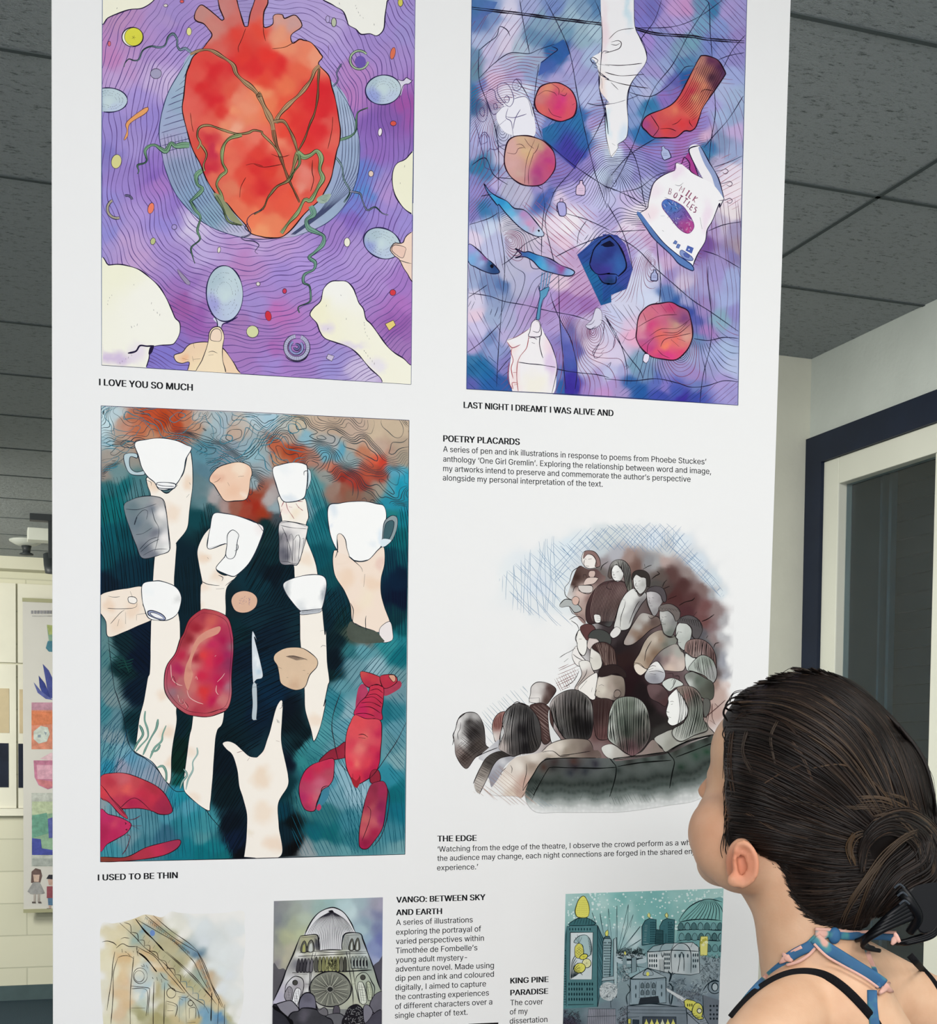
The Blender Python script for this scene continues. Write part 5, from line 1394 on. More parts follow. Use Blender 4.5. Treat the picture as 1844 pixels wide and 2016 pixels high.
    # arm two
    arm(J(Z(A,'990 1080 920 1160 870 1280 880 1400 910 1560 895 1600 895 1820'),Z(C,'900 0 830 750 800 920 770 1150 750 1350 800 1440 960 1560 980 1500 1000 1300 1020 1000 1040 870 1100 720 1110 0'),Z(A,'1115 1800 1120 1620 1190 1530 1220 1480 1100 1500 1030 1440 1110 1330 1130 1230 960 1270 980 1100')),
        [warm(400,1100,14),warm(430,1135,14,.5),warm(400,1150,14,.5,'f0d4c0'),warm(395,1200,10,.4),warm(380,1480,14,.4),warm(380,1570,14,.4)])
    for s in ('900 1550 950 1575 1000 1585 1060 1590','1030 1620 1100 1615','1050 1500 1090 1520 1080 1550','1110 1590 1150 1560 1190 1530','955 1345 965 1360'):
        a.line(Z(A,s),1.3,K)
    # arm three
    arm(J(Z(B,'215 820 215 900 240 1030 220 1080 300 1300 340 1420 350 1530 390 1800 395 2016'),Z(D,'400 120 430 450 440 680 490 860 515 960 560 870 600 720 620 600 600 660 640 470 650 440 630 260 620 0'),Z(B,'610 2016 590 1800 550 1500 520 1360 450 1180 450 1060 470 1000 460 920 440 840 400 850')),
        [warm(580,1010,12,.5,'f0dcc0'),warm(600,1100,14,.5),warm(605,1200,10,.4),warm(620,1420,14,.5),warm(560,1000,10,.4,'f4d4d0')])
    for s in ('235 910 260 860 275 850','275 870 290 930 330 990 345 1015','300 870 350 860 420 865','300 910 330 915','380 915 420 940','360 880 380 910 420 945','240 930 220 1000'):
        a.line(Z(B,s),1.4,'9c4858')
    a.line(Z(D,'570 10 600 5'),1.2,K)
    a.line(Z(D,'575 150 590 135 620 140'),1.2,K)
    # arm from the left edge
    a.shape(Z(A,'30 1680 130 1635 260 1615 400 1605 400 1760 440 1800 420 1830 480 1880 350 1940 240 1990 100 2030 80 1900 30 1810'),'f4e6d8',1.5,K,wet=.04,blots=[warm(215,1190,14),warm(260,1200,16,.6),warm(230,1230,20,.5)])
    a.shape(Z(A,'275 1690 330 1690 350 1720 330 1745 280 1735'),'f6f0ea',1.2,K)
    for s in ('100 1680 150 1690 200 1685','290 1640 310 1690','95 1785 200 1790 330 1780 350 1740','120 1920 200 1830 240 1800','250 1820 250 1920','350 1840 420 1830','345 1840 345 1890','180 1940 195 1880'):
        a.line(Z(A,s),1.2,K)
    # lower hand with the raised finger
    arm(J(Z(C,'1085 980 1130 960 1190 980 1260 1040 1320 1090 1380 1100'),Z(D,'30 1095 80 1040 110 950 140 860 180 700 210 630 235 605 250 640 240 800 235 960 260 1090 280 1180 295 1260 290 1350 210 1500 215 1700 225 1955 -100 1960'),Z(C,'1270 1960 1290 1800 1295 1600 1260 1450 1230 1350 1210 1200 1170 1080 1120 1030')),
        [warm(505,1470,16,.5,'f0dcd0'),warm(515,1530,22,.7,'ecd4bc'),warm(520,1600,24,.7,'f0dcc8'),warm(540,1660,22,.6),warm(490,1640,10,.5,'e8dcc8')])
    a.line(Z(D,'220 680 240 670 245 620'),1.2,K)
    for s in ('1210 1060 1240 1050 1260 1045','1300 1130 1320 1100'):
        a.line(Z(C,s),1.3,'7a4048')
    a.line(Z(D,'190 955 220 965'),1.2,'7a4048')
    for k in range(6):
        a.line(Z(D,f'{195 + k * 4} {770 + 3 * k} {202 + k * 3} {800 + k}'),.8,K)
    # cups
    Wc='f8f8f8'
    def cup(p,blots=(),w=1.8):
        a.fill(p,Wc,True,wet=.015,blots=blots,grid=5)
        a.line(p,w,'1c2838',closed=True,taper=False)
    p=Z(A,'240 460 340 450 350 490 290 480 290 570 340 610 410 600 410 635 300 630 250 560')
    a.shape(p,'b8ccd4',1.6,'1c2838')
    cup(Z(A,'330 360 430 330 560 318 690 340 780 380 820 405 770 500 750 600 700 700 630 760 540 760 500 700 440 650 390 570 360 470'),[(365,870,14,'ecf0f4',.8),(280,950,10,'ecf4f8',.6)])
    a.shape(Z(A,'520 705 600 700 680 715 670 750 600 755 530 745'),'f4f4f6',1.8,'1c2838')
    a.line(Z(A,'515 715 570 730 670 735'),1.4,'1c2838')
    a.line(Z(A,'205 365 240 340 330 355 300 400 220 390 205 365'),1.4,'2c4c5c')
    # tumbler
    gl=Z(A,'235 905 300 850 400 820 500 820 575 850 600 950 625 1150 630 1280 560 1320 400 1355 340 1240 280 1080')
    a.fill(gl,'7c8894',True,wet=.1,samples=[(260,1000,'6c8088'),(280,985,'8c989c'),(300,1000,'747c88'),(310,990,'b4b0b0'),(318,1010,'ece8e6'),(325,1060,'eeeaea'),(328,1080,'ecebea'),(290,1040,'7c8890'),(270,1030,'6c7c88'),(285,1080,'646c78'),(305,1050,'747884'),(300,1090,'747884'),(312,1075,'d0d0d0'),(310,1030,'c8c8c8')],grid=4,warp=2)
    for s in ('250 930 350 935 440 910 515 885','570 850 600 960 620 1150 630 1280','400 1330 500 1280 610 1275','330 1065 345 1000 400 940 440 950 430 1020','370 1280 450 1200 530 1170','380 1300 460 1230 540 1190','340 1150 400 1140 480 1090','475 920 500 1020 535 1090 530 1180 500 1300'):
        a.line(Z(A,s),1.2,'2c3440')
    a.line(Z(A,'325 1065 340 1020 350 1000'),3,'2c3440')
    a.line(gl,1.8,'1c2430',closed=True)
    cup(Z(A,'1010 970 1120 970 1250 1000 1350 1040 1440 1090 1400 1230 1320 1390 1220 1490 1170 1510 1090 1480 1030 1440 1080 1370 1110 1330 1120 1230 970 1275 960 1200 980 1090'),[(510,1040,12,'f0e4e4',.7)])
    a.line(J(Z(A,'1300 1010 1380 1050'),Z(B,'70 1110 80 1140 40 1250 0 1340')),1.5,'1c2838')
    a.shape(Z(A,'1130 1150 1175 1110 1225 1150 1215 1200 1195 1330 1150 1360 1115 1330 1125 1230'),'f4f4f4',1.6,'1c2838')
    a.line(Z(A,'1200 1240 1220 1240 1215 1280 1190 1290'),1.2,'1c2838')
    a.line(Z(A,'960 1270 1110 1225'),1.5,'1c2838')
    cup(Z(A,'400 1575 500 1550 570 1555 680 1600 730 1680 720 1770 690 1840 620 1885 540 1890 450 1870 410 1780 390 1680'),[(352,1180,8,'dcdcdc',.8),(290,1160,10,'f0f4f6',.5)])
    a.shape(Z(A,'440 1815 480 1805 560 1835 595 1875 570 1890 500 1870 445 1840'),'9ca4c4',2.0,'141c30')
    a.shape(Z(A,'460 1828 500 1825 560 1855 575 1878 500 1862'),'f4f4f8',1.2,'141c30')
    p=Z(B,'425 620 450 580 485 600 490 680 460 760 445 730 460 690 460 620')
    a.shape(p,'c8dce4',1.4,'1c2838')
    cup(Z(B,'160 585 220 550 330 528 430 540 460 580 450 760 420 840 310 870 240 850 190 720'),[(570,985,14,'dce4ec',.8,8),(560,920,14,'ecf0f4',.6)])
    a.line(Z(B,'430 640 430 610 455 600 465 640 460 750'),1.3,'1c2838')
    cup(Z(B,'640 910 740 880 850 865 960 865 1060 885 1120 905 1140 1000 1110 1120 1100 1240 1060 1290 980 1370 880 1380 820 1340 720 1290 650 1120'),[(655,1000,10,'e0e8f0',.9,20),(752,1060,8,'dce8f4',.8,24),(735,1075,8,'e8eef4',.6),(648,1040,6,'dce4ee',.8)])
    p=Z(B,'1120 1050 1160 1000 1200 985 1235 1010 1230 1100 1190 1200 1130 1250 1100 1250 1105 1180')
    a.shape(p,'8c9ca0',1.4,'1c2838',wet=.1)
    a.shape(Z(B,'1130 1070 1170 1030 1205 1040 1195 1120 1155 1200 1115 1200'),'406068',1.4,'1c2838')
    a.fill(J(Z(B,'1105 1190 1180 1200 1130 1250 1095 1250')),'dce8f0',True)
    a.shape(Z(B,'720 1290 715 1200 720 1150 750 1145 785 1190 800 1270 820 1340 790 1340 740 1330'),'f2e2d6',1.5,K)
    a.fill(Z(B,'690 1290 715 1300 800 1330 820 1360 760 1400 690 1390'),'f2dfd0')
    a.line(Z(B,'700 1350 720 1280 715 1180'),1.6,K)
    a.line(Z(B,'850 1370 920 1380 990 1365'),1.4,K)
    cup(Z(B,'250 1580 300 1540 420 1505 540 1495 610 1520 625 1600 600 1740 570 1800 480 1815 400 1810 320 1720 270 1650'),[(565,1160,10,'b8bcc0',.8,18),(638,1170,8,'a8acb4',.9,26),(600,1200,24,'ccd0d4',.7,8),(590,1190,12,'d4d8dc',.5)])
    a.shape(Z(B,'400 1810 480 1800 580 1790 570 1820 480 1835 400 1840'),'c4c8d0',1.4,K)
    for k in range(20):
        a.line(Z(B,f'{408 + k * 8} {1832 - k} {420 + k * 8} {1808 - k}'),.9,K)
    # fluted glass
    fg=Z(B,'225 1045 290 1035 450 1070 460 1110 430 1250 380 1400 330 1410 225 1390 215 1200 210 1110')
    a.fill(fg,'d8d4d4',True,wet=.06,samples=[(552,1060,'6c6c74'),(556,1085,'646470'),(565,1095,'5c5c68'),(572,1070,'dcd8d8'),(585,1060,'f0eeec'),(590,1090,'eae6e4'),(600,1050,'f0ecea'),(578,1100,'c8c4c4'),(560,1040,'e4e0e0'),(580,1035,'f2eeec'),(563,1060,'8c8890')],grid=4,warp=2)
    for s in ('225 1050 300 1040 380 1055 455 1085','230 1070 320 1090 455 1100','300 1200 310 1150 335 1170 330 1380','340 1200 370 1155 395 1180 380 1380','230 1200 250 1140 280 1160 290 1380','410 1190 430 1180 420 1260 395 1380','240 1080 290 1200 320 1310 330 1400','225 1380 290 1385 330 1400 375 1400','250 1200 250 1370','270 1220 270 1370','355 1200 350 1380'):
        a.line(Z(B,s),1.1,'3c3c48')
    a.line(fg,1.6,'1c2430',closed=True)
    # buns and potatoes
    a.shape(Z(A,'1050 570 1150 535 1240 525 1320 560 1340 620 1325 680 1310 800 1280 850 1190 860 1110 860 1060 800 1010 720 975 690 985 640'),'f0ccb4',1.6,K,wet=.06,blots=[(430,940,12,'e4b49c',.8),(470,925,14,'f6e4d0',.7),(460,965,18,'ecc0a4',.6),(480,975,8,'f4e0d0',.8)])
    for s in ('1010 700 1040 690 1070 660','1130 700 1145 730','1220 650 1270 645'):
        a.line(Z(A,s),1,'6c4438')
    a.shape(Z(A,'1160 1720 1190 1660 1260 1635 1340 1650 1385 1700 1375 1770 1320 1815 1250 1825 1190 1800'),'dcb49c',1.4,K,wet=.12)
    for k in range(30):
        q=np.array([[rng.uniform(1220,1330),rng.uniform(1690,1750)]])
        a.line(Z(A,np.concatenate([q,q+rng.uniform(-14,14,(1,2))])),1,'5c4484',newlayer=False)
    a.shape(Z(D,'180 210 250 165 330 150 420 160 500 210 545 260 540 320 480 390 440 490 370 520 290 500 230 460 215 380 200 310 170 260'),'dcc0a4',1.7,K,wet=.12,blots=[(580,1345,14,'c8a488',.7)])
    for k in range(12):
        a.line(Z(D,f'{275 + k * 8} {230 + k * 3} {340 + k * 10} {225 + k * 2.4}'),1.2,'3c2c30')
    for s in ('275 230 340 225 420 245 460 260','205 320 240 335','420 350 440 350','460 380 470 375','280 410 295 412'):
        a.line(Z(D,s),1.2,'3c2c30')
    # meat
    mt=J(Z(A,'900 1800 960 1795 1060 1820 1140 1880 1175 2016'),Z(C,'1180 100 1180 200 1165 400 1165 560 1130 680 1050 725 960 750 860 745 760 720 660 640 590 530 585 400 610 300 680 200 720 80'),Z(A,'750 2000 800 1880'))
    a.fill(mt,'b82848',True,wet=.12,samples=[(400,1210,'a83848'),(385,1235,'9c2434'),(370,1260,'8c2430'),(385,1290,'9c2838'),(360,1290,'b82848'),(350,1320,'b02858'),(345,1340,'b83c58'),(415,1225,'cc6058'),(405,1245,'d87868'),(395,1260,'d49080'),(382,1280,'d8988c'),(376,1310,'c88078'),(372,1335,'d89080'),(378,1350,'c8706c'),(430,1240,'b02850'),(440,1260,'a81c4c'),(420,1270,'c02c58'),(400,1290,'d83c40'),(410,1300,'d0304c'),(430,1300,'b81c4c'),(445,1290,'a02458'),(400,1330,'c82848'),(430,1340,'b41c4c'),(400,1365,'d03438'),(420,1380,'b81c4c'),(360,1365,'a87070'),(370,1385,'b85860'),(390,1400,'a83848'),(350,1340,'b87070'),(440,1380,'c87878'),(450,1350,'a87080'),(420,1400,'b44c54'),(455,1270,'986070'),(445,1220,'b85060'),(340,1360,'98707c'),(452,1310,'8c3058')],grid=4,warp=4)
    a.line(mt,1.8,'1c1018',closed=True)
    a.fill(Z(C,'785 520 755 430 768 320 800 240 850 100 930 20 1060 -30 1050 30 940 80 880 130 832 230 815 320 830 380 806 480'),'d4907f',True,wet=.15,blots=[(372,1320,8,'c07468',.6)])
    inner=mt.mean(0)+(curve(mt,True)-mt.mean(0))*.93
    a.line(inner,1.0,'5c1c2c',False)
    for s in ('780 520 800 580 860 620 920 640','1040 450 1080 410 1105 375','1035 480 1030 530 1050 560','850 420 860 400 870 430','1030 220 1020 230','640 300 650 420 700 470 740 480','700 560 720 630 750 640','740 600 790 680'):
        a.line(Z(C,s),1.6,'e4b4b0')
    for s in ('710 580 710 620 740 640 750 600','760 620 790 660 770 690','640 440 660 400 690 480','960 720 1050 690 1130 680'):
        a.line(Z(C,s),1.1,'3c1424')
    # knife
    a.shape(J(Z(C,'1345 10 1338 150 1350 460 1390 460'),Z(D,'-5 470 20 430 75 405 55 280 0 60'),Z(C,'1385 100')),'d4dce4',1.0,'1c2838',wet=.12,blots=[(503,1300,5,'f0f4f8',.8,26),(508,1320,8,'a8c4d8',.6)])
    a.shape(J(Z(C,'1350 460 1340 520 1345 640 1340 770 1385 775'),Z(D,'20 770 28 640 20 470')),'b8c4cc',1.0,'1c2838',wet=.15)
    a.line(Z(C,'1345 495 1400 490'),1.6,'4c5c68')
    # lobster on the right
    LR,LD='cc3450','7c1c34'
    def lob(p,sm,w=1.6):
        a.fill(p,LR,True,wet=.15,samples=sm,grid=4,warp=4)
        a.line(p,w,'2a0c18',closed=True)
    a.fill(Z(D,'900 500 960 480 1000 640 880 700'),'b03c60',True,wet=.3)
    a.fill(Z(D,'1110 500 1250 440 1260 500 1130 570'),'a83c54',True,wet=.3)
    lob(Z(D,'920 360 990 370 1060 395 1085 410 1120 470 1100 500 1000 500 950 470 920 410'),[(715,1325,'cc5050'),(735,1335,'c83c48'),(725,1345,'b03048'),(745,1350,'c44050')])
    lob(Z(D,'1085 405 1150 385 1210 390 1235 440 1180 490 1115 500'),[(760,1335,'bc3448'),(775,1330,'c84c50'),(765,1348,'b02c44')])
    a.shape(Z(D,'1160 395 1210 392 1220 430 1200 450'),'d8a088',1,'2a0c18')
    lob(Z(D,'1010 480 1110 490 1115 600 1100 700 1090 780 870 740 900 640 960 580 990 530'),[(740,1355,'c8344c'),(730,1375,'c43050'),(745,1380,'b82c48'),(715,1400,'c02858'),(735,1400,'cc3850'),(745,1405,'b42c50')])
    for s in ('1010 485 1060 470 1110 495','1000 525 1060 510 1110 545','975 565 1050 555 1112 600','945 590 1030 580 1105 640','920 630 1010 625 1095 665','905 670 1000 665 1092 720','875 725 960 720 1040 745','890 740 980 770 1050 760'):
        a.line(Z(D,s),1.5,'3a0c1c')
    lob(Z(D,'720 1010 790 970 830 1080 700 1120 560 1140 640 1050'),[(660,1475,'8c2438'),(675,1470,'98283c'),(640,1490,'8c2438')])
    lob(Z(D,'870 735 960 765 1085 780 1100 900 1090 1040 1080 1150 1040 1240 960 1300 880 1330 820 1250 790 1150 785 1000 800 880 830 800'),[(710,1420,'d84c54'),(735,1425,'d44858'),(700,1440,'dc5058'),(720,1450,'e06c68'),(735,1455,'d85460'),(745,1440,'c02c50'),(690,1470,'d84458'),(710,1475,'e07470'),(735,1480,'cc3450'),(745,1490,'b01c48'),(700,1500,'e47068'),(720,1505,'d44050'),(735,1510,'b42048'),(690,1500,'d83850'),(705,1525,'d03048'),(725,1525,'b02048')])
    a.fill(Z(D,'840 1270 880 1300 915 1260 910 1320 885 1365 850 1330'),'9c2430',True,wet=.2)
    lob(Z(D,'1010 1220 1070 1210 1090 1290 1050 1330 1000 1310'),[(735,1530,'8c2438')])
    lob(Z(D,'560 1140 680 1110 690 1200 680 1290 640 1350 590 1380 545 1480 520 1560 440 1550 395 1450 390 1340 430 1230 490 1170'),[(625,1510,'c83050'),(645,1505,'c02c50'),(605,1525,'c82454'),(650,1525,'b0485c'),(630,1540,'c06078'),(600,1550,'b03c5c'),(595,1570,'b02c60'),(610,1580,'c83c60'),(625,1560,'b86878'),(605,1590,'a83054'),(620,1575,'c46070')])
    a.fill(Z(D,'590 1390 640 1360 640 1440 570 1530 545 1490'),'3c7c94',True,wet=.2)
    a.fill(Z(D,'535 1540 560 1500 580 1530 560 1560'),'c03c64',True)
    a.line(Z(D,'640 1345 590 1360 570 1430 530 1530'),1.6,'1c101c')
    lob(Z(D,'1005 1340 1060 1310 1120 1310 1150 1380 1140 1500 1110 1700 1030 1830 970 1890 910 1870 905 1760 920 1650 960 1460'),[(735,1555,'8c2c44'),(750,1560,'a42c54'),(725,1580,'9c3048'),(735,1590,'b04c58'),(750,1590,'8c2450'),(720,1610,'c06060'),(735,1615,'c05c64'),(750,1610,'98285c'),(715,1640,'c05860'),(735,1640,'a42448'),(720,1660,'8c1c40'),(715,1665,'a81c4c')])
    for s in ('975 1520 1005 1560 990 1660 930 1820','1030 1870 1100 1770 1150 1600 1165 1430 1130 1320','800 1220 730 1130 690 960 670 830 690 700 750 530','1000 1280 1060 1210 1150 1080 1230 960 1310 800','900 905 940 900 980 925','900 930 960 935','790 1160 780 1080','850 1240 850 1290','905 1250 915 1300'):
        a.line(Z(D,s),1.5,'2a1420')
    # lobsters at lower left
    lob(Z(C,'35 1270 140 1235 260 1240 400 1290 520 1350 600 1430 655 1550 620 1590 540 1590 470 1560 360 1540 200 1540 90 1480 35 1440'),[(215,1540,'b83848'),(240,1530,'c86068'),(270,1535,'c04850'),(300,1550,'a83040'),(250,1555,'e0605c'),(220,1560,'d04c54'),(280,1560,'c03048'),(300,1570,'c8344c'),(320,1580,'a82c4c'),(260,1580,'b42850'),(230,1580,'c03c54'),(330,1595,'a02c4c')])
    lob(Z(C,'35 1340 120 1440 230 1560 270 1630 200 1590 100 1480 30 1440'),[(205,1555,'d0404c'),(225,1580,'b83c54')],1.3)
    lob(Z(C,'30 1560 100 1590 180 1610 250 1640 300 1680 260 1750 180 1800 90 1850 30 1900'),[(210,1610,'b82c60'),(225,1620,'cc4464'),(240,1625,'c03060'),(205,1640,'a82450'),(225,1645,'b82858')])
    lob(Z(C,'35 1960 250 1960 420 1880 560 1840 715 1810 700 1880 560 1950 300 1990 40 2000'),[(210,1690,'7c3c30'),(240,1688,'8c3434'),(280,1680,'b03448'),(310,1670,'c03050'),(340,1660,'a03050')])
    for s in ('270 1640 330 1630 380 1600','280 1690 390 1690','250 1770 290 1780 260 1880 220 1940','70 1370 140 1470 250 1600','200 1540 330 1450 480 1570','290 1680 370 1720'):
        a.line(Z(C,s),1.5,'5c1c30')
    for s in ('245 1660 255 1670 248 1680','250 1725 262 1720 262 1732'):
        a.line(Z(C,s),3,'1c1018')
    # weed
    def weed(t,s,w0=5,c='7ca498'):
        p=curve(Z(t,s),False)
        for k,(ww,cc) in enumerate(((w0,'2c6058'),(w0-1.8,c))):
            a.line(p,ww,cc,False)
    for s in ('420 700 415 780 440 860 440 930 380 1000 340 1050','530 770 515 850 470 930 430 1010 400 1080','600 825 570 900 560 960 500 1020 460 1110','370 820 400 900 350 980 320 1040','550 990 520 1040 470 1050','520 1190 570 1175 600 1230 600 1310'):
        weed(C,s)
    for s in ('865 1015 870 1070 830 1140 830 1210 790 1290 770 1380','750 1200 780 1250 740 1310 720 1370'):
        weed(C,s,4.5,'9cb8b4')
    for k in range(5):
        a.line(Z(C,f'{140 + k * 12} {240 + k * 24} {220 + k * 8} {230 + k * 22} {250 + k * 8} {270 + k * 24} {320 - k * 6} {250 + k * 26}'),2,'14403c')
    a.quad=None
    a.line(np.array([(199,799),(198,1250),(197.5,1697)]),2.2,'183c60',False)
    a.line(np.array([(199,799),(500,812),(805,827.5)]),2.2,'1c2050',False)
    a.line(np.array([(805,827.5),(802,1250),(797,1682)]),2.0,'142030',False)
    a.line(np.array([(197.5,1697),(500,1690),(797,1682)]),2.0,'1c1c28',False)
    o=a.build(panel)
    o['label']='dark teal painting of raised arms, white cups, red meat and lobsters'
art_cups()

# ------------------------------------------------------------------ illustration: theatre crowd
def art_crowd():
    q5=5.7625
    A,B,C,D=(860,1010,q5),(1140,1010,q5),(860,1300,q5),(1140,1300,q5)
    quad=[(872,1012),(1448,1020),(1440,1604),(872,1606)]
    a=Art('illustration',quad,11)
    K='221a1c'
    Wp=PAPER
    edge=[(x,y,Wp) for x in range(872,1450,34) for y in (1014,1604)]+[(x,y,Wp) for y in range(1014,1606,34) for x in (874,1446)]
    inner=[(x,y,Wp) for x,y in ((900,1060),(940,1060),(980,1060),(1040,1050),(920,1140),(960,1140),(930,1220),(980,1240),(920,1300),(980,1300),(1040,1300),(1060,1260),(1020,1230),(1090,1280),(910,1380),(940,1360),(980,1350),(1020,1330),(1040,1360),(1080,1330),(890,1440),(885,1500),(890,1560),(920,1570),(960,1590),(1000,1592),(1050,1596),(1420,1060),(1410,1090),(1430,1130),(1440,1180),(1340,1030),(1390,1050),(1300,1022),(1200,1018),(1150,1026),(1100,1038),(1436,1240),(1438,1300),(1438,1340),(1120,1240),(1090,1240),(1120,1320),(1110,1350))]
    tint=[(1010,1140,'e6ebee'),(1040,1120,'e2e8ee'),(1060,1150,'dce4ee'),(1080,1110,'e0e8ee'),(1100,1130,'dce4ea'),(1120,1080,'dce6ee'),(1110,1180,'e0e6ea'),(1060,1190,'e4e8ec'),(1150,1060,'dce4ea'),(1180,1050,'d8dee2'),(1200,1060,'d0d6d8'),(1220,1050,'d4dadd'),(1250,1060,'d8dee4'),(1290,1060,'d8e0ea'),(1310,1080,'c8ccd0'),(1340,1070,'dce4ec'),(1370,1110,'d4dee8'),(1400,1140,'d0dae2'),(1420,1170,'d8e0e6'),(1180,1080,'c4ccd2'),(1150,1090,'d4dce4'),
            (1190,1108,'989094'),(1212,1090,'b0b0b8'),(1240,1098,'9c8680'),(1250,1112,'70564f'),(1275,1108,'8c8c90'),(1300,1132,'5c504c'),(1310,1105,'b09c98'),(1322,1132,'583e3c'),(1350,1130,'908280'),(1345,1152,'4c302f'),(1330,1172,'4c2c2c'),(1360,1182,'543636'),(1380,1162,'7c6664'),(1402,1172,'a4a4a8'),(1390,1192,'704c4c'),(1410,1202,'8c7a7a'),(1352,1202,'4c2c30'),(1385,1222,'6c4848'),(1402,1232,'80686a'),(1422,1222,'acaaae'),(1380,1252,'5c5a60'),(1405,1262,'8c7c7c'),(1426,1252,'b8b8bc'),(1390,1274,'585c60'),(1400,1302,'4c4646'),(1424,1302,'989aa4'),(1412,1322,'584c4c'),(1428,1330,'a8a8b0'),(1310,1160,'4c3c3a'),(1290,1110,'a0a0a2'),
            (1180,1130,'6c6462'),(1290,1150,'504c4a'),(1420,1370,'c0a8a0'),(1432,1350,'d8c8c4'),(1400,1350,'988078'),(1410,1400,'b89c94'),
            (1205,1260,'3c3436'),(1215,1272,'241c1e'),(1225,1300,'2c1c1c'),(1240,1330,'241418'),(1260,1360,'1c1416'),(1240,1352,'201014'),(1270,1400,'141010'),(1290,1422,'201c1c'),(1260,1412,'1c1416'),(1300,1352,'5c4448'),(1312,1382,'3c2c30'),(1300,1440,'343230'),(1160,1400,'3c2c2c'),(1180,1440,'5c4040'),(1170,1480,'806c6c'),(1150,1470,'84706c')]
    a.fill(np.array(quad,float),Wp,False,wet=.05,samples=edge+inner+tint,grid=5,power=4.5,warp=4)
    # blue cross-hatching
    a.hatch([(985,1130),(1060,1075),(1110,1060),(1130,1140),(1100,1200),(1130,1235),(1100,1235),(1020,1200)],47,9,.8,'6c90b4',.5)
    a.hatch([(980,1140),(1060,1065),(1100,1050),(1100,1190),(1060,1220),(1000,1200)],90,8,.8,'7898b8',.5)
    a.hatch([(1100,1075),(1200,1030),(1320,1030),(1425,1160),(1420,1190),(1330,1090),(1180,1085),(1130,1120)],45,7,.8,'5c84ac',.5)
    a.hatch([(1080,1120),(1140,1040),(1280,1028),(1340,1035),(1440,1190),(1400,1160),(1300,1080),(1150,1085),(1090,1150)],-47,8,.8,'6c8cb0',.5)
    a.hatch([(1230,1060),(1330,1035),(1330,1080),(1250,1090)],92,9,.7,'7898b8',.5)
    a.hatch([(945,1400),(1000,1360),(1040,1345),(1042,1400),(1000,1420),(970,1470),(950,1440)],48,7,.8,'7c98ac',.4)
    a.hatch([(1100,1312),(1145,1300),(1140,1330),(1110,1365),(1090,1345)],-24,6,1.1,'7a4a48',.3)
    a.hatch([(1100,1325),(1145,1310),(1130,1345),(1105,1365),(1088,1340)],62,5,1.1,'7a4a48',.3)
    def f(t,s,c,w=1.6,sm=None,wet=.12,ink=K,blots=(),power=3.0):
        a.fill(Z(t,s),c,True,wet=wet,samples=sm,grid=4,warp=2,blots=blots,power=power)
        if w:
            a.line(Z(t,s),w,ink,closed=True)
    def ln(t,*ss,w=1.4,c=K):
        for s in ss:
            a.line(Z(t,s),w,c)
    def hairs(t,top,bot,n,w=1.1,c='1c1618',bend=(0,0)):
        """strands fanned between two outline curves"""
        p,q=curve(Z(t,top),False,2),curve(Z(t,bot),False,2)
        for k in range(n):
            u=(k+.5)/n
            i,j=p[int(u*(len(p)-1))],q[int(u*(len(q)-1))]
            m=(i+j)/2+np.array(bend)+a.rs.uniform(-2,2,2)
            a.line(np.array([i,m,j]),w*a.rs.uniform(.6,1.3),c,newlayer=False)
    # ---- upper row
    f(B,'-150 1000 -60 700 0 600 60 620 110 640 200 640 260 700 300 740 200 900 100 1000 80 1150 60 1260 -40 1160 -100 1080','8c7470',0,[(1135,1135,'3c2824'),(1130,1150,'483430'),(1150,1130,'5c4844'),(1165,1130,'5c4444'),(1120,1160,'c8c8c8'),(1120,1180,'d4d4d4'),(1140,1170,'d8c0b8'),(1150,1160,'dcc8c0'),(1140,1200,'b09890'),(1130,1190,'c0a8a0'),(1145,1220,'947c78'),(1160,1180,'8c706c')])
    f(A,'1390 1040 1450 980 1530 990 1600 1040 1640 1100 1560 1130 1500 1060 1410 1070','b0b4b4',1.5)
    f(A,'1660 590 1640 520 1665 440 1730 430 1800 460 1840 540 1850 600 1800 620 1720 630','ece6e2',1.5,None,.03)
    f(B,'45 520 60 440 110 425 180 445 230 520 235 600 180 610 190 540 150 480 90 470','8c706c',1.4)
    ln(B,'60 520 80 525','100 525 140 520','70 600 110 605','60 530 50 580 65 605','190 550 200 590 180 610',c='3a2828')
    ln(A,'1640 600 1540 660 1500 780 1450 850 1460 940 1530 990','1660 740 1660 700 1690 700 1700 740','1660 810 1720 740 1800 730','1600 830 1680 820 1750 820 1760 880 1720 920 1640 900 1600 870','1540 900 1560 840 1600 830','1530 990 1560 950 1610 970 1600 1040 1550 1040','1390 1040 1450 980 1530 980','1500 1060 1540 1140 1600 1150','1500 1210 1580 1170 1650 1200 1690 1260','1520 1220 1590 1270 1610 1330',w=1.5)
    f(A,'1720 710 1730 660 1790 660 1790 710 1760 740','ccb4ac',1)
    f(A,'1660 810 1700 740 1800 730 1830 740 1780 800 1700 815','d8c4bc',1)
    f(A,'1600 830 1680 820 1760 830 1750 900 1640 900','d4ccc8',1.2)
    f(A,'1530 980 1570 945 1612 975 1590 1040 1545 1035','d4b4a8',1.2)
    # woman in the ribbed jumper
    f(B,'330 770 250 800 150 900 80 1060 80 1220 130 1260 200 1250 260 1270 350 1290 400 1200 460 1050 520 950 570 890 530 800 450 760','38282a',1.4,[(1165,1170,'4c3636'),(1180,1190,'3c2a2c'),(1200,1170,'483234'),(1210,1190,'40302f'),(1160,1210,'402c2e'),(1190,1220,'2c2224'),(1225,1160,'604c4c'),(1215,1220,'4c4646'),(1200,1230,'484848'),(1170,1240,'2c2020')])
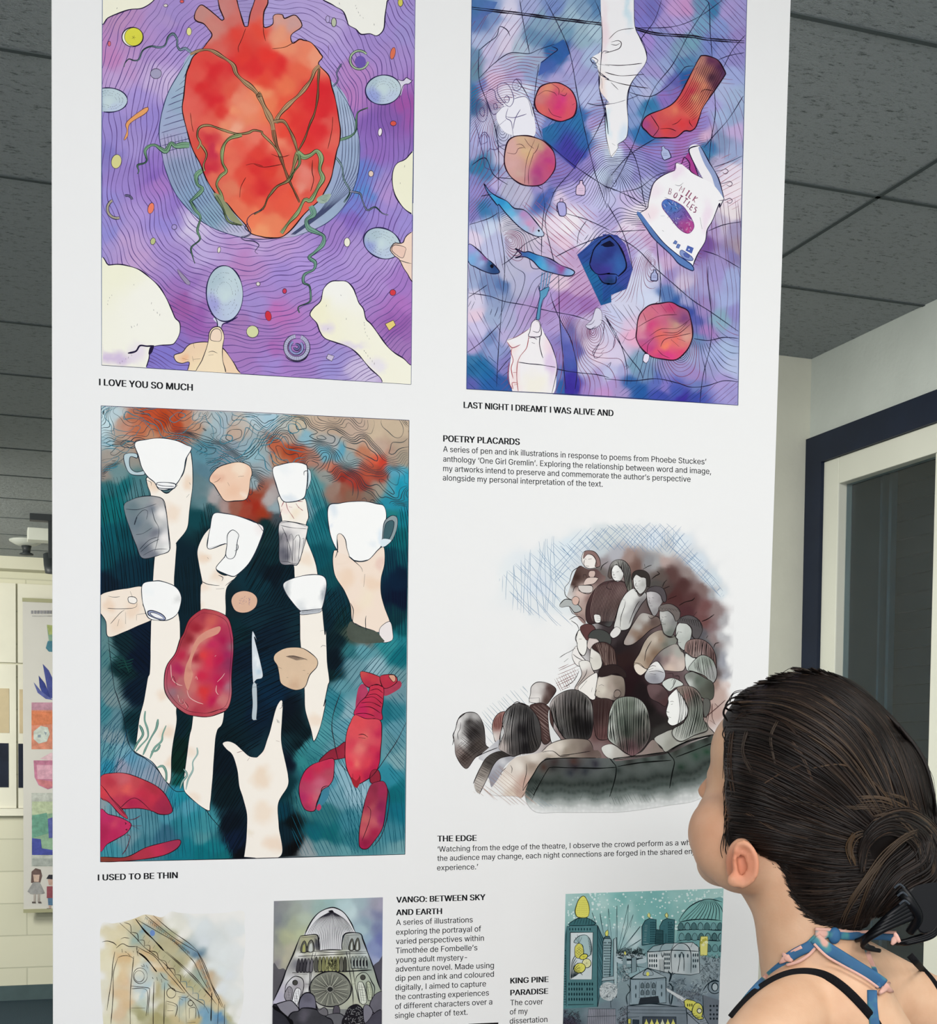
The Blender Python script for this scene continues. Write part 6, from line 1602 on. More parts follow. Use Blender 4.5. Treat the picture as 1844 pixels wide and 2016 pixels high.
    for k in range(20):
        a.line(Z(B,f'{200 + k * 18} {790 + abs(k - 9) * 5} {165 + k * 16} {930 + k * 3} {130 + k * 15} {1100 + k * 4} {150 + k * 13} 1230'),.9,'8c7672',newlayer=False)
    f(B,'165 1160 200 1150 240 1170 235 1240 180 1240','e4e2e0',1.2)
    ln(B,'195 1170 240 1180','195 1190 238 1200','195 1215 235 1220',w=1)
    f(B,'325 720 340 620 370 560 430 530 510 545 570 620 585 720 600 850 560 900 520 800 500 700 470 620 440 600 420 580 360 650 365 740','747472',1.5,[(1200,1110,'8c8886'),(1215,1110,'a0a09c'),(1230,1120,'6c6a68'),(1235,1140,'5c5c58'),(1238,1155,'707068'),(1205,1120,'4c4846'),(1202,1135,'5c504c')])
    f(B,'370 640 400 590 430 590 470 630 500 690 480 750 440 780 390 760 365 710','e4e4e2',1.2,[(1208,1120,'f0f0ee'),(1220,1130,'dcdcda'),(1212,1140,'e8e8e6'),(1225,1140,'a8a8a6')])
    ln(B,'380 690 395 700 385 715','380 730 410 735','420 670 445 665','370 670 390 672',c='2c2624')
    hairs(B,'420 540 480 540 550 600 580 700','440 610 500 700 540 860 590 880',12)
    ln(B,'330 780 310 850 370 870','345 780 450 770 520 800',w=1.2)
    # man in the pale shirt
    f(B,'620 860 540 900 480 980 440 1080 410 1200 390 1300 450 1330 560 1310 620 1180 700 1040 760 960 740 900 680 940','d4d4d2',1.5,[(1235,1180,'e0e0de'),(1225,1200,'dcdcda'),(1220,1230,'d4d4d0'),(1245,1170,'e0e0de'),(1260,1190,'787476'),(1255,1210,'6c686a'),(1240,1210,'b8b8b8'),(1230,1230,'c0c0be')])
    f(B,'345 1380 370 1330 420 1290 470 1330 440 1390 380 1420','dcdad8',1.3)
    f(B,'610 760 610 700 650 680 720 680 760 760 750 860 690 920 650 880 620 840','d0d0ce',1.4,[(1247,1150,'e8e8e6'),(1255,1145,'dcdcda'),(1265,1150,'b0b0ae'),(1260,1160,'c0c0be'),(1252,1160,'e0e0de')])
    f(B,'600 760 600 690 640 655 720 650 780 690 800 770 790 840 760 830 750 740 700 730 640 700','34302e',1.4)
    ln(B,'625 770 640 775','665 775 690 770','640 790 635 830 660 830','640 855 665 855','620 870 650 900 690 920','650 910 680 950 740 900','680 1000 650 1040 600 1150 560 1260','520 1000 510 1060 470 1180 460 1300','480 980 520 990',w=1.3)
    # row going down to the right
    f(B,'700 1140 620 1240 560 1340 500 1460 520 1500 600 1490 700 1420 800 1330 920 1260 900 1190 800 1150','8c7466',1.5,[(1270,1215,'b8b4b0'),(1255,1235,'b0aca8'),(1240,1260,'a8a09c'),(1270,1240,'7c665a'),(1285,1225,'5c4c48'),(1260,1260,'6c5448'),(1250,1250,'8c7668'),(1280,1240,'6c564c')])
    f(B,'760 900 780 880 860 860 940 900 950 990 910 1060 880 1140 840 1170 800 1100 770 1020','b4b0b2',1.4,[(1277,1175,'c8c4c6'),(1290,1175,'a4a0a4'),(1300,1180,'8c888a'),(1285,1195,'acaaac'),(1290,1205,'8c8a8c')])
    f(B,'760 900 790 850 870 830 950 860 985 950 975 1010 940 1000 920 940 870 900 800 890','504a4e',1.4)
    ln(B,'780 960 800 970','820 960 845 965','790 985 785 1020 805 1025','800 1055 825 1055','780 1170 810 1200 850 1180 900 1170','925 970 945 990 920 1020',w=1.3)
    f(B,'940 1330 820 1370 740 1460 680 1590 620 1700 640 1786 740 1786 860 1700 1000 1560 1100 1480 1090 1400','8c7868',1.6,[(1290,1260,'c0b4a8'),(1270,1280,'b8aa9c'),(1300,1260,'948070'),(1290,1290,'7c6656'),(1260,1300,'ac9c8c'),(1310,1270,'6c6c64'),(1320,1265,'7c807a'),(1275,1300,'8c7462'),(1255,1310,'c0ae9c')])
    f(B,'910 1120 940 1090 1010 1090 1080 1140 1110 1230 1080 1330 1040 1400 960 1370 930 1270 910 1200','a8a8a6',1.4,[(1302,1215,'c0c0be'),(1315,1215,'9c9c9c'),(1325,1225,'808080'),(1310,1235,'a0a09c'),(1318,1245,'6c726c')])
    f(B,'890 1090 920 1050 1010 1030 1090 1060 1140 1120 1130 1200 1090 1230 1060 1160 1000 1110 930 1120','6c6462',1.5)
    for k in range(7):
        x=900+k*33
        ln(B,f'{x} {1110 - k * 4} {x + 15} {1070 + k * 4} {x + 40} {1090 + k * 6}',w=1,c='2c2422')
    ln(B,'930 1180 950 1185','960 1180 985 1180','935 1200 925 1240 950 1250','935 1265 975 1260','960 1370 1020 1410 1080 1400','820 1450 760 1560 740 1680','620 1700 690 1710 760 1786',w=1.4)
    f(B,'1100 1490 980 1530 900 1590 830 1680 790 1786 960 1786 1180 1786 1190 1600','b4a09a',1.5,[(1310,1285,'8c8a86'),(1295,1300,'5c5054'),(1310,1300,'8c7876'),(1325,1300,'c0aca6'),(1335,1285,'a8a8a2'),(1320,1315,'d0bcb0'),(1340,1310,'d0c0b8')])
    f(B,'1100 1290 1150 1240 1220 1260 1270 1320 1260 1420 1210 1520 1180 1560 1120 1500 1110 1430 1090 1410','b8bcb8',1.5,[(1340,1240,'ccd0cc'),(1350,1245,'bcc0bc'),(1355,1260,'a8aca8'),(1340,1265,'b8bcb8')])
    f(B,'1110 1240 1140 1190 1230 1160 1320 1190 1380 1260 1390 1340 1340 1430 1280 1400 1270 1310 1220 1260 1150 1250','545052',1.6)
    for k in range(9):
        x=1130+k*26
        ln(B,f'{x} 1240 {x + 20} {1190 + k * 3} {x + 45} {1230 + k * 10}',w=1,c='201c1c')
    ln(B,'1130 1350 1160 1355','1120 1340 1090 1410 1120 1440','1110 1470 1150 1470','1120 1500 1160 1570 1200 1590',w=1.3)
    f(B,'1200 1620 1220 1590 1300 1620 1320 1700 1280 1786 1220 1786 1200 1700','d4d8d4',1.3)
    f(B,'1190 1560 1210 1470 1290 1430 1400 1440 1490 1510 1540 1620 1550 1786 1500 1786 1440 1680 1330 1640 1290 1640 1230 1600','78605c',1.6,[(1360,1270,'8c7470'),(1385,1275,'806866'),(1400,1290,'6c5452'),(1375,1290,'a0908c'),(1350,1285,'8c7470'),(1405,1310,'5c4846')])
    hairs(B,'1220 1470 1300 1435 1420 1450 1520 1580','1220 1590 1300 1640 1440 1680 1520 1770',20)
    f(D,'1230 100 1300 0 1390 -60 1500 -10 1550 100 1550 200 1500 260 1420 180 1300 130','7c8078',1.6,[(1380,1300,'98a098'),(1395,1300,'848c84'),(1405,1320,'9c9c9c'),(1370,1310,'b4bab4')])
    hairs(D,'1300 20 1380 -40 1480 -20','1310 100 1420 190 1540 230',13)
    f(D,'1190 180 1260 130 1330 150 1420 200 1510 260 1520 400 1480 450 1380 420 1250 300','54584f',1.5,[(1360,1330,'7c807a'),(1375,1340,'5c645c'),(1400,1355,'44463f'),(1385,1365,'54564e'),(1355,1345,'c4c8c4')])
    # crossed arms and hands in the middle
    f(D,'620 60 660 40 740 90 770 110 700 170 640 130','e0d4c8',1.4)
    f(D,'740 190 770 110 820 40 880 10 930 60 970 130 970 200 920 260 800 260','d4d4d6',1.5,[(1285,1310,'e8e6e4'),(1300,1310,'ecebea'),(1290,1335,'8c8c94'),(1300,1330,'b4b4bc')])
    ln(D,'780 90 830 60 870 70','780 110 840 90','790 130 880 120 960 140','800 150 870 160',w=1.2)
    f(D,'940 270 980 220 1060 200 1150 240 1180 280 1090 310 1020 350','ccd0cc',1.4)
    ln(D,'1040 230 1080 200 1060 280','1100 210 1060 300 1030 330','980 150 1060 150 1060 190','1070 180 1130 180 1130 220',w=1.2)
    f(D,'770 290 860 270 940 290 1010 390 980 520 900 480 800 420','5c4a4c',1.3,[(1290,1360,'6c5658'),(1300,1370,'4c3a3c'),(1310,1385,'4c3436')])
    # middle left faces
    f(A,'1580 1430 1600 1340 1640 1330 1690 1400 1700 1540 1660 1620 1600 1560 1590 1490','eceae6',1.4,None,.03)
    f(A,'1620 1310 1680 1260 1760 1270 1800 1330 1760 1360 1720 1450 1690 1440','5c3c3c',1.3)
    f(A,'1530 1600 1580 1510 1620 1600 1700 1700 1620 1740 1560 1700','ece8e6',1.3)
    ln(A,'1610 1320 1580 1380 1570 1430 1590 1480 1590 1530 1620 1600 1660 1620','1610 1430 1640 1430','1390 1640 1450 1600 1520 1565 1570 1530','1540 1600 1590 1640 1650 1670','1440 1690 1490 1650',w=1.5)
    f(B,'90 1520 110 1420 170 1400 220 1440 210 1520 150 1560','d0c4c0',1.3)
    f(B,'100 1410 140 1340 220 1320 310 1350 360 1420 340 1500 240 1480 200 1430','444644',1.4)
    f(B,'120 1640 130 1540 170 1500 230 1560 260 1660 240 1760 150 1786 120 1740','d8d4ce',1.4,[(1165,1285,'e4e0da'),(1175,1300,'d0ccc4'),(1165,1315,'dcd8d0')])
    f(B,'140 1530 190 1475 300 1470 390 1540 420 1650 420 1786 300 1786 260 1700 230 1600','3c2a28',1.5)
    hairs(B,'180 1480 280 1475 390 1550','250 1650 320 1760 410 1760',14,.9,'8c7670')
    ln(B,'120 1640 150 1650','120 1690 110 1710 130 1725',w=1.2)
    f(C,'1610 20 1720 10 1760 100 1790 160 1720 190 1620 330 1560 320 1640 160','dcd6d0',1.4,[(1145,1310,'e8e6e2'),(1150,1330,'b8aca8'),(1160,1340,'c0b4ae')])
    f(C,'1600 330 1680 220 1780 150 1820 160 1800 400 1760 450','ece8e4',1.3)
    ln(C,'1580 300 1680 170 1700 100','1460 300 1560 220 1610 120','1620 330 1700 230','1750 360 1760 310',w=1.3)
    # bearded man behind
    f(D,'180 390 190 300 220 180 300 160 420 170 500 200 520 330 500 430 440 460 300 440 210 420','b8aaa0',1.5,[(1180,1345,'d8d0c6'),(1185,1360,'d4ccc0'),(1200,1350,'a89a90'),(1215,1345,'84786e'),(1225,1360,'70645c'),(1200,1370,'b8aca2'),(1215,1375,'605450')])
    f(D,'210 180 230 100 300 60 400 50 480 90 530 160 510 200 420 150 300 180 240 190','2c2020',1.5)
    f(D,'390 380 410 340 450 340 470 380 440 420 400 420','84766e',1.4)
    ln(D,'220 290 250 275 280 290','195 330 175 400 210 410','215 350 230 355',w=1.3)
    f(D,'150 470 200 440 280 430 360 450 380 500 370 700 340 850 300 900 200 880 160 700','5c4644',1.4,[(1180,1390,'40302f'),(1190,1420,'54403e'),(1195,1440,'6c4c4c'),(1175,1410,'3c2c2c')])
    hairs(D,'170 470 260 440 360 470','180 860 250 900 320 880',12,1,'2c1818')
    # front row
    f(C,'1050 470 1060 380 1070 300 1130 250 1220 250 1300 280 1350 340 1290 440 1240 500 1160 490','5c4a48',1.5,[(1055,1355,'d8d4d2'),(1065,1350,'ccc8c6'),(1080,1355,'4c3a38'),(1090,1365,'443230'),(1055,1375,'e4e0de'),(1075,1380,'503e3a'),(1050,1385,'e8e4e2')])
    ln(C,'1040 430 1160 425','1045 430 1045 490','1160 425 1160 480',w=1.3)
    f(C,'1050 530 1120 490 1210 490 1290 560 1320 700 1290 900 1200 940 1140 700','4a3634',1.5)
    a.hatch(curve(Z(C,'1070 530 1200 500 1280 600 1280 880 1220 900 1150 700'),True),40,4,.8,'a08a86',.3)
    f(C,'200 960 190 850 210 780 250 650 330 595 430 595 490 650 530 750 545 870 550 960 590 1010 440 1100 330 1230 220 1090','4c4644',1.5,[(900,1440,'e8e6e6'),(905,1420,'e0dede'),(910,1460,'dcdada'),(915,1410,'c8c6c6'),(925,1420,'3c3838'),(935,1440,'2c2828'),(925,1450,'302c2c'),(945,1430,'4c4848'),(930,1470,'3c3634'),(905,1480,'8c7e7a'),(915,1490,'4c403c'),(940,1465,'4c4440'),(935,1410,'b4b2b2')])
    a.hatch(curve(Z(C,'230 980 330 690 480 700 540 900 560 1000 400 1110 320 1220 220 1080'),True),40,4.5,.9,'1c1616',.3)
    a.hatch(curve(Z(C,'220 980 330 900 540 900 560 1000 400 1110 320 1220 220 1080'),True),-40,5,.8,'2c2220',.3)
    ln(C,'175 960 190 900 180 850 210 780 240 670 330 595','240 900 235 830 260 780 270 700',w=1.5)
    f(C,'640 850 625 760 650 660 710 595 780 590 760 700 720 830 700 930 660 920','b8a098',1.4,[(980,1415,'98706a'),(978,1430,'8c645e'),(985,1450,'c8b8b4'),(975,1450,'dcd4d0')])
    hairs(C,'660 660 720 600 780 600','650 760 690 790 740 740',9,1,'5c2c2c')
    f(C,'590 990 660 930 720 900 860 1000 900 1080 780 1190 700 1330 620 1440 580 1330 480 1330 430 1420 560 1180 470 1110','c8c8ce',0,[(960,1490,'d8d8dc'),(950,1510,'b0b0b8'),(985,1510,'a4a4ae'),(1000,1490,'9c9ca4'),(970,1530,'9898a4'),(990,1500,'d0d0d4')])
    f(C,'480 1510 420 1410 480 1240 560 1100 700 1030 860 1050 880 1080 720 1110 640 1190 570 1340','5c5450',0,[(965,1500,'44403e'),(990,1485,'34302e'),(945,1540,'c0b8b2'),(950,1525,'8c847e')])
    a.hatch(curve(Z(C,'480 1510 410 1410 480 1240 560 1100 700 1030 860 1050 880 1080 720 1110 640 1190 570 1340'),True),28,4.5,1,'1c1818',.2)
    ln(C,'410 1400 480 1240 560 1100','480 1520 570 1340 640 1190 720 1110 860 1080','440 1100 560 1040 690 990','600 1505 720 1330 730 1270 830 1180',w=1.6)
    f(C,'700 990 760 820 740 700 790 560 900 490 1000 500 1100 590 1160 700 1180 850 1170 960 1100 1040 960 1060 860 1090 760 1040','3c3a3a',1.6,[(1000,1415,'a8a6a6'),(995,1440,'b4aeac'),(990,1470,'c4b8b4'),(1015,1410,'605e5e'),(1025,1400,'4c4a4a'),(1030,1440,'1c1a1c'),(1045,1440,'3c3a3a'),(1015,1450,'4c4a4a'),(1055,1430,'484646'),(1035,1470,'181618'),(1010,1475,'504c4c'),(1050,1465,'403c3a')])
    hairs(C,'790 570 850 520 920 500 1000 510 1090 590','700 980 800 1050 900 1080 1030 1060 1160 980',30,1.1,'141214',(-4,2))
    ln(C,'780 580 840 520 905 470 960 495 1050 520',w=1.6)
    # man in front,collar and coat
    f(C,'1260 650 1275 560 1290 720 1400 890 1410 920 1300 940','dcdedf',1.3)
    f(C,'1280 500 1330 420 1450 350 1570 335 1680 390 1750 480 1770 650 1760 800 1720 890 1600 900 1460 890 1400 820 1330 700 1290 580','3a3836',1.6,[(1090,1385,'b0a8a6'),(1100,1375,'9c9492'),(1095,1400,'8c8684'),(1115,1380,'646060'),(1125,1400,'34302f'),(1135,1420,'141212'),(1150,1430,'141214'),(1120,1420,'403e3c'),(1105,1420,'6c6a68'),(1110,1440,'5c5a5a'),(1150,1400,'444040'),(1160,1390,'8c8a88'),(1140,1380,'605c5a')])
    hairs(C,'1290 520 1360 420 1480 350 1620 360 1740 480','1360 760 1420 860 1540 890 1680 890 1750 800',34,1.2,'0e0c0c',(-2,2))
    f(C,'1180 1040 1280 950 1420 900 1560 890 1700 900 1750 950 1770 1020 1820 1020 1860 1080 1800 1110 1300 1110 1180 1150 1060 1370 970 1550 880 1540 600 1510 720 1310 860 1120 1000 1080','d4cac0',0,[(1080,1480,'e0d8d0'),(1100,1470,'d8d0c6'),(1130,1470,'8c8076'),(1150,1465,'7c7068'),(1115,1480,'94887c'),(1160,1475,'5c4c48'),(1020,1510,'e4dcd4'),(1050,1490,'dcd4cc'),(1000,1540,'ece4dc'),(1030,1540,'c0a094'),(1045,1510,'98887c'),(1020,1560,'b89c90'),(975,1560,'e8e8e8'),(1010,1565,'d8cabc'),(1080,1490,'a89c90')])
    ln(C,'1180 1040 1280 950 1420 900 1560 888 1700 900 1750 950 1770 1020','1190 1040 1310 1030 1400 1090 1500 1080','1010 1170 1010 1280 980 1400 970 1480','1400 1080 1560 1060 1740 1030','830 1190 850 1230 840 1280',w=1.5)
    # woman with straight fair hair,front
    f(D,'250 1000 340 950 430 980 560 1070 700 1040 830 900 920 990 980 1050 700 1090 360 1120','a8a098',1.4,[(1195,1475,'d4d4d0'),(1215,1480,'b4b0aa'),(1270,1470,'8c7c78'),(1290,1475,'80746e'),(1245,1485,'988a86')])
    f(D,'330 700 350 560 420 440 560 410 680 440 760 540 800 700 800 860 740 980 620 1080 540 1060 430 980 330 900 320 800','70746c',1.6,[(1200,1400,'c0c6be'),(1198,1430,'d0d4ce'),(1205,1460,'a8aca6'),(1215,1390,'8c948a'),(1225,1420,'586058'),(1235,1440,'40463f'),(1240,1390,'70786e'),(1255,1420,'4c504a'),(1265,1450,'544e4c'),(1270,1420,'74746e'),(1240,1470,'5c4448'),(1225,1470,'584c4a'),(1262,1390,'b0b4ae'),(1245,1480,'7c5c60')])
    hairs(D,'340 640 420 450 560 415 690 450 790 640','350 900 480 1010 590 1080 690 1020 790 880',28,1.3,'101412',(-1,2))
    # woman in profile at right
    f(D,'850 890 960 820 1060 780 1400 700 1470 760 1520 850 1250 900 1000 1040 930 980','a4a49c',1.4,[(1300,1455,'b4b4ae'),(1320,1465,'989890'),(1340,1465,'b0b0a8'),(1390,1430,'84847c'),(1400,1440,'948a84')])
    f(D,'1010 420 1080 340 1130 320 1180 420 1230 560 1200 660 1100 730 1040 740 1000 700 1010 660 990 620 985 570 1010 480','f0f0ee',1.6,None,.02)
    f(D,'1100 320 1180 290 1290 310 1370 400 1400 540 1400 660 1440 740 1440 800 1300 850 1150 920 1060 860 1060 780 1180 700 1230 560 1170 420','848880',1.6,[(1340,1365,'8c8078'),(1350,1370,'8c6c68'),(1365,1380,'6c6c66'),(1370,1400,'80867e'),(1360,1420,'a0a69e'),(1380,1440,'7c8078'),(1350,1440,'a4a8a2'),(1335,1450,'b8bab4'),(1375,1420,'646a62')])
    hairs(D,'1110 330 1200 300 1300 330 1390 480','1080 870 1180 890 1300 830 1430 780',20,1.2,'1c201c',(9,-6))
    ln(D,'1030 470 1050 465 1070 470','1040 500 1060 495','990 560 985 580 1020 590','1000 640 1040 650','1000 520 980 570',w=1.4)
    f(D,'1400 450 1460 440 1480 500 1460 600 1410 640','5c5c58',1.3)
    ln(D,'1430 640 1550 540 1650 450','1500 490 1500 640 1530 720','1530 490 1570 530','1480 680 1550 730',c='4c2c2c')
    # seats
    dk=[(1050,1530,'3c2c28'),(1070,1510,'44302a'),(1090,1500,'3c3030'),(1130,1500,'4c3430'),(1130,1510,'242028'),(1170,1505,'2c2a34'),(1090,1510,'282a2a'),(1060,1560,'2c302c'),(1045,1560,'4c4c46'),(1100,1530,'3a403c'),(1120,1520,'2c3038'),(1150,1520,'2c3036'),(1140,1545,'2c3a30'),(1100,1560,'4c5650'),(1070,1575,'8c9490'),(1170,1540,'34403a'),(1110,1580,'a0a6a4'),(1180,1560,'3c4440'),(1160,1580,'b4bab8'),(1200,1575,'6c7472'),(1130,1568,'68726c'),
          (1215,1515,'2c3432'),(1240,1500,'2c2e2c'),(1270,1498,'2c3430'),(1300,1490,'2c302e'),(1250,1530,'1c3024'),(1280,1530,'1c3426'),(1230,1550,'2c4034'),(1260,1555,'34483c'),(1220,1570,'7c8684'),(1250,1575,'a0a6a4'),(1290,1555,'5c6664'),(1310,1540,'4c5454'),(1300,1560,'b0b4b4'),(1280,1570,'d0d2d2'),(1200,1530,'2c342e'),
          (1330,1480,'30342f'),(1360,1470,'2a2e2a'),(1390,1455,'262a27'),(1340,1510,'1c3024'),(1370,1490,'2c4438'),(1390,1480,'244030'),(1335,1540,'3c4848'),(1370,1520,'707c80'),(1350,1550,'808688'),(1400,1500,'1f3428'),(1385,1520,'808a90'),(1330,1565,'c8caca'),(1370,1545,'c0c4c8'),(1400,1530,'a0a4aa')]
    low=np.stack([np.linspace(1030,1440,46),np.interp(np.linspace(1030,1440,46),[1030,1100,1200,1290,1350,1400,1440],[1588,1594,1592,1582,1572,1552,1520])],1)
    dk=[q for q in dk if q[1]<np.interp(q[0],low[:,0],low[:,1])-62]
    dk+=[(x,y+d+3*math.sin(x*.13),cc) for x,y in low for d,cc in ((8,Wp),(-3,'e2e4e4'),(-13,'a4aaa9'),(-23,'626c69'),(-35,'303936'),(-50,'242b28'))]+[(x,1603,Wp) for x in range(1020,1440,12)]
    f(C,'1000 1480 1200 1140 1350 1110 1900 1110 2010 1130 2070 1140 2600 1060 2900 930 3200 830 3330 800 3290 1100 3250 1350 3100 1500 2900 1600 2650 1640 2400 1680 2080 1720 1800 1724 1400 1724 1100 1710','303830',0,dk,.2,power=2.6)
    ln(C,'970 1480 1080 1310 1190 1150 1350 1112 1800 1108','1090 1530 1240 1260 1300 1215 1500 1220 1844 1222','960 1550 1000 1490','1070 1590 1110 1500',w=2.2,c='0c0c0c')
    ln(D,'0 1222 200 1225 410 1215','340 1110 380 1160 415 1215 400 1350 340 1550','380 1115 600 1090 850 1060 980 1040','430 1205 700 1160 1040 1135','990 1030 1030 1080 1075 1150 1050 1280 1020 1450','1000 1030 1150 950 1330 890 1520 840','1090 1100 1300 1020 1530 930',w=2.6,c='080a0a')
    ln(D,'180 1590 250 1350','0 1590 40 1500','130 1600 200 1450',w=1,c='3c4444')
    a.hatch(curve(Z(C,'1000 1490 1240 1260 1120 1520 1070 1590'),True),50,4.5,1.0,'101414',.3)
    a.hatch([(930,1560),(985,1500),(1040,1560),(1060,1590),(1000,1585)],40,6,.7,'b09084',.4)
    a.hatch([(1040,1570),(1060,1570),(1100,1590),(1060,1592)],42,5,.8,'7c98ac',.4)
    a.hatch([(1195,1560),(1300,1560),(1290,1580),(1200,1588)],62,6,.8,'5c6460',.5)
    # branch-like cracks in the dark wash
    ln(B,'720 640 770 610 820 590','740 580 745 610','820 750 870 710 910 690 880 660','940 840 960 790 990 760','950 860 1020 830','1000 980 1100 940','1130 1050 1200 1010 1280 990 1310 960','1290 1170 1330 1120','1390 1230 1460 1200 1530 1150','1520 1530 1540 1480 1580 1470','245 650 260 600 330 550','1440 1420 1460 1390',w=2,c='140e0e')
    a.quad=None
    o=a.build(panel)
    o['label']='grey ink drawing of a packed theatre audience fading to white'
art_crowd()

# ------------------------------------------------------------------ illustration: watercolour of a pillared facade
def art_facade():
    A=(180,1700,5.7625)
    a=Art('illustration',[(194,1784),(488,1784),(486,2090),(194,2090)],17,('ece8dc',0.27))
    K='2c2018'
    outline=Z(A,'110 700 250 680 400 650 500 620 600 580 700 590 800 610 900 545 1000 560 1200 570 1500 560 1720 540 1735 700 1745 900 1720 1200 1730 1450 1700 1700 1640 1900 1650 2240 150 2240 140 1900 110 1500 100 1100')
    e=[(x,y,PAPER) for x,y in ((196,1800),(196,1860),(196,1920),(196,1980),(484,1800),(486,1850),(486,1900),(484,1950),(482,1990),(470,2010),(330,1796),(380,1792),(420,1792),(460,1790),(210,1810),(240,1808))]
    a.fill(outline,'d8cca4',True,wet=.2,grid=4,warp=6,power=4,samples=e+[(220,1830,'d8cca4'),(240,1825,'d4c498'),(265,1815,'c8b484'),(285,1805,'dcd0b0'),(300,1800,'d0b48c'),(215,1860,'dccfa8'),(205,1880,'dcd4b0'),(230,1860,'d4c490'),(245,1850,'dcd0a8'),(210,1900,'e0d8b8'),(220,1920,'e0d8b8'),(205,1940,'dedac4'),(212,1980,'e2dcc0'),(215,2010,'dcd8b8'),
        (270,1830,'b4ac84'),(280,1832,'5c8ca4'),(275,1845,'88a8a0'),(290,1850,'b0a47c'),(300,1838,'6c94a4'),(305,1870,'9c9464'),(330,1880,'a09a70'),(350,1900,'948e60'),(330,1860,'a49a70'),(320,1845,'a8a078'),(345,1870,'a89e74'),(365,1890,'b4a87c'),(375,1900,'e8e8e0'),(370,1912,'eceae4'),(390,1920,'7c9488'),(395,1935,'8ca490'),(380,1940,'a09c6c'),(370,1930,'948e5c'),(360,1920,'8c8858'),(400,1950,'a8a074'),(410,1965,'b8a878'),
        (310,1820,'b08c64'),(330,1835,'8c8c64'),(320,1830,'7c8c74'),(350,1855,'a88c60'),(365,1868,'4c7c8c'),(375,1872,'5c84a0'),(385,1880,'3c6484'),(395,1905,'b89068'),(405,1930,'c09870'),(415,1950,'c49c6c'),(425,1970,'d0b07c'),(420,1985,'c0b084'),
        (340,1820,'e8e8e0'),(360,1835,'ecebe6'),(380,1820,'e0e6ea'),(400,1830,'d4dee6'),(400,1850,'d0dae4'),(420,1870,'d8e0e6'),(440,1880,'dce4ea'),(430,1910,'d8e2e8'),(450,1920,'d8e0ea'),(440,1950,'dce4ec'),(460,1960,'e2e8ec'),(420,1900,'dce4e8'),(465,1830,'dfe6ec'),(470,1880,'e0e6ec'),(455,1990,'e8e8e4'),
        (245,1890,'d0a870'),(240,1920,'d4b484'),(250,1930,'d8b488'),(240,1960,'d4b080'),(250,1980,'cca878'),(238,1990,'d8b890'),(262,1890,'d8c8a0'),(280,1885,'c8cab4'),(275,1910,'e0dcc8'),(290,1910,'9cb0b4'),(295,1900,'a8b8b8'),(270,1940,'b4c4c8'),(285,1945,'a4c0cc'),(280,1960,'a8c4cc'),(268,1960,'e0e0d4'),(285,1980,'b0c0b4'),(275,2000,'94905c'),(265,2005,'d8d4b4'),(298,1950,'e4e4dc'),(302,1975,'e0e0d8'),
        (285,1875,'c09860'),(300,1888,'c0a06c'),(315,1905,'b89460'),(310,1900,'dcc8a4'),(330,1920,'c09c64'),(345,1935,'b4945c'),(355,1945,'c0a878'),(370,1960,'b4ac8c'),(380,1975,'b4b49c'),(310,1950,'a89c6c'),(312,1980,'a8a070'),(320,1925,'94a498'),(330,1940,'88a8a8'),(335,1960,'d0c498'),(345,1970,'d4c8a0'),(335,1985,'d8cca4'),(358,1970,'7ca0b0'),(360,1990,'b0b49c'),(375,1995,'d0c8a4'),(345,2005,'b8a470'),(330,2008,'8c8450'),(310,2008,'948a50'),(380,2010,'b49c60'),(400,2005,'4c88b0'),(395,1998,'5c90b4'),(415,1995,'4c84a8'),(430,2000,'2c70a8'),(440,2010,'2c6498'),(445,1995,'b4b490'),(450,2008,'a09c70')])
    a.fill(a.ell(300,1837,5,6),'3c68b8')
    for s in ('320 675 480 820 600 950 720 1040 870 1180 1000 1350 1120 1500 1270 1600 1330 1700','510 940 600 990 720 1060 850 1230 940 1330 1060 1470','520 640 760 780 940 890 1110 1060','610 585 800 740 960 860 1210 1010','700 590 900 760 1100 900 1210 1000','1110 1060 1170 1130 1240 1280 1320 1420','1210 1010 1290 1160 1370 1380 1440 1510 1500 1640','1200 1000 1260 1130 1340 1330 1420 1510 1480 1630','820 990 960 1110 1160 1300 1340 1500','850 1000 1000 1130 1200 1320 1420 1600','860 1360 940 1440 1060 1470',
              '265 1000 240 1150 230 1300 190 1560 175 1670','300 1070 250 1240 245 1500 220 1820','480 1050 460 1250 440 1500 440 1900','300 1070 340 1050 400 1045 450 1060 480 1080','280 960 350 910 420 940 520 940','330 860 370 840 430 850','520 940 515 1010','450 1390 640 1410 660 1420 640 1720','455 1420 630 1445 620 1730','450 1640 610 1640','710 1340 700 1600 700 1900','830 1350 825 1600 820 1900','845 1560 840 1740','850 1560 970 1610 950 1740','860 1590 960 1620','1000 1520 995 1800','1065 1520 1075 1800','1110 1640 1110 1760','1110 1640 1180 1640 1180 1760','1100 1530 1160 1580 1210 1680 1220 1760','860 1670 930 1670','1070 1810 1180 1800','980 1510 1080 1520 1100 1490','540 970 520 1020 530 1050','780 1240 820 1300 870 1330'):
        a.line(Z(A,s),1.5,K)
    for s in ('500 630 600 760 700 860 820 990','530 1010 620 1080 740 1230','510 945 520 1010'):
        a.line(Z(A,s),3.2,'161008')
    for s in ('1365 1460 1360 1600 1355 1790','1445 1530 1430 1820','1510 1600 1505 1900'):
        a.line(Z(A,s),2.4,'1c1410')
    p=Z(A,'370 670 450 780 530 870 600 930 660 990 760 1090 860 1190 950 1260 1010 1340 1080 1400 1150 1470 1210 1540 1280 1630')
    for k in range(len(p)-1):
        b,c=p[k],p[k+1]
        m=(b+c)/2+np.array([5,-5])
        a.line(np.array([b,m,c,c+[-1,3]]),1.4,K if k<8 else '2c5c78')
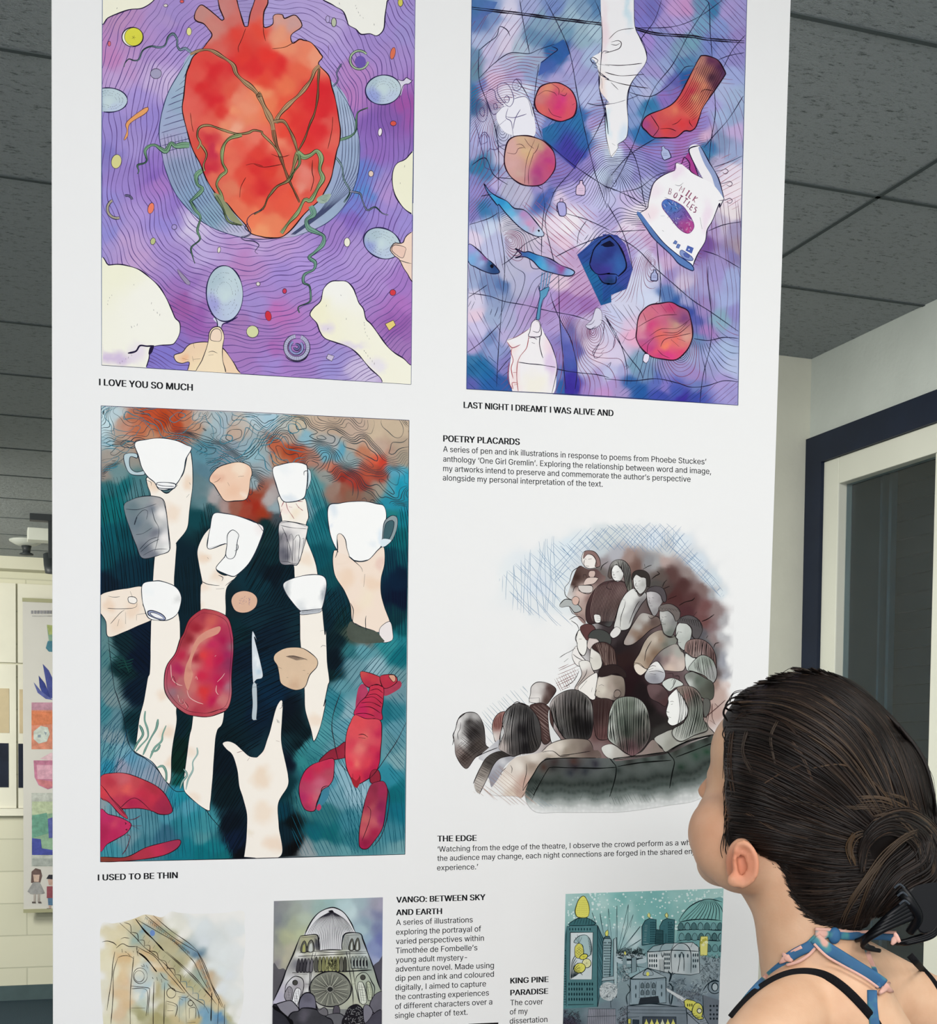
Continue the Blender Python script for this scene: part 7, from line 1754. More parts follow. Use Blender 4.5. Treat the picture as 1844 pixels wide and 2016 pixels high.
    for q0,q1,n in (((285,1810),(372,1880),24),((388,1890),(412,1955),18)):
        for k in range(n):
            x,y=q0[0]+(q1[0]-q0[0])*k/n,q0[1]+(q1[1]-q0[1])*k/n
            a.line(np.array([(x,y+2),(x+2,y-5),(x+4,y+1),(x+5,y-4)]),1,'5c4028' if k%3 else '2c5c6c',newlayer=False)
    for k in range(14):
        x,y=285+k*10,1842+k*9.6
        a.line(np.array([(x,y),(x-4,y+6)]),1,K,newlayer=False)
    for cx,cy,r in ((276,1921,14),(274,1922,10),(337,1955,9),(375,1975,5)):
        a.line(a.ell(cx,cy,r,r*1.1),1.3,K,closed=True)
    for s in ('345 970 350 1010','380 1000 400 1010','410 1020 440 1050','470 990 480 1010','690 1290 700 1310','740 1290 750 1330','790 1310 800 1350','1000 1530 1040 1550','560 1160 600 1170 590 1140','620 1150 640 1190'):
        a.line(Z(A,s),2.4,K)
    a.line(Z(A,'120 890 180 880 250 900 285 930'),2,K)
    o=a.build(panel)
    o['label']='loose ochre and blue watercolour of a pillared stone facade'
art_facade()

# ------------------------------------------------------------------ illustration: domed cathedral
def art_cathedral():
    A=(520,1750,7.092)
    quad=[(539,1774),(753.5,1766.5),(750,2090),(535,2094)]
    a=Art('illustration',quad,19)
    K='14121a'
    a.fill(np.array(quad,float),'8c98a0',False,wet=.15,grid=4,warp=4,power=3.4,samples=[(545,1780,'84848c'),(560,1785,'8c9090'),(580,1790,'9ca49c'),(600,1780,'a4aeac'),(630,1780,'98b0ac'),(650,1775,'98b4b4'),(680,1785,'b4ccd0'),(690,1800,'c0d4d8'),(710,1780,'9cb0b8'),(740,1775,'9c9cac'),(750,1780,'a4a0b4'),(745,1800,'7c80a0'),(725,1800,'9ca4b4'),(720,1820,'8ca0b0'),(740,1830,'7880a4'),(750,1850,'7078ac'),(735,1860,'8490b8'),(720,1850,'94acc0'),(740,1890,'9ca4c4'),(745,1880,'7c88b4'),(712,1830,'a8c0c8'),(545,1810,'80848a'),(560,1810,'8c9490'),(580,1820,'a4ac98'),(570,1840,'b0b494'),(560,1850,'a8ac90'),(545,1850,'8c908c'),(600,1810,'b0bcac'),(550,1880,'a0a094'),(560,1890,'b0ac98'),(590,1840,'b4bc9c'),(545,1895,'8c888c'),(570,1870,'b4b09c'),
                                                                                    (580,1920,'b0acb0'),(600,1930,'a8a8a4'),(640,1900,'a8aa98'),(660,1920,'8c9088'),(700,1920,'b0b8a4'),(720,1930,'a4b09c'),(600,1960,'9c98a0'),(650,1960,'747874'),(700,1960,'a4a89c'),(720,1970,'98a088'),(570,1990,'8c88a0'),(600,2010,'3c3c44'),(650,2010,'8c8c90'),(700,2010,'6c6a74'),(740,2000,'8c84a0')])
    W_='e8e8ea'
    a.fill(Z(A,'125 1050 200 1120 270 1110 300 1180 200 1400 120 1550'),'5c5a60',True,wet=.2)
    a.fill(Z(A,'1520 1080 1600 1010 1660 960 1660 1480 1600 1350 1540 1180'),'504e5a',True,wet=.2)
    # dome
    dome=Z(A,'560 660 600 560 680 420 780 320 920 262 1020 275 1120 340 1210 470 1260 580 1290 640 1100 640 1080 860 770 860 740 650')
    a.fill(dome,'dcdce0',True,wet=.05)
    for k in range(27):
        u=(k+.5)/27*2-1
        p=[(940+u*20,320),(935+u*190,420),(930+u*300,560),(930+u*370,720),(930+u*390,860)]
        a.line(Z(A,p),.9,'2c2a34',clip=curve(dome,True))
    a.line(Z(A,'560 660 600 560 680 420 780 320 920 262 1020 275 1120 340 1210 470 1260 580 1285 630'),2.4,K)
    a.fill(Z(A,'890 310 950 295 970 320 940 335'),K)
    # body
    body=Z(A,'500 660 750 640 770 860 1080 850 1090 760 1130 620 1330 620 1440 880 1520 1090 1600 1340 1640 1440 1600 1700 120 1640 130 1550 250 1290 320 1110 420 920')
    a.fill(body,'b0b0a8',False,wet=.15,grid=4,warp=3,samples=[(600,1860,'a8a878'),(610,1862,'b8b690'),(590,1865,'8c8c84'),(625,1860,'707078'),(690,1860,'b4b8b8'),(705,1855,'98a0a0'),(720,1865,'a0a8b0'),(590,1880,'dcdcd8'),(620,1878,'e0e0d8'),(650,1877,'e8e8e4'),(690,1876,'d0d4cc'),(720,1876,'c8d0d0'),(585,1900,'74747c'),(600,1900,'6c6c74'),(620,1895,'8c8c80'),(640,1895,'9c9c78'),(655,1900,'a0a070'),(670,1895,'9c9c7c'),(690,1900,'8c9084'),(710,1900,'7c8884'),(725,1900,'84908c'),(590,1917,'c8c8c4'),(640,1915,'b0b08c'),(700,1913,'c0c4b4'),(570,1930,'d8d8dc'),(585,1935,'a4a0a8'),(600,1940,'a8a4a8'),(608,1925,'d4d4d4'),(690,1935,'c4c8b4'),(715,1930,'b4bcac'),(725,1945,'98a498'),(560,1950,'c4c0cc'),(590,1960,'98949c'),(605,1950,'dcdcdc'),(720,1960,'a0a890'),(730,1970,'a0a498'),(705,1955,'c8ccbc'),(550,1965,'b4b0c4'),(545,1975,'c0bcd0'),(700,1975,'b8baa8')])
    L=lambda w,*ss: [a.line(Z(A,s),w,K) for s in ss]
    L(2.6,'500 660 560 650 730 640 760 740 770 860','500 665 470 740 400 920 310 1120 250 1290 130 1560','1090 850 1085 760 1130 625 1330 620 1380 720 1440 880 1520 1090 1590 1320 1635 1440','770 862 900 850 1080 852','390 1170 650 1165','700 1160 940 1150 1160 1150 1500 1130')
    L(1.6,'490 890 720 870 900 885 1160 880 1430 870','470 940 700 930 900 920 1150 905 1430 895','680 890 650 1010 640 1160 620 1440','720 880 690 1000 660 1160 630 1450','1140 870 1170 1000 1190 1150 1230 1400 1240 1620','1190 880 1200 1000 1240 1150 1270 1350 1330 1600','420 1190 600 1190','500 680 730 665','1130 650 1330 640','570 1330 640 1330','1230 1330 1270 1320')
    for x0,x1,y0,y1 in ((510,590,720,880),(600,690,710,870),(1180,1250,690,850),(1260,1330,680,850)):
        m=(x0+x1)/2
        a.shape(Z(A,[(x0,y1),(x0+14,y0+50),(m+10,y0),(x1-5,y0+50),(x1,y1)]),'5c5c54' if m<560 or m>1200 else '74746c',1.5,K)
        a.fill(Z(A,[(x0+22,y1),(x0+32,y0+70),(m+12,y0+40),(x1-22,y0+70),(x1-20,y1)]),'a8a86c' if m<580 else 'c4c8c4')
    for k in range(9):
        a.line(Z(A,f'{700 + k * 5} {680 + k * 4} {725 + k * 5} {860}'),.9,K,newlayer=False)
        a.line(Z(A,f'{1120 + k * 8} {660} {1095 + k * 9} {850}'),.9,K,newlayer=False)
    for k in range(5):
        x=450+k*46
        a.shape(Z(A,[(x-8,1150),(x+12,1010),(x+30,970),(x+46,1010),(x+38,1150)]),'3c3a40' if k<3 else '6c6a70',1.2,K)
    for k in range(9):
        x=700+k*50
        c=['64645c','8c8c68','8c8c60','a0a070','b0b07c','a8a878','8c8c60','747468','484840'][k]
        a.shape(Z(A,[(x,1140),(x+6,990),(x+26,945),(x+44,990),(x+44,1140)]),c,1.2,K)
        a.line(Z(A,f'{x + 25} 970 {x + 24} 1130'),1.6,K)
    for k in range(5):
        x=1215+k*45
        a.shape(Z(A,[(x+2,1110),(x,980),(x+18,940),(x+36,980),(x+44,1110)]),'98a09c',1.2,K)
        a.fill(Z(A,[(x+26,1080),(x+22,1000),(x+36,990),(x+40,1080)]),'1c1c20')
    for k in range(40):
        q=(rng.uniform(870,1010),rng.uniform(990,1130))
        a.line(Z(A,a.ell(*q,14,12,0,8)),1,'2c2c20',closed=True,newlayer=False)
    # rose window
    rose=a.ell(520+925/7.092,1750+1395/7.092,41,35)
    a.shape(rose,'84867c',2.2,K,wet=.3)
    c0=np.array([520+915/7.092,1750+1400/7.092])
    for k in range(72):
        t=k*2*math.pi/72
        d=np.array([math.cos(t),math.sin(t)*.86])
        r1=40*rng.uniform(.8,.98)
        a.line(np.array([c0+d*rng.uniform(6,10),c0+d*r1]),1.0+(k%3==0)*.9,K if k%4 else 'c8c8b8',newlayer=False)
    a.fill(a.ell(*c0,6.5,6),'2c2c2c')
    a.line(a.ell(*c0,6,5.5),1.2,'a8a8a0',closed=True)
    a.line(Z(A,'630 1440 650 1300 740 1210 860 1160 1000 1160 1120 1220 1190 1320 1200 1440'),1.8,K)
    # side arches
    for s in ('290 1530 300 1350 400 1230 480 1225 540 1270 550 1370 520 1480','1270 1300 1290 1220 1370 1165 1440 1190 1500 1300 1540 1400 1500 1620'):
        a.line(Z(A,s),1.8,K)
    for s,c in (('280 1500 310 1400 350 1360 390 1400 380 1500 340 1600','98949c'),('385 1580 420 1430 460 1380 510 1410 500 1500 460 1620 420 1620','e4e4e8'),('1300 1350 1330 1295 1370 1300 1420 1450 1420 1590 1340 1590','d8dcd0'),('1420 1310 1450 1285 1480 1310 1510 1440 1490 1560 1450 1560','bcc4ac')):
        p=Z(A,s)
        a.shape(p,c,1.5,K)
        for an in (5,82):
            a.hatch(curve(p,True),an,5,.9,'3c3a40',.1)
    for cx,cy in ((430,1308),(1375,1235)):
        a.shape(a.ell(520+cx/7.092,1750+cy/7.092,5,5),'484844',1.4,K)
    # crowd heads at the foot
    P_='6c6a7a'
    a.shape(Z(A,'130 1640 250 1580 370 1560 440 1620 480 1700 350 1790 240 1760'),'86848f',2,K,wet=.15)
    a.shape(Z(A,'490 1680 490 1560 540 1470 620 1445 690 1490 715 1580 710 1700 600 1740'),P_,2.2,K,wet=.2,blots=[(600,1965,10,'5c5a68',.6)])
    a.shape(Z(A,'330 1800 480 1700 540 1660 720 1680 860 1780 980 1900 1000 2400 200 2400'),'3c3c42',3,K,wet=.3,blots=[(600,1998,16,'64606c',.7)])
    a.shape(Z(A,'120 1640 250 1740 340 1810 400 1900 380 2400 110 2400'),'2c2c34',3,K,wet=.3)
    a.line(Z(A,'120 1640 260 1740 350 1830 400 1920'),6,'08080c')
    a.shape(Z(A,'720 1600 760 1690 830 1650 880 1700 870 1770 760 1730'),'6c6a70',1.4,K)
    a.shape(Z(A,'960 1700 980 1630 1040 1640 1050 1740 1000 1830 960 1780'),'54505a',1.6,K)
    a.shape(Z(A,'860 1780 950 1740 1060 1740 1120 1800 1080 1900 1080 2400 960 2400 960 1880'),'64646a',1.8,K)
    a.shape(Z(A,'1090 2400 1080 1900 1120 1770 1180 1650 1290 1610 1370 1680 1400 1800 1380 2400'),'1c1a20',2,K)
    for k in range(110):
        q=Z(A,[(rng.uniform(1110,1390),rng.uniform(1640,1990))])[0]
        a.line(np.array([q,q+rng.uniform(-3,3,2),q+rng.uniform(-3,3,2)]),1.0,'a8a8ac',newlayer=False)
    a.shape(Z(A,'1500 1700 1470 1620 1500 1540 1560 1460 1660 1450 1660 1740 1560 1750'),'66646f',2,K,wet=.2)
    a.shape(Z(A,'1390 1900 1500 1760 1660 1730 1660 2400 1390 2400'),'45434f',2,K,wet=.25)
    a.shape(Z(A,'1380 1650 1450 1620 1510 1730 1400 1870'),'7c7a86',1.4,K)
    o=a.build(panel)
    o['label']='grey ink drawing of a ribbed dome rising behind a twin-towered church'
art_cathedral()

# ------------------------------------------------------------------ illustration: teal city with pineapples
def art_city():
    A=(1090,1740,5.122)
    quad=[(1113,1760),(1424,1749),(1410,2090),(1106,2096)]
    a=Art('illustration',quad,23,('ccd8dc',0.2))
    K='16262e'
    full=np.array(quad,float)
    Y_='e4dc4c'
    a.fill(full,'6ca8a8',False,wet=.15,grid=4,warp=5,power=3.2,samples=[(1120,1770,'9cc4c0'),(1130,1800,'8cbcb8'),(1170,1765,'88bcb8'),(1190,1780,'a4ccc8'),(1220,1770,'6cb0ac'),(1240,1790,'9ccac8'),(1200,1800,'7cb8b4'),(1260,1780,'70b0ac'),(1290,1765,'68aaa8'),(1300,1790,'64a8a6'),(1270,1810,'6cb0ae'),(1330,1770,'8cc0bc'),(1350,1790,'80b8b4'),(1380,1765,'94c4c0'),(1410,1770,'a0c8c4'),(1340,1820,'7cb4b0'),(1230,1830,'b4d4d4'),(1250,1850,'c4d8dc'),(1215,1850,'94bcc0'),(1200,1840,'84b0b4'),
                                                          (1120,1850,'3c7078'),(1115,1900,'3c6c74'),(1180,1880,'3c6874'),(1200,1900,'54808a'),(1225,1900,'74949c'),(1280,1860,'4c7c84'),(1230,1950,'70848c'),(1260,1940,'7c8e98'),(1300,1940,'8896a0'),(1330,1950,'687c88'),(1380,1920,'84949c'),(1400,1940,'7c8c98'),(1370,1960,'687a88'),(1400,1980,'5c6c7c'),(1330,2000,'7c8494'),(1280,2000,'7c8894'),(1240,2000,'6c7684'),(1200,1980,'60707c'),(1130,1990,'4c6870'),(1180,1960,'5c7c84'),(1120,2010,'3c3c4c'),(1180,2010,'7c7c88'),(1400,2010,'5c6470'),(1360,1990,'747c88')])
    for k in range(420):
        x,y=rng.uniform(1115,1424),rng.uniform(1752,1830)
        if rng.random()<.35+.6*(x>1330 or x<1180):
            r=rng.uniform(.8,2.6)
            a.fill(a.ell(x,y,r,r,0,6),'d4e8e6',False)
            a.n-=1
    a.up()
    # light rays and spikes
    for s in ('640 690 750 210 745 400 660 690','650 690 800 310 770 440','660 690 870 430 700 660','640 680 635 220 625 600','590 640 550 250 545 480','520 600 465 300 500 560','480 560 385 290 450 470','670 690 880 560 730 670'):
        a.line(Z(A,s),1.8,'2c4c54',smooth=False)
    L=lambda w,*ss,c=K,sm=True: [a.line(Z(A,s),w,c,sm) for s in ss]
    def blk(s,c,w=1.5,**k):
        a.fill(Z(A,s),c,False,wet=.2,**k)
        a.line(Z(A,s),w,K,False,closed=True,taper=False)
    def win(x0,y0,x1,y1,nx,ny,c='18303a',w=3.2,h=6,sk=0.0):
        for i in range(nx):
            for j in range(ny):
                if rng.random()<.95:
                    x=x0+(x1-x0)*(i+.5)/nx
                    y=y0+(y1-y0)*(j+.5)/ny+sk*(x-x0)
                    p=Z(A,[(x,y)])[0]
                    a.fill(a.ell(p[0],p[1],w/3.4,h/2.4,0,7),c,False)
                    a.n-=1
        a.up()
    # coliseum dome at right
    a.fill(Z(A,'1230 600 1250 460 1290 320 1370 230 1480 170 1580 155 1720 180 1720 700 1480 720 1240 620'),'5c9496',True,wet=.2)
    a.fill(Z(A,'1260 380 1290 320 1370 230 1480 170 1580 155 1720 190 1720 380 1480 370'),'68a6a2',True,wet=.2)
    L(2.2,'1260 380 1290 320 1370 230 1480 170 1580 155 1720 190','1260 385 1420 360 1580 360 1710 375','1240 470 1420 460 1700 470','1240 580 1400 560 1700 580')
    for k in range(11):
        x=1290+k*42
        L(1.3,f'{1500 + k * 12} 165 {1420 + k * 27} 250 {x} 370')
    for row,(y,n) in enumerate(((390,7),(495,7),(610,7))):
        for k in range(n):
            x=1255+k*66+row*8
            a.shape(Z(A,[(x,y+70),(x,y+25),(x+24,y),(x+48,y+25),(x+48,y+70)]),'54868a' if (k+row)%2 else '3c6468',1.3,K)
    a.shape(Z(A,'1480 530 1550 530 1550 620 1545 720 1475 725 1470 600'),'e8e070',1.2,'6c6c20',smooth=False)
    for k in range(8):
        a.fill(a.ell(1090+rng.uniform(1480,1545)/5.122,1740+rng.uniform(560,640)/5.122,3,3,0,8),'b4ac2c' if k%2 else 'f0ecb0',False)
    # twin towers
    for dx in (0,178):
        blk(f'{888 + dx} 620 {888 + dx} 430 {920 + dx} 370 {960 + dx} 350 {1030 + dx if not dx else 1218} 360 {1030 + dx if not dx else 1210} 600','2c5c64')
        win(970+dx,380,1025+dx,590,4,9,'16343c',3,4)
        a.hatch(Z(A,f'{890 + dx} 610 {890 + dx} 440 {950 + dx} 370 {958 + dx} 610'),5,3.2,.9,'9cb8b8' if not dx else '16303a',.2)
        a.shape(Z(A,f'{945 + dx} 330 {942 + dx} 310 {960 + dx} 290 {972 + dx} 315 {965 + dx} 345'),'e4e080',1.2,'5c5c20')
    blk('1030 460 1100 470 1100 610 1020 610','24484e')
    a.hatch(Z(A,'1030 460 1100 470 1100 610 1020 610'),3,3,1,'0c1c24',.2)
    # long hall
    blk('940 690 1000 630 1130 600 1400 590 1460 640 1470 900 1380 920 1160 900 950 850','c0c8cc',blots=[(1290,1890,20,'e0e4e6',.8),(1360,1900,20,'8c9ca4',.8),(1340,1870,14,'90a4ac',.7),(1290,1865,14,'94a8b0',.6)])
    blk('940 685 1000 630 1130 600 1210 600 1180 670 1060 680','8ca4ac')
    L(1.6,'1190 900 1180 700 1230 620 1280 600 1340 620 1380 700 1380 900','1060 690 1090 620 1130 600','945 690 1180 670 1460 680','1400 590 1380 640','1130 500 1125 600')
    win(955,700,1045,850,4,3,'2c3c44',5,9)
    win(1110,690,1170,870,3,4,'2c3c44',5,8)
    win(1395,690,1460,860,3,3,'2c3c44',5,9)
    win(1200,690,1370,760,4,1,'3c4c54',6,10)
    L(1.6,'1250 890 1275 720 1290 690 1310 760 1310 880','1080 690 1095 740 1110 690','1060 760 1070 900','1110 770 1110 900')
    for k in range(5):
        L(1.3,f'{1070 + k * 9} 760 {1072 + k * 9} 900')
    # tower with the poster at left
    blk('95 640 130 430 155 430 165 390 240 345 330 340 400 380 405 415 440 420 500 560 440 1240 90 1260','3c6c72')
    blk('440 420 500 560 500 900 440 1240','34606a')
    a.hatch(Z(A,'440 430 500 570 500 900 445 1230'),72,4,.9,'102830',.3)
    a.shape(Z(A,'160 420 170 390 240 350 330 345 400 380 405 415'),'2c5c62',1.6,K)
    for k in range(7):
        L(1.3,f'{200 + k * 30} 410 {215 + k * 28} 375 {230 + k * 26} 345')
    win(145,440,380,475,8,1,'143038',4,7)
    blk('165 490 395 490 382 965 160 965','d0d8dc')
    a.shape(Z(A,'200 590 230 545 270 520 330 520 370 580 380 680 350 730 300 700 290 620 240 600'),'9cb8bc',1.4,K)
    for k in range(14):
        L(2.2,f'{340 + k * 2} {545 + k * 12} {368 + k} {550 + k * 13}')
    a.shape(Z(A,'210 680 215 630 250 600 285 620 300 690 280 740 240 750 215 730'),'d8d04c',1.4,K)
    for an in (40,-40):
        a.hatch(curve(Z(A,'210 680 215 630 250 600 285 620 300 690 280 740 240 750 215 730'),True),an,4,.9,'5c5820',.1)
    L(1.6,'250 600 215 540','250 600 235 510','252 600 255 520','255 600 280 540')
    for cx,cy,rx,ry,c in ((300,735,42,26,'e4dc3c'),(330,800,44,46,'e8e4a0'),(258,850,60,50,Y_)):
        p=a.ell(1090+cx/5.122,1740+cy/5.122,rx/5.122,ry/5.122,-20)
        a.shape(p,c,1.8,K)
        for k in range(7):
            t=k*.9
            c_=p.mean(0)
            a.line(np.array([c_,c_+np.array([math.cos(t)*rx,math.sin(t)*ry])/5.122*.7]),.9,'6c6820',newlayer=False)
    for k in range(9):
        L(1.4,f'{170 + k * 6} {960 - k * 4} {180 + k * 10} {800 + k * 12} {215 + k * 9} {720 + k * 25}')
    win(140,985,400,1190,10,4,'122a32',5,8)
    L(3,'140 1220 400 1215')
    for s in ('95 640 100 900 90 1240','130 430 120 700 125 1240'):
        L(1.3,s)
    win(97,660,122,1230,2,22,'122a32',2.5,3.5)
    # pineapple cone on the roof
    pc=Z(A,'215 290 220 240 250 160 295 122 330 155 355 230 355 300 330 338 240 335')
    a.shape(pc,'e4dc50',1.6,'3c3c18')
    for k in range(9):
        for j in range(7):
            q=Z(A,[(230+j*19,165+k*20+(j%2)*5)])
            if pip(q,curve(pc,True))[0]:
                a.line(np.array([q[0],q[0]+[2.2,.4]]),1.1,'7c7820',newlayer=False)
    # slim tower
    blk('495 580 510 550 570 550 580 580 560 940 490 940','84a0a8')
    win(500,580,575,930,5,13,'1c3840',3.4,4.6)
    a.shape(Z(A,'520 525 515 495 540 465 550 495 540 530'),'e0dc58',1.3,'3c3c18')
    blk('500 550 520 530 560 530 572 552','3c5c64')
    blk('600 560 630 540 640 900 630 1150 600 960','9cb4ba')
    blk('490 945 600 930 610 970 480 980','94a8b0')
    # foliage masses
    def scrub(x0,y0,x1,y1,n,cs,r=4.5):
        for k in range(n):
            q=Z(A,[(rng.uniform(x0,x1),rng.uniform(y0,y1))])[0]
            a.line(np.array([q,q+rng.uniform(-r,r,2),q+rng.uniform(-r,r,2)]),1.2,cs[k%len(cs)],newlayer=k%40==0)
    scrub(670,650,890,720,130,('10181c','1c2c30','2c3c40'))
    L(3.4,'650 740 760 740 900 750','740 720 850 760 910 745')
    a.fill(Z(A,'640 700 900 720 930 760 900 800 650 800'),'a8bcc4',True)
    scrub(640,680,920,730,120,('10181c','1c2c30'))
    L(3,'640 742 760 760 900 748','680 770 820 765 870 750')
    a.fill(Z(A,'690 740 730 735 735 850 690 850'),'6c848c',False)
    a.fill(Z(A,'705 690 720 680 725 710 710 715'),Y_,False)
    # classical hall
    blk('770 960 950 850 1130 950 1130 1200 760 1220','7c909c')
    a.shape(Z(A,'770 960 860 890 950 850 1050 900 1130 945 950 960'),'98a8b0',2,K,smooth=False)
    a.shape(Z(A,'900 920 920 870 950 858 985 880 1000 920'),'8c9ca4',1.4,K)
    a.fill(a.ell(1090+945/5.122,1740+908/5.122,3,4),Y_)
    blk('690 860 830 830 940 850 770 950','7c9ca4')
    blk('780 740 830 740 830 880 780 900','688088')
    L(1.6,'830 800 870 900','700 870 760 960','770 960 775 1200','1125 950 1130 1200')
    for k in range(22):
        L(1.1,f'{790 + k * 15} 955 {790 + k * 15} 972')
    for x in (865,915,925,975,985,1030):
        L(1.8,f'{x} 985 {x - 5} 1150')
    for x in (890,945,1005):
        for y in (1000,1070):
            a.shape(Z(A,[(x-14,y+50),(x-12,y+10),(x,y-5),(x+14,y+10),(x+15,y+50)]),'54646c',1.2,K)
    win(800,1000,850,1170,1,2,'34444c',5,12)
    win(1060,1000,1110,1150,1,2,'34444c',5,12)
    a.fill(Z(A,'870 1150 1050 1130 1065 1200 850 1215'),'2c343c',False)
    for k in range(5):
        L(1.6,f'855 {1150 + k * 15} 1060 {1138 + k * 15}',c='0c1014')
    L(2,'740 1230 1000 1210 1330 1250','740 1270 1100 1270 1330 1290','740 1300 1330 1310')
    blk('740 1230 1330 1240 1340 1800 730 1800','66727e')
    L(1.8,'745 1270 1330 1275','745 1300 1330 1310','890 1340 1230 1340','740 1345 860 1340')
    blk('895 1340 1230 1340 1240 1800 890 1800','3c4450')
    for k in range(6):
        x=930+k*54
        a.fill(Z(A,[(x-20,1420),(x-6,1385),(x,1360),(x+8,1385),(x+22,1420)]),'e0d860' if k != 3 else 'd8d8b0',True)
    blk('745 1360 775 1360 775 1410 745 1410','c4bc40')
    blk('795 1370 855 1370 855 1800 795 1800','2c3844')
    # trees
    a.fill(Z(A,'460 1080 480 1020 540 990 610 1020 640 1090 610 1150 560 1180 480 1150'),'b4bcc0',True,wet=.3)
    scrub(470,1010,630,1150,110,('e4e8ea','3c4c54','d8dee0','5c6c74'))
    L(2,'570 1180 575 1250','600 1140 580 1190')
    scrub(1480,720,1690,1000,240,('2c3c44','4c5c64','9cacb4','34444c'))
    scrub(1380,960,1540,1120,130,('2c3c48','a8b8c0','8c9ca4'))
    scrub(1150,960,1320,1070,110,('2c3c48','4c5c68','94a4ac'))
    scrub(640,820,760,980,80,('2c3c44','54646c','c8d0d4'))
    L(3,'1160 990 1180 920 1150 880','1180 920 1200 890','1180 1220 1200 1060 1160 1000','1170 930 1220 900','1150 900 1160 870')
    L(2,'740 1220 730 1130 770 1070 740 1010','1170 1220 1165 1120 1210 1030')
    scrub(95,1280,260,1560,260,('14141c','2c2430','3c3440'))
    a.fill(Z(A,'350 1260 620 1260 640 1800 300 1800'),'7c7c8a',False,wet=.3)
    for k in range(16):
        L(1.3,f'{350 + k * 18} 1260 {310 + k * 21} 1800')
    L(2,'350 1260 620 1260','335 1340 630 1330')
    scrub(640,1240,740,1560,110,('1c1c24','2c2c34','54545c'))
    # road and train
    a.fill(Z(A,'1140 1050 1330 1150 1560 1380 1600 1800 1340 1800 1330 1250'),'7c8490',False,wet=.2)
    L(1.8,'1140 1060 1240 1120 1320 1160','1330 1290 1450 1400 1500 1440','1200 1100 1330 1250 1340 1800')
    a.fill(Z(A,'1130 1050 1330 1160 1310 1190 1140 1080'),'d0d4d8',False)
    blk('1500 1120 1690 1180 1680 1800 1560 1420 1510 1330','5c6470')
    L(1.8,'1500 1100 1690 1160','1510 1150 1690 1220','1500 1300 1670 1410')
    win(1560,1210,1660,1380,3,4,'20282f',7,6)
    a.shape(a.ell(1090+1620/5.122,1740+1040/5.122,13,13),'6c7c88',2,K)
    a.shape(a.ell(1090+1622/5.122,1740+1040/5.122,6,8),'a4b0b8',2.2,K)
    L(2,'1500 1080 1550 1010 1620 980 1690 1000')
    a.shape(Z(A,'1310 1180 1340 1160 1410 1180 1440 1200 1430 1290 1400 1300 1320 1240'),'e0d84c',1.6,K,smooth=False)
    a.shape(Z(A,'1390 1300 1410 1220 1450 1200 1490 1230 1500 1290 1490 1340 1510 1350 1480 1370 1430 1350'),'dcd44c',1.8,K,blots=[(1378,1985,6,'a8a060',.7)])
    a.shape(a.ell(1090+1465/5.122,1740+1280/5.122,4.5,4.5),'e8e4c0',1.4,K)
    for k in range(6):
        L(1.6,f'{1430 + k * 14} 1330 {1428 + k * 15} 1366')
    win(1335,1195,1400,1250,3,1,'5c5820',5,8)
    for k in range(8):
        L(2,f'{1340 + k * 26} {1300 + k * 18} {1390 + k * 26} {1290 + k * 18}')
    scrub(1250,1060,1500,1180,90,('3c4450','5c6470'),3)
    for x0 in range(0,16):
        L(1.2,f'{1230 + x0 * 16} {1060 + x0 * 3} {1235 + x0 * 16} {1110 + x0 * 4}',c='4c3c48')
    a.line(np.array(quad+quad[:1],float),1.8,'2c4850',False)
    o=a.build(panel)
    o['label']='teal and grey city drawing picked out in yellow pineapples'
art_city()

# dark print that starts at the bottom of the frame
b_=Art('illustration',None,29)
b_.fill(Z((770,1740,5.588),'850 1540 1178 1526 1170 1900 840 1910'),'101012',False,wet=.1)
b_.build(panel)['label']='black print cropped by the bottom of the photo'

# ------------------------------------------------------------------ captions
def load_font():
    import os
    p = os.path.join(bpy.utils.resource_path('LOCAL'), 'datafiles', 'fonts', 'Inter.woff2')
    try:
        return bpy.data.fonts.load(p)
    except Exception:
        return None
FONT = load_font()

def glyph_mesh(txt, bold):
    cu = bpy.data.curves.new('txt', 'FONT')
    if FONT:
        cu.font = FONT
    cu.body = txt.replace('I', '\u0399').replace('l', '\u04cf') if FONT else txt   # same letter shapes without serifs
    cu.size = 1.0
    cu.resolution_u = 3
    cu.fill_mode = 'NONE'
    o = bpy.data.objects.new('txt', cu)
    COL.objects.link(o)
    me = bpy.data.meshes.new_from_object(o.evaluated_get(bpy.context.evaluated_depsgraph_get()))
    bpy.data.objects.remove(o)
    bpy.data.curves.remove(cu)
    v = np.array([tuple(q.co) for q in me.vertices])[:, :2]
    ed = [tuple(e.vertices) for e in me.edges]
    bpy.data.meshes.remove(me)
    # outlines run in vertex order; fill every spot they wind round
    ed = [(a, b) if b == a + 1 else ((b, a) if a == b + 1 else ((max(a, b), min(a, b)))) for a, b in ed]
    r = delaunay_2d_cdt([Vector(q) for q in v], ed, [], 0, 1e-6)
    w = np.array([tuple(q) for q in r[0]])
    t = np.array([tuple(q) for q in r[2]])
    c = w[t].mean(1)
    A_, B_ = v[[e[0] for e in ed]], v[[e[1] for e in ed]]
    wn = np.zeros(len(c), int)
    for a, b in zip(A_, B_):
        if a[1] == b[1]:
            continue
        up_ = b[1] > a[1]
        hit_ = ((a[1] <= c[:, 1]) != (b[1] <= c[:, 1])) & (c[:, 0] < a[0] + (b[0] - a[0]) * (c[:, 1] - a[1]) / (b[1] - a[1]))
        wn += np.where(hit_, 1 if up_ else -1, 0)
    return w, [tuple(q) for q in t[wn != 0]]

CAPH = {b: glyph_mesh('H', b)[0][:, 1].max() for b in (True, False)}

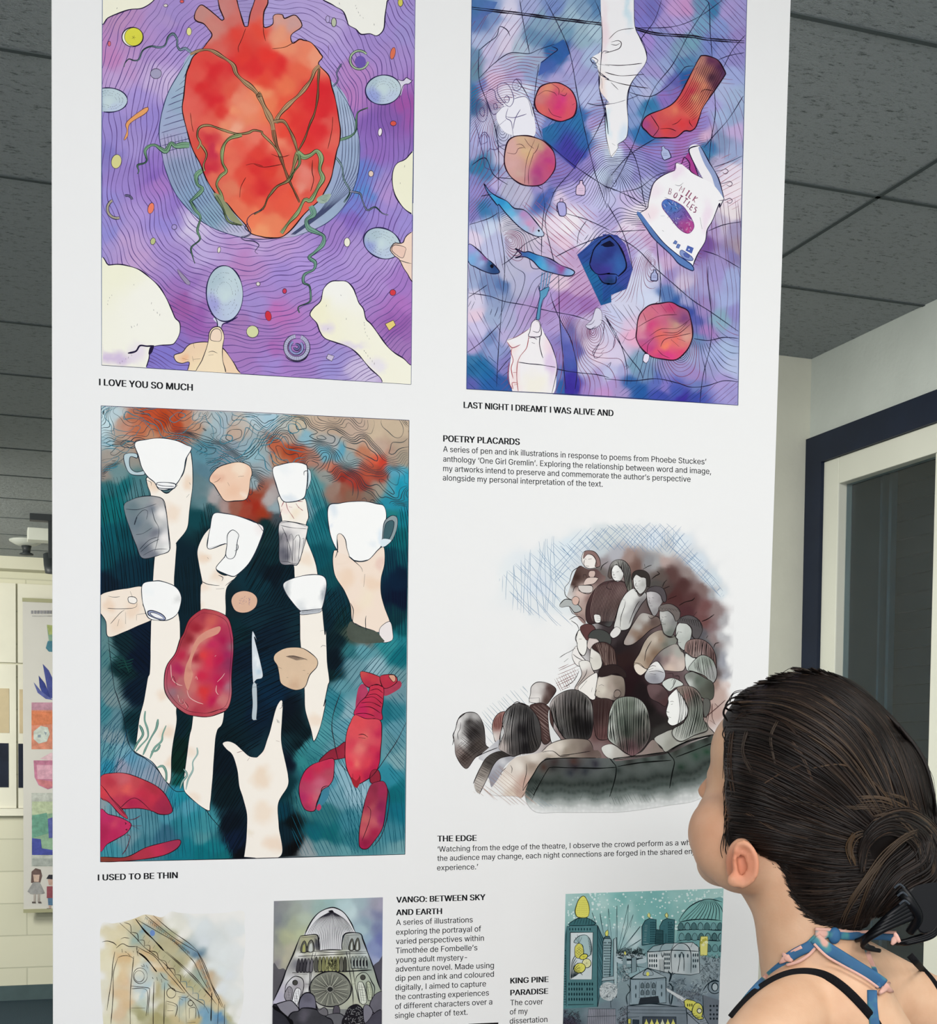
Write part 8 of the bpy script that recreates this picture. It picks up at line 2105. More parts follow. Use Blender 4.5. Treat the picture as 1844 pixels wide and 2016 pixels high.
def block(label, lines, col='1c1c20', parent=None, plane=None):
    """lines: text, left baseline px, right baseline px, cap height px, bold"""
    a = Art('caption', None, 1)
    for txt, p0, p1, cap, bold in lines:
        v, f = glyph_mesh(txt, bold)
        p0, p1 = np.array(p0, float), np.array(p1, float)
        x0, x1 = v[:, 0].min(), v[:, 0].max()
        d = (p1 - p0) / (x1 - x0)
        up = np.array([0.0, -1.0]) * cap / CAPH[bold]
        p = p0 + (v[:, :1] - x0) * d + v[:, 1:2] * up
        for ds in ((-0.03, -0.015, 0.0, 0.015, 0.03) if bold else (-0.007, 0.007)):     # heavier stems
            a.add(p + d * ds, f, np.tile(np.array(rgb(col)), (len(p), 1)), 0.0)
    o = a.build(panel)
    o['label'] = label
    return o

def T(t, x, y):
    return (x / t[2] + t[0], y / t[2] + t[1])
t1, t2, t3, t4, t5, t6 = (190, 380, 5.04), (860, 780, 3.293), (180, 1700, 5.7625), (850, 1620, 3.546), (770, 1740, 5.588), (860, 780, 3.293)
block('bold caption I LOVE YOU SO MUCH', [('I LOVE YOU SO MUCH', T(t1, 28, 1908), T(t1, 952, 1962), 13.0, True)])
block('bold caption LAST NIGHT I DREAMT I WAS ALIVE AND', [('LAST NIGHT I DREAMT I WAS ALIVE AND', T(t2, 174, 76), T(t2, 1142, 130), 12.2, True)])
block('paragraph headed POETRY PLACARDS', [
    ('POETRY PLACARDS', T(t2, 42, 294), T(t2, 535, 316), 12.4, True),
    ('A series of pen and ink illustrations in response to poems from Phoebe Stuckes’', T(t2, 40, 360), T(t2, 1745, 443), 11.2, False),
    ('anthology ‘One Girl Gremlin’. Exploring the relationship between word and image,', T(t2, 40, 424), T(t2, 1776, 505), 11.2, False),
    ('my artworks intend to preserve and commemorate the author’s perspective', T(t2, 40, 486), T(t2, 1643, 556), 11.2, False),
    ('alongside my personal interpretation of the text.', T(t2, 38, 546), T(t2, 1073, 588), 11.2, False)])
block('bold caption I USED TO BE THIN', [('I USED TO BE THIN', T(t3, 75, 194), T(t3, 975, 166), 12.0, True)])
block('paragraph headed THE EDGE', [
    ('THE EDGE', T(t4, 40, 131), T(t4, 310, 126), 11.6, True),
    ('‘Watching from the edge of the theatre, I observe the crowd perform as a whole,', T(t4, 40, 202), T(t4, 1884, 153), 10.6, False),
    ('the audience may change, each night connections are forged in the shared enjoyment', T(t4, 38, 266), T(t4, 2000, 212), 10.6, False),
    ('experience.’', T(t4, 36, 332), T(t4, 322, 324), 10.6, False)])
block('paragraph headed VANGO: BETWEEN SKY AND EARTH', [
    ('VANGO: BETWEEN SKY', T(t5, 58, 208), T(t5, 1033, 178), 11.4, True),
    ('AND EARTH', T(t5, 56, 347), T(t5, 555, 332), 11.4, True),
    ('A series of illustrations', T(t5, 54, 455), T(t5, 895, 424), 11.0, False),
    ('exploring the portrayal of', T(t5, 53, 562), T(t5, 988, 524), 11.0, False),
    ('varied perspectives within', T(t5, 52, 663), T(t5, 1018, 626), 11.0, False),
    ('Timothée de Fombelle’s', T(t5, 50, 766), T(t5, 946, 731), 11.0, False),
    ('young adult mystery-', T(t5, 50, 868), T(t5, 833, 838), 11.0, False),
    ('adventure novel. Made using', T(t5, 48, 968), T(t5, 1128, 926), 11.0, False),
    ('dip pen and ink and coloured', T(t5, 46, 1070), T(t5, 1128, 1022), 11.0, False),
    ('digitally, I aimed to capture', T(t5, 45, 1173), T(t5, 1041, 1128), 11.0, False),
    ('the contrasting experiences', T(t5, 43, 1275), T(t5, 1073, 1228), 11.0, False),
    ('of different characters over a', T(t5, 42, 1378), T(t5, 1110, 1327), 11.0, False),
    ('single chapter of text.', T(t5, 40, 1480), T(t5, 838, 1441), 11.0, False)])
block('paragraph headed KING PINE PARADISE', [
    ('KING PINE', T(t5, 1312, 1097), T(t5, 1726, 1080), 11.0, True),
    ('PARADISE', T(t5, 1312, 1228), T(t5, 1722, 1210), 11.0, True),
    ('The cover', T(t5, 1310, 1338), T(t5, 1668, 1325), 11.0, False),
    ('of my', T(t5, 1305, 1438), T(t5, 1500, 1430), 11.0, False),
    ('dissertation', T(t5, 1303, 1540), T(t5, 1716, 1520), 11.0, False)])

# ================================================================== the woman looking up at the panel
D0, SC = 1.45, 1900.0          # distance of her head, pixels per metre there
fwd = (R_CAM @ Vector((0, 0, -1)))
FW = Vector((fwd.x, fwd.y, 0)).normalized()
RT = Vector((FW.y, -FW.x, 0))

def PX(px, py, f=0.0):
    """point of her seen at a pixel, f pixels (head scale) beyond the head centre"""
    d = ray(px, py)
    dep = D0 + f / SC
    return CAM + d * (dep / (d.x * FW.x + d.y * FW.y))

def m(n):
    return n / SC

_sph = {}
def sphere_geo(nu=28, nv=18):
    if (nu, nv) not in _sph:
        v, f = [], []
        for i in range(nv + 1):
            t = math.pi * i / nv
            for k in range(nu):
                a = 2 * math.pi * k / nu
                v.append((math.sin(t) * math.cos(a), math.sin(t) * math.sin(a), math.cos(t)))
        for i in range(nv):
            for k in range(nu):
                k2 = (k + 1) % nu
                f.append((i * nu + k, (i + 1) * nu + k, (i + 1) * nu + k2, i * nu + k2))
        _sph[(nu, nv)] = (np.array(v), f)
    return _sph[(nu, nv)]

class Blob:
    """overlapping volumes that a voxel remesh fuses to one skin"""
    def __init__(self):
        self.v, self.f, self.n = [], [], 0

    def put(self, v, f):
        self.v.append(v)
        self.f.extend([tuple(i + self.n for i in q) for q in f])
        self.n += len(v)

    def ell(self, c, rx, ry, rz, ax=None):
        """centre, radii along camera-right, up, away (metres)"""
        v, f = sphere_geo()
        A = np.array([RT, Vector((0, 0, 1)), FW]) if ax is None else np.array(ax)
        self.put(np.array(c) + (v * np.array([rx, ry, rz])) @ A, f)

    def cap(self, a, b, ra, rb):
        a, b = np.array(a), np.array(b)
        n = max(2, int(np.linalg.norm(b - a) / (0.35 * min(ra, rb))))
        v, f = sphere_geo(18, 12)
        for i in range(n + 1):
            t = i / n
            self.put(a + (b - a) * t + v * (ra + (rb - ra) * t), f)

    def chain(self, pts, rs):
        for i in range(len(pts) - 1):
            self.cap(pts[i], pts[i + 1], rs[i], rs[i + 1])

    def skin(self, name, voxel, smooth=0, keep_at=(), keep_r=0.04):
        me = bpy.data.meshes.new(name)
        me.from_pydata(np.concatenate(self.v).tolist(), [], self.f)
        o = bpy.data.objects.new(name, me)
        COL.objects.link(o)
        md = o.modifiers.new('r', 'REMESH')
        md.mode = 'VOXEL'
        md.voxel_size = voxel
        me2 = bpy.data.meshes.new_from_object(o.evaluated_get(bpy.context.evaluated_depsgraph_get()))
        bpy.data.objects.remove(o)
        o = bpy.data.objects.new(name, me2)
        COL.objects.link(o)
        if smooth:
            n = len(me2.vertices)
            co = np.empty(n * 3)
            me2.vertices.foreach_get('co', co)
            co = co.reshape(-1, 3)
            ne = len(me2.edges)
            ed = np.empty(ne * 2, np.int64)
            me2.edges.foreach_get('vertices', ed)
            ed = ed.reshape(-1, 2)
            deg = np.bincount(ed.ravel(), minlength=n)[:, None]
            w = np.full((n, 1), 0.6)
            for k in keep_at:
                d = np.linalg.norm(co - np.array(k), axis=1)
                w[d < keep_r] = 0.0
                mid = (d >= keep_r) & (d < keep_r * 1.3)
                w[mid] = np.minimum(w[mid], 0.25)
            light = np.where(w == 0, 0.5, w)
            for it in range(smooth):
                acc = np.zeros((n, 3))
                for ax in range(3):
                    acc[:, ax] = (np.bincount(ed[:, 0], co[ed[:, 1], ax], n) + np.bincount(ed[:, 1], co[ed[:, 0], ax], n))
                co = co + ((light if it < 2 else w) * (acc / np.maximum(deg, 1) - co))
            me2.vertices.foreach_set('co', co.ravel())
            me2.update()
        me2.polygons.foreach_set('use_smooth', [True] * len(me2.polygons))
        return o

# ---- skin
m_skin = bpy.data.materials.new('skin')
m_skin.use_nodes = True
nt = m_skin.node_tree
b = nt.nodes['Principled BSDF']
b.inputs['Roughness'].default_value = 0.5
b.inputs['Specular IOR Level'].default_value = 0.3
b.inputs['Subsurface Weight'].default_value = 0.12
b.inputs['Subsurface Radius'].default_value = (0.012, 0.005, 0.003)
at = nt.nodes.new('ShaderNodeAttribute')
at.attribute_name = 'flush'
tc = nt.nodes.new('ShaderNodeTexCoord')
nz = nt.nodes.new('ShaderNodeTexNoise')
nz.inputs['Scale'].default_value = 38
nz.inputs['Detail'].default_value = 6
nt.links.new(tc.outputs['Object'], nz.inputs['Vector'])
rp = nt.nodes.new('ShaderNodeValToRGB')
rp.color_ramp.elements[0].position = 0.3
rp.color_ramp.elements[0].color = (*lrgb('d8ab8a'), 1)
rp.color_ramp.elements[1].position = 0.7
rp.color_ramp.elements[1].color = (*lrgb('e2b999'), 1)
nt.links.new(nz.outputs[0], rp.inputs[0])
mx = nt.nodes.new('ShaderNodeMix')
mx.data_type = 'RGBA'
mx.inputs['B'].default_value = (*lrgb('d07a5c'), 1)
nt.links.new(at.outputs['Fac'], mx.inputs['Factor'])
nt.links.new(rp.outputs[0], mx.inputs['A'])
nt.links.new(mx.outputs['Result'], b.inputs['Base Color'])
n2 = nt.nodes.new('ShaderNodeTexNoise')
n2.inputs['Scale'].default_value = 420
nt.links.new(tc.outputs['Object'], n2.inputs['Vector'])
bp = nt.nodes.new('ShaderNodeBump')
bp.inputs['Strength'].default_value = 0.08
bp.inputs['Distance'].default_value = 0.002
nt.links.new(n2.outputs[0], bp.inputs['Height'])
nt.links.new(bp.outputs[0], b.inputs['Normal'])

B = Blob()
E = lambda px, py, f, rx, ry, rz: B.ell(PX(px, py, f), m(rx), m(ry), m(rz))
# skull and face
E(1605, 1530, 10, 148, 165, 145)
E(1520, 1590, 70, 118, 150, 112)
E(1474, 1480, 70, 78, 92, 92)          # forehead
E(1422, 1640, 42, 70, 78, 84)          # near cheek
E(1440, 1672, 20, 78, 72, 78)
E(1466, 1706, -10, 72, 56, 66)         # jaw
E(1425, 1700, 95, 58, 50, 70)          # chin
E(1500, 1690, 20, 80, 80, 90)
B.cap(PX(1415, 1512, 150), PX(1381, 1556, 168), m(11), m(14))   # nose
E(1388, 1566, 158, 18, 12, 16)
E(1397, 1640, 140, 24, 10, 22)         # lips
E(1398, 1655, 138, 24, 10, 22)
E(1414, 1522, 96, 26, 16, 60)          # brow
E(1450, 1565, 95, 64, 80, 78)          # eye socket and upper cheek
E(1440, 1610, 80, 74, 70, 80)
E(1510, 1470, 60, 92, 112, 100)
# neck
B.chain([PX(1556, 1690, 20), PX(1582, 1800, 10), PX(1604, 1930, 0), PX(1620, 1990, -10)], [m(98), m(100), m(106), m(120)])
B.cap(PX(1500, 1735, 30), PX(1590, 1830, 20), m(50), m(80))
# shoulders and back
B.chain([PX(1600, 1950, -20), PX(1545, 2010, -130), PX(1508, 2066, -190)], [m(80), m(82), m(88)])
B.chain([PX(1640, 1915, 10), PX(1750, 1966, 110), PX(1870, 2025, 200)], [m(92), m(88), m(90)])
B.chain([PX(1640, 1990, -40), PX(1680, 2120, -20)], [m(120), m(150)])
# torso, arms and legs stand on the floor below the frame
base = PX(1640, 2100, 10)
base.z = 0.0
FACE = (RT * -0.766 + FW * 0.643)
LEFT = Vector((-FACE.y, FACE.x, 0))
def BP(l, fr, z):
    return base + LEFT * l + FACE * fr + Vector((0, 0, z))
axs = [LEFT, Vector((0, 0, 1)), FACE]
B.ell(BP(0, 0.015, 1.16), 0.165, 0.20, 0.105, axs)
B.ell(BP(0, 0.005, 1.02), 0.135, 0.17, 0.095, axs)
B.ell(BP(0, -0.005, 0.86), 0.165, 0.14, 0.12, axs)
for s in (1, -1):
    sh = PX(1508, 2066, -190) if s == 1 else PX(1870, 2025, 200)
    el, wr = BP(0.245 * s, -0.03, 1.04), BP(0.255 * s, 0.05, 0.82)
    B.chain([sh, el], [0.045, 0.036])
    B.chain([el, wr], [0.036, 0.025])
    pm = BP(0.25 * s, 0.065, 0.76)
    B.cap(wr, pm, 0.024, 0.027)
    for k in range(4):
        q = pm + FACE * (0.022 - 0.015 * k) + Vector((0, 0, -0.025))
        e1 = q + Vector((0, 0, -0.035)) + FACE * 0.006
        e2 = e1 + Vector((0, 0, -0.026 + 0.004 * abs(k - 1))) - LEFT * 0.012 * s
        B.chain([q, e1, e2], [0.0085, 0.0075, 0.0065])
    B.chain([pm + FACE * 0.024 + Vector((0, 0, 0.02)), pm + FACE * 0.046 + Vector((0, 0, -0.012)), pm + FACE * 0.048 + Vector((0, 0, -0.04))], [0.011, 0.009, 0.007])
    B.chain([BP(0.085 * s, 0, 0.84), BP(0.09 * s, 0.01, 0.47), BP(0.09 * s, -0.01, 0.09)], [0.088, 0.056, 0.038])
    B.chain([BP(0.09 * s, -0.03, 0.036), BP(0.10 * s, 0.06, 0.03), BP(0.105 * s, 0.15, 0.024)], [0.036, 0.034, 0.022])
# ear
ef = -108
for pts, r in (([(1447, 1676), (1452, 1664), (1464, 1660), (1476, 1668), (1486, 1686), (1489, 1706), (1484, 1726), (1473, 1738), (1460, 1744)], 6.5),
               ([(1462, 1680), (1471, 1692), (1472, 1712), (1464, 1728)], 5.0),
               ([(1444, 1690), (1446, 1704), (1448, 1718)], 6.0)):
    P_ = curve(np.array(pts, float), False, 4)
    B.chain([PX(x, y, ef - 16 - 14 * max(0, (x - 1450) / 40)) for x, y in P_], [m(r)] * len(P_))
E(1446, 1733, ef - 18, 15, 15, 9)
E(1464, 1702, ef + 4, 24, 42, 12)
E(1458, 1700, ef + 22, 30, 50, 22)
ear_c = PX(1465, 1702, ef - 10)
skin_o = B.skin('body', 0.0024, 30, [ear_c], 0.034)
me = me_skin = skin_o.data
me.materials.append(m_skin)
co = np.empty(len(me.vertices) * 3)
me.vertices.foreach_get('co', co)
co = co.reshape(-1, 3)
fl = me.attributes.new('flush', 'FLOAT', 'POINT')
g = 0.75 * np.exp(-(np.linalg.norm(co - np.array(ear_c), axis=1) / 0.026) ** 4)
g += 0.25 * np.exp(-(np.linalg.norm(co - np.array(PX(1400, 1640, -20)), axis=1) / 0.05) ** 2)
g += 0.25 * np.exp(-(np.linalg.norm(co - np.array(PX(1378, 1560, 160)), axis=1) / 0.02) ** 2)
fl.data.foreach_set('value', np.clip(g, 0, 1).astype(np.float32))
woman = empty('person', (base.x, base.y, 0.0))
thing(woman, 'person with dark hair clipped in a bun and blue halter tie, facing the panel', 'person')
keep(skin_o, woman)
from mathutils.bvhtree import BVHTree
bvh_skin = BVHTree.FromPolygons([Vector(c) for c in co], [tuple(p.vertices) for p in me.polygons])

# ---- clothes: black camisole, trousers
m_black = material('black_jersey', '0c0c10', 0.8, 0.2, 120, 0.2, 0.2, 500)
C = Blob()
C.ell(BP(0, 0.015, 1.14), 0.175, 0.155, 0.117, axs)
C.ell(BP(0, 0.005, 1.02), 0.147, 0.18, 0.107, axs)
C.ell(BP(0, -0.005, 0.9), 0.172, 0.12, 0.126, axs)
top = C.skin('camisole', 0.006, 6)
top.data.materials.append(m_black)
keep(top, woman)
C = Blob()
C.ell(BP(0, -0.005, 0.85), 0.176, 0.13, 0.132, axs)
for s in (1, -1):
    C.chain([BP(0.088 * s, 0, 0.84), BP(0.095 * s, 0.01, 0.47), BP(0.095 * s, -0.01, 0.09)], [0.1, 0.078, 0.07])
tro = C.skin('trousers', 0.007, 6)
tro.data.materials.append(material('navy_cotton', '22304a', 0.85, 0.15, 90, 0.15, 0.2, 300))
keep(tro, woman)
for s in (1, -1):
    C = Blob()
    C.chain([BP(0.09 * s, -0.035, 0.042), BP(0.10 * s, 0.06, 0.038), BP(0.106 * s, 0.165, 0.03)], [0.042, 0.042, 0.029])
    sh = C.skin('shoe', 0.005, 3)
    for v in sh.data.vertices:
        v.co.z = max(v.co.z, 0.001)
    sh.data.materials.append(material('white_canvas', 'd8d8d4', 0.8, 0.2, 60, 0.05))
    keep(sh, woman)

# ---- strips of fabric laid on the skin
def lay(pts, off=2.0, bvh=bvh_skin, step=5):
    """points on the skin under the given pixels, lifted off by a few pixels"""
    q = curve(np.array(pts, float), False, step)
    out = []
    last = D0
    for x, y in q:
        d = ray(x, y).normalized()
        h = bvh.ray_cast(CAM, d)
        if h[0] is None:
            p = CAM + d * last
        else:
            last = h[3]
            p = h[0] - d * m(off)
        out.append(np.array(p))
    out = np.array(out)
    for _ in range(2):
        out[1:-1] = (out[:-2] + 2 * out[1:-1] + out[2:]) / 4
    return out

def strip(name, pts, width, thick, mat, off=3.0, parent=woman, taper=False, bvh=bvh_skin, label=None, twist=0.0):
    """flat band with thickness following a path"""
    p = lay(pts, off, bvh) if len(pts[0]) == 2 else curve3(np.array([PX(*q) for q in pts]))
    n = len(p)
    t = np.gradient(p, axis=0)
    t /= np.maximum(np.linalg.norm(t, axis=1), 1e-9)[:, None]
    vw = p - np.array(CAM)
    vw /= np.linalg.norm(vw, axis=1)[:, None]
    side = np.cross(t, vw)
    side /= np.maximum(np.linalg.norm(side, axis=1), 1e-9)[:, None]
    if twist:
        a = twist * np.linspace(0, 1, n)[:, None]
        side = side * np.cos(a) + vw * np.sin(a)
    up = np.cross(side, t)
    w = np.full(n, m(width) / 2)
    if taper:
        w = w * np.clip(np.minimum(np.arange(n), np.arange(n)[::-1]) / 3 + .4, 0, 1)
    h = m(thick) / 2
    K_ = 10
    v, f = [], []
    for i in range(n):
        for k in range(K_):
            a = 2 * math.pi * k / K_
            ca, sa = math.cos(a), math.sin(a)
            v.append(p[i] + side[i] * w[i] * math.copysign(abs(ca) ** .6, ca) + up[i] * h * math.copysign(abs(sa) ** .6, sa))
    for i in range(n - 1):
        for k in range(K_):
            k2 = (k + 1) % K_
            f.append((i * K_ + k, i * K_ + k2, (i + 1) * K_ + k2, (i + 1) * K_ + k))
    f.append(tuple(range(K_ - 1, -1, -1)))
    f.append(tuple(range((n - 1) * K_, n * K_)))
    o = mesh(name, v, f, mat, None, True)
    if label:
        o['label'] = label
    return keep(o, parent)

def curve3(p, k=8):
    out = []
    n = len(p)
    for i in range(n - 1):
        a, b_, c, d = p[max(i - 1, 0)], p[i], p[i + 1], p[min(i + 2, n - 1)]
        for j in range(k):
            t = j / k
            out.append(0.5 * ((2 * b_) + (c - a) * t + (2 * a - 5 * b_ + 4 * c - d) * t * t + (3 * b_ - a - 3 * c + d) * t ** 3))
    out.append(p[-1])
    return np.array(out)

strip('shoulder_strap', [(1440, 2004), (1466, 1974), (1500, 1944), (1540, 1922), (1580, 1914), (1622, 1920), (1660, 1944), (1700, 1984), (1730, 2024), (1752, 2080), (1765, 2180)], 17, 5, m_black, label='black camisole strap')
strip('shoulder_strap', [(1790, 1880), (1812, 1905), (1836, 1932), (1860, 1972), (1880, 2030)], 13, 5, m_black, label='black camisole strap')

m_tie = bpy.data.materials.new('printed_halter_fabric')
m_tie.use_nodes = True
nt = m_tie.node_tree
b = nt.nodes['Principled BSDF']
b.inputs['Roughness'].default_value = 0.7
tc = nt.nodes.new('ShaderNodeTexCoord')
nz = nt.nodes.new('ShaderNodeTexNoise')
nz.inputs['Scale'].default_value = 34
nz.inputs['Detail'].default_value = 2
nt.links.new(tc.outputs['Object'], nz.inputs['Vector'])
rp = nt.nodes.new('ShaderNodeValToRGB')
e = rp.color_ramp.elements
e[0].position, e[0].color = 0.36, (*lrgb('2c5f86'), 1)
e[1].position, e[1].color = 0.66, (*lrgb('d8a89a'), 1)
x = e.new(0.52)
x.color = (*lrgb('2f6390'), 1)
x = e.new(0.6)
x.color = (*lrgb('4a8f92'), 1)
nt.links.new(nz.outputs[0], rp.inputs[0])
nt.links.new(rp.outputs[0], b.inputs['Base Color'])
m_pink = material('pink_edging', 'e0b0a2', 0.7, 0.2, 30, 0.06)
strip('halter_tie', [(1452, 1988), (1475, 1958), (1505, 1926), (1535, 1900), (1552, 1888)], 12, 5, m_tie, 3, label='blue halter string')
strip('halter_tie', [(1545, 1890), (1570, 1874), (1595, 1862), (1608, 1848), (1622, 1838)], 20, 8, m_tie, 7, label='blue halter string')
strip('halter_edging', [(1548, 1900), (1572, 1893), (1594, 1878), (1604, 1866)], 6, 5, m_pink, 9)
strip('halter_edging', [(1541, 1888), (1556, 1876), (1578, 1864)], 7, 5, m_pink, 9)
strip('halter_tie', [(1604, 1836), (1634, 1838), (1668, 1842), (1705, 1842), (1745, 1843), (1768, 1848)], 17, 8, m_tie, 9, label='blue and pink band across the nape')
strip('halter_edging', [(1604, 1829), (1640, 1831), (1680, 1835), (1720, 1834), (1764, 1836)], 6, 5, m_pink, 12)
strip('halter_tie', [(1604, 1846), (1620, 1862), (1652, 1882), (1690, 1906), (1722, 1926), (1738, 1938)], 24, 8, m_tie, 12, label='blue hanging end of the bow')
strip('halter_edging', [(1602, 1858), (1626, 1882), (1660, 1902), (1700, 1924), (1728, 1944)], 5, 5, m_pink, 14)
strip('halter_tie', [(1700, 1852), (1710, 1884), (1722, 1915), (1728, 1945)], 11, 5, m_tie, 5, label='thin blue string hanging down')
strip('halter_tie', [(1716, 1950), (1717, 1985), (1722, 2025), (1724, 2070)], 19, 6, m_tie, 6, label='blue string down the back')
for x_, y_, dx, dy in ((1743, 1944, 9, 12), (1547, 1886, 9, 9), (1763, 1848, 5, 12)):
    for k in (-1, 1):
        kn = strip('halter_knot', [(x_ - dx + 3 * k, y_ - dy * k), (x_ + 2 * k, y_ + 2), (x_ + dx + 3 * k, y_ + dy * k * .6)], 13, 9, m_pink, 13, taper=True)
Bk = Blob()
p = lay([(1642, 1842), (1643, 1842), (1644, 1843)], 12)[0]
Bk.ell(p, m(13), m(17), m(9))
kn = Bk.skin('halter_knot', 0.0015, 2)
kn.data.materials.append(m_tie)
keep(kn, woman)

# ---- eyes, mostly turned away
m_eye = material('eye_white', 'e8e4de', 0.2, 0.5, 30, 0.03)
for x_, y_, f_ in ((1409, 1546, 128), (1433, 1546, 176)):
    Bk = Blob()
    Bk.ell(PX(x_, y_, f_), m(14), m(11), m(14))
    ey = Bk.skin('eye', 0.0015, 1)
    ey.data.materials.append(m_eye)
    keep(ey, woman)

# ---- hair: a smoothed mass,then individual locks laid over it
m_hair=bpy.data.materials.new('dark_brown_hair')
m_hair.use_nodes=True
nt=m_hair.node_tree
b=nt.nodes['Principled BSDF']
b.inputs['Roughness'].default_value=0.5
b.inputs['Specular IOR Level'].default_value=0.22
at=nt.nodes.new('ShaderNodeAttribute')
at.attribute_name='ink'
nt.links.new(at.outputs['Color'],b.inputs['Base Color'])

def hairmass(ells,vox=0.004,sm=6):
    Bh=Blob()
    for px,py,f,rx,ry,rz in ells:
        Bh.ell(PX(px,py,f),m(rx),m(ry),m(rz))
    o=Bh.skin('hair',vox,sm)
    n=len(o.data.vertices)
    v=np.empty(n*3)
    o.data.vertices.foreach_get('co',v)
    f=[tuple(p.vertices) for p in o.data.polygons]
    me_=o.data
    bpy.data.objects.remove(o)
    bpy.data.meshes.remove(me_)
    return v.reshape(-1,3),f

hv,hf=hairmass([(1592,1492,0,168,173,168),(1664,1580,0,164,182,160),(1508,1560,-52,80,112,80),(1446,1640,-58,18,46,20),
                   (1540,1640,-50,70,60,75),(1646,1708,-24,118,126,118),(1470,1425,20,48,46,70),(1500,1396,30,60,50,90)])
bv,bf=hairmass([(1778,1690,-20,92,98,88),(1746,1730,-40,70,76,70),(1812,1650,0,66,70,70)])
bvh_hair=BVHTree.FromPolygons([Vector(c) for c in hv]+[Vector(c) for c in bv],hf+[tuple(i+len(hv) for i in q) for q in bf])

class Locks:
    def __init__(self):
        self.v,self.f,self.c,self.n=[],[],[],0

    def mass(self,v,f,col):
        self.v.append(v)
        self.f.extend([tuple(i+self.n for i in q) for q in f])
        self.c.append(np.tile(np.array([*lrgb(col),1.0]),(len(v),1)))
        self.n+=len(v)

    def tube(self,p,r0,r1,col,k=5,flat=0.55):
        p=np.asarray(p)
        n=len(p)
        if n<3:
            return
        t=np.gradient(p,axis=0)
        t /= np.maximum(np.linalg.norm(t,axis=1),1e-9)[:,None]
        vw=p-np.array(CAM)
        vw /= np.linalg.norm(vw,axis=1)[:,None]
        s=np.cross(t,vw)
        s /= np.maximum(np.linalg.norm(s,axis=1),1e-9)[:,None]
        u=np.cross(s,t)
        x=np.linspace(0,1,n)
        r=(r0+(r1-r0)*x)*np.clip(np.minimum(x,1-x)*9+0.25,0,1)
        a=np.arange(k)*2*math.pi/k
        v=(p[:,None,:]+r[:,None,None]*(np.cos(a)[None,:,None]*s[:,None,:]+flat*np.sin(a)[None,:,None]*u[:,None,:])).reshape(-1,3)
        for i in range(n-1):
            for j in range(k):
                j2=(j+1)%k
                self.f.append(tuple(self.n+q for q in (i*k+j,i*k+j2,(i+1)*k+j2,(i+1)*k+j)))
        self.v.append(v)
        c0=np.array(lrgb(col))
        self.c.append(np.tile(np.array([*c0,1.0]),(len(v),1)))
        self.n+=len(v)

    def build(self,name):
        me=bpy.data.meshes.new(name)
        me.from_pydata(np.concatenate(self.v).tolist(),[],self.f)
        ca=me.color_attributes.new('ink','FLOAT_COLOR','POINT')
        ca.data.foreach_set('color',np.concatenate(self.c).astype(np.float32).ravel())
        o=link(name,me,m_hair,None,True)
        return keep(o,woman)

guides=[[(1588,1815),(1640,1812),(1690,1795),(1735,1765)],[(1556,1765),(1620,1765),(1690,1755),(1740,1740)],
          [(1516,1692),(1590,1705),(1665,1712),(1730,1705)],[(1440,1652),(1520,1662),(1620,1682),(1715,1685)],
          [(1430,1600),(1500,1614),(1600,1640),(1710,1665)],[(1427,1530),(1500,1550),(1600,1600),(1715,1648)],
          [(1427,1468),(1500,1482),(1620,1546),(1725,1635)],[(1429,1410),(1520,1420),(1640,1492),(1742,1622)],
          [(1444,1374),(1560,1376),(1680,1456),(1766,1612)],[(1492,1342),(1610,1352),(1720,1440),(1790,1602)],
          [(1552,1317),(1660,1346),(1758,1446),(1812,1606)],[(1610,1318),(1725,1394),(1806,1500),(1836,1620)],[(1640,1326),(1740,1398),(1822,1500),(1846,1625)]]
gd=np.array([curve(np.array(g_,float),False,12)[:: max(1,1)][:60] if False else np.stack([np.interp(np.linspace(0,1,26),np.linspace(0,1,len(curve(np.array(g_,float),False,4))),curve(np.array(g_,float),False,4)[:,k]) for k in (0,1)],1) for g_ in guides])
hr=np.random.default_rng(21)
H=Locks()
H.mass(hv,hf,'140e0c')
browns=['140f0d','1a1412','1f1815','1a1412','261d19','120d0c','2c221d','1f1815']
for k in range(1300):
    u=hr.uniform(0,11.99)
    i=int(u)
    w_=u-i
    p=gd[i]*(1-w_)+gd[i+1]*w_
    a0,a1=sorted(hr.uniform(0,1,2))
    if a1-a0<0.35:
        a0,a1=max(0,a0-.3),min(1,a1+.3)
    p=np.stack([np.interp(np.linspace(a0,a1,22),np.linspace(0,1,26),p[:,q]) for q in (0,1)],1)
    ph=hr.uniform(0,6.28)
    amp=hr.uniform(0.5,4.5)
    x=np.linspace(0,1,22)
    p[:,1]+=amp*np.sin(x*hr.uniform(2,6)+ph)
    p[:,0]+=0.5*amp*np.sin(x*4+ph*2)
    col=browns[int(hr.integers(len(browns)))]
    if a1>.8 and 4<u<9 and hr.random()<.14:
        col=['352a22','3e3128','2e2520','483a2e'][int(hr.integers(4))]
    elif hr.random()<.03:
        col='3c3028'
    q=lay(p,hr.uniform(0.5,5.5),bvh_hair,40)
    H.tube(q,m(hr.uniform(0.9,3.2)),m(hr.uniform(0.7,2.2)),col)
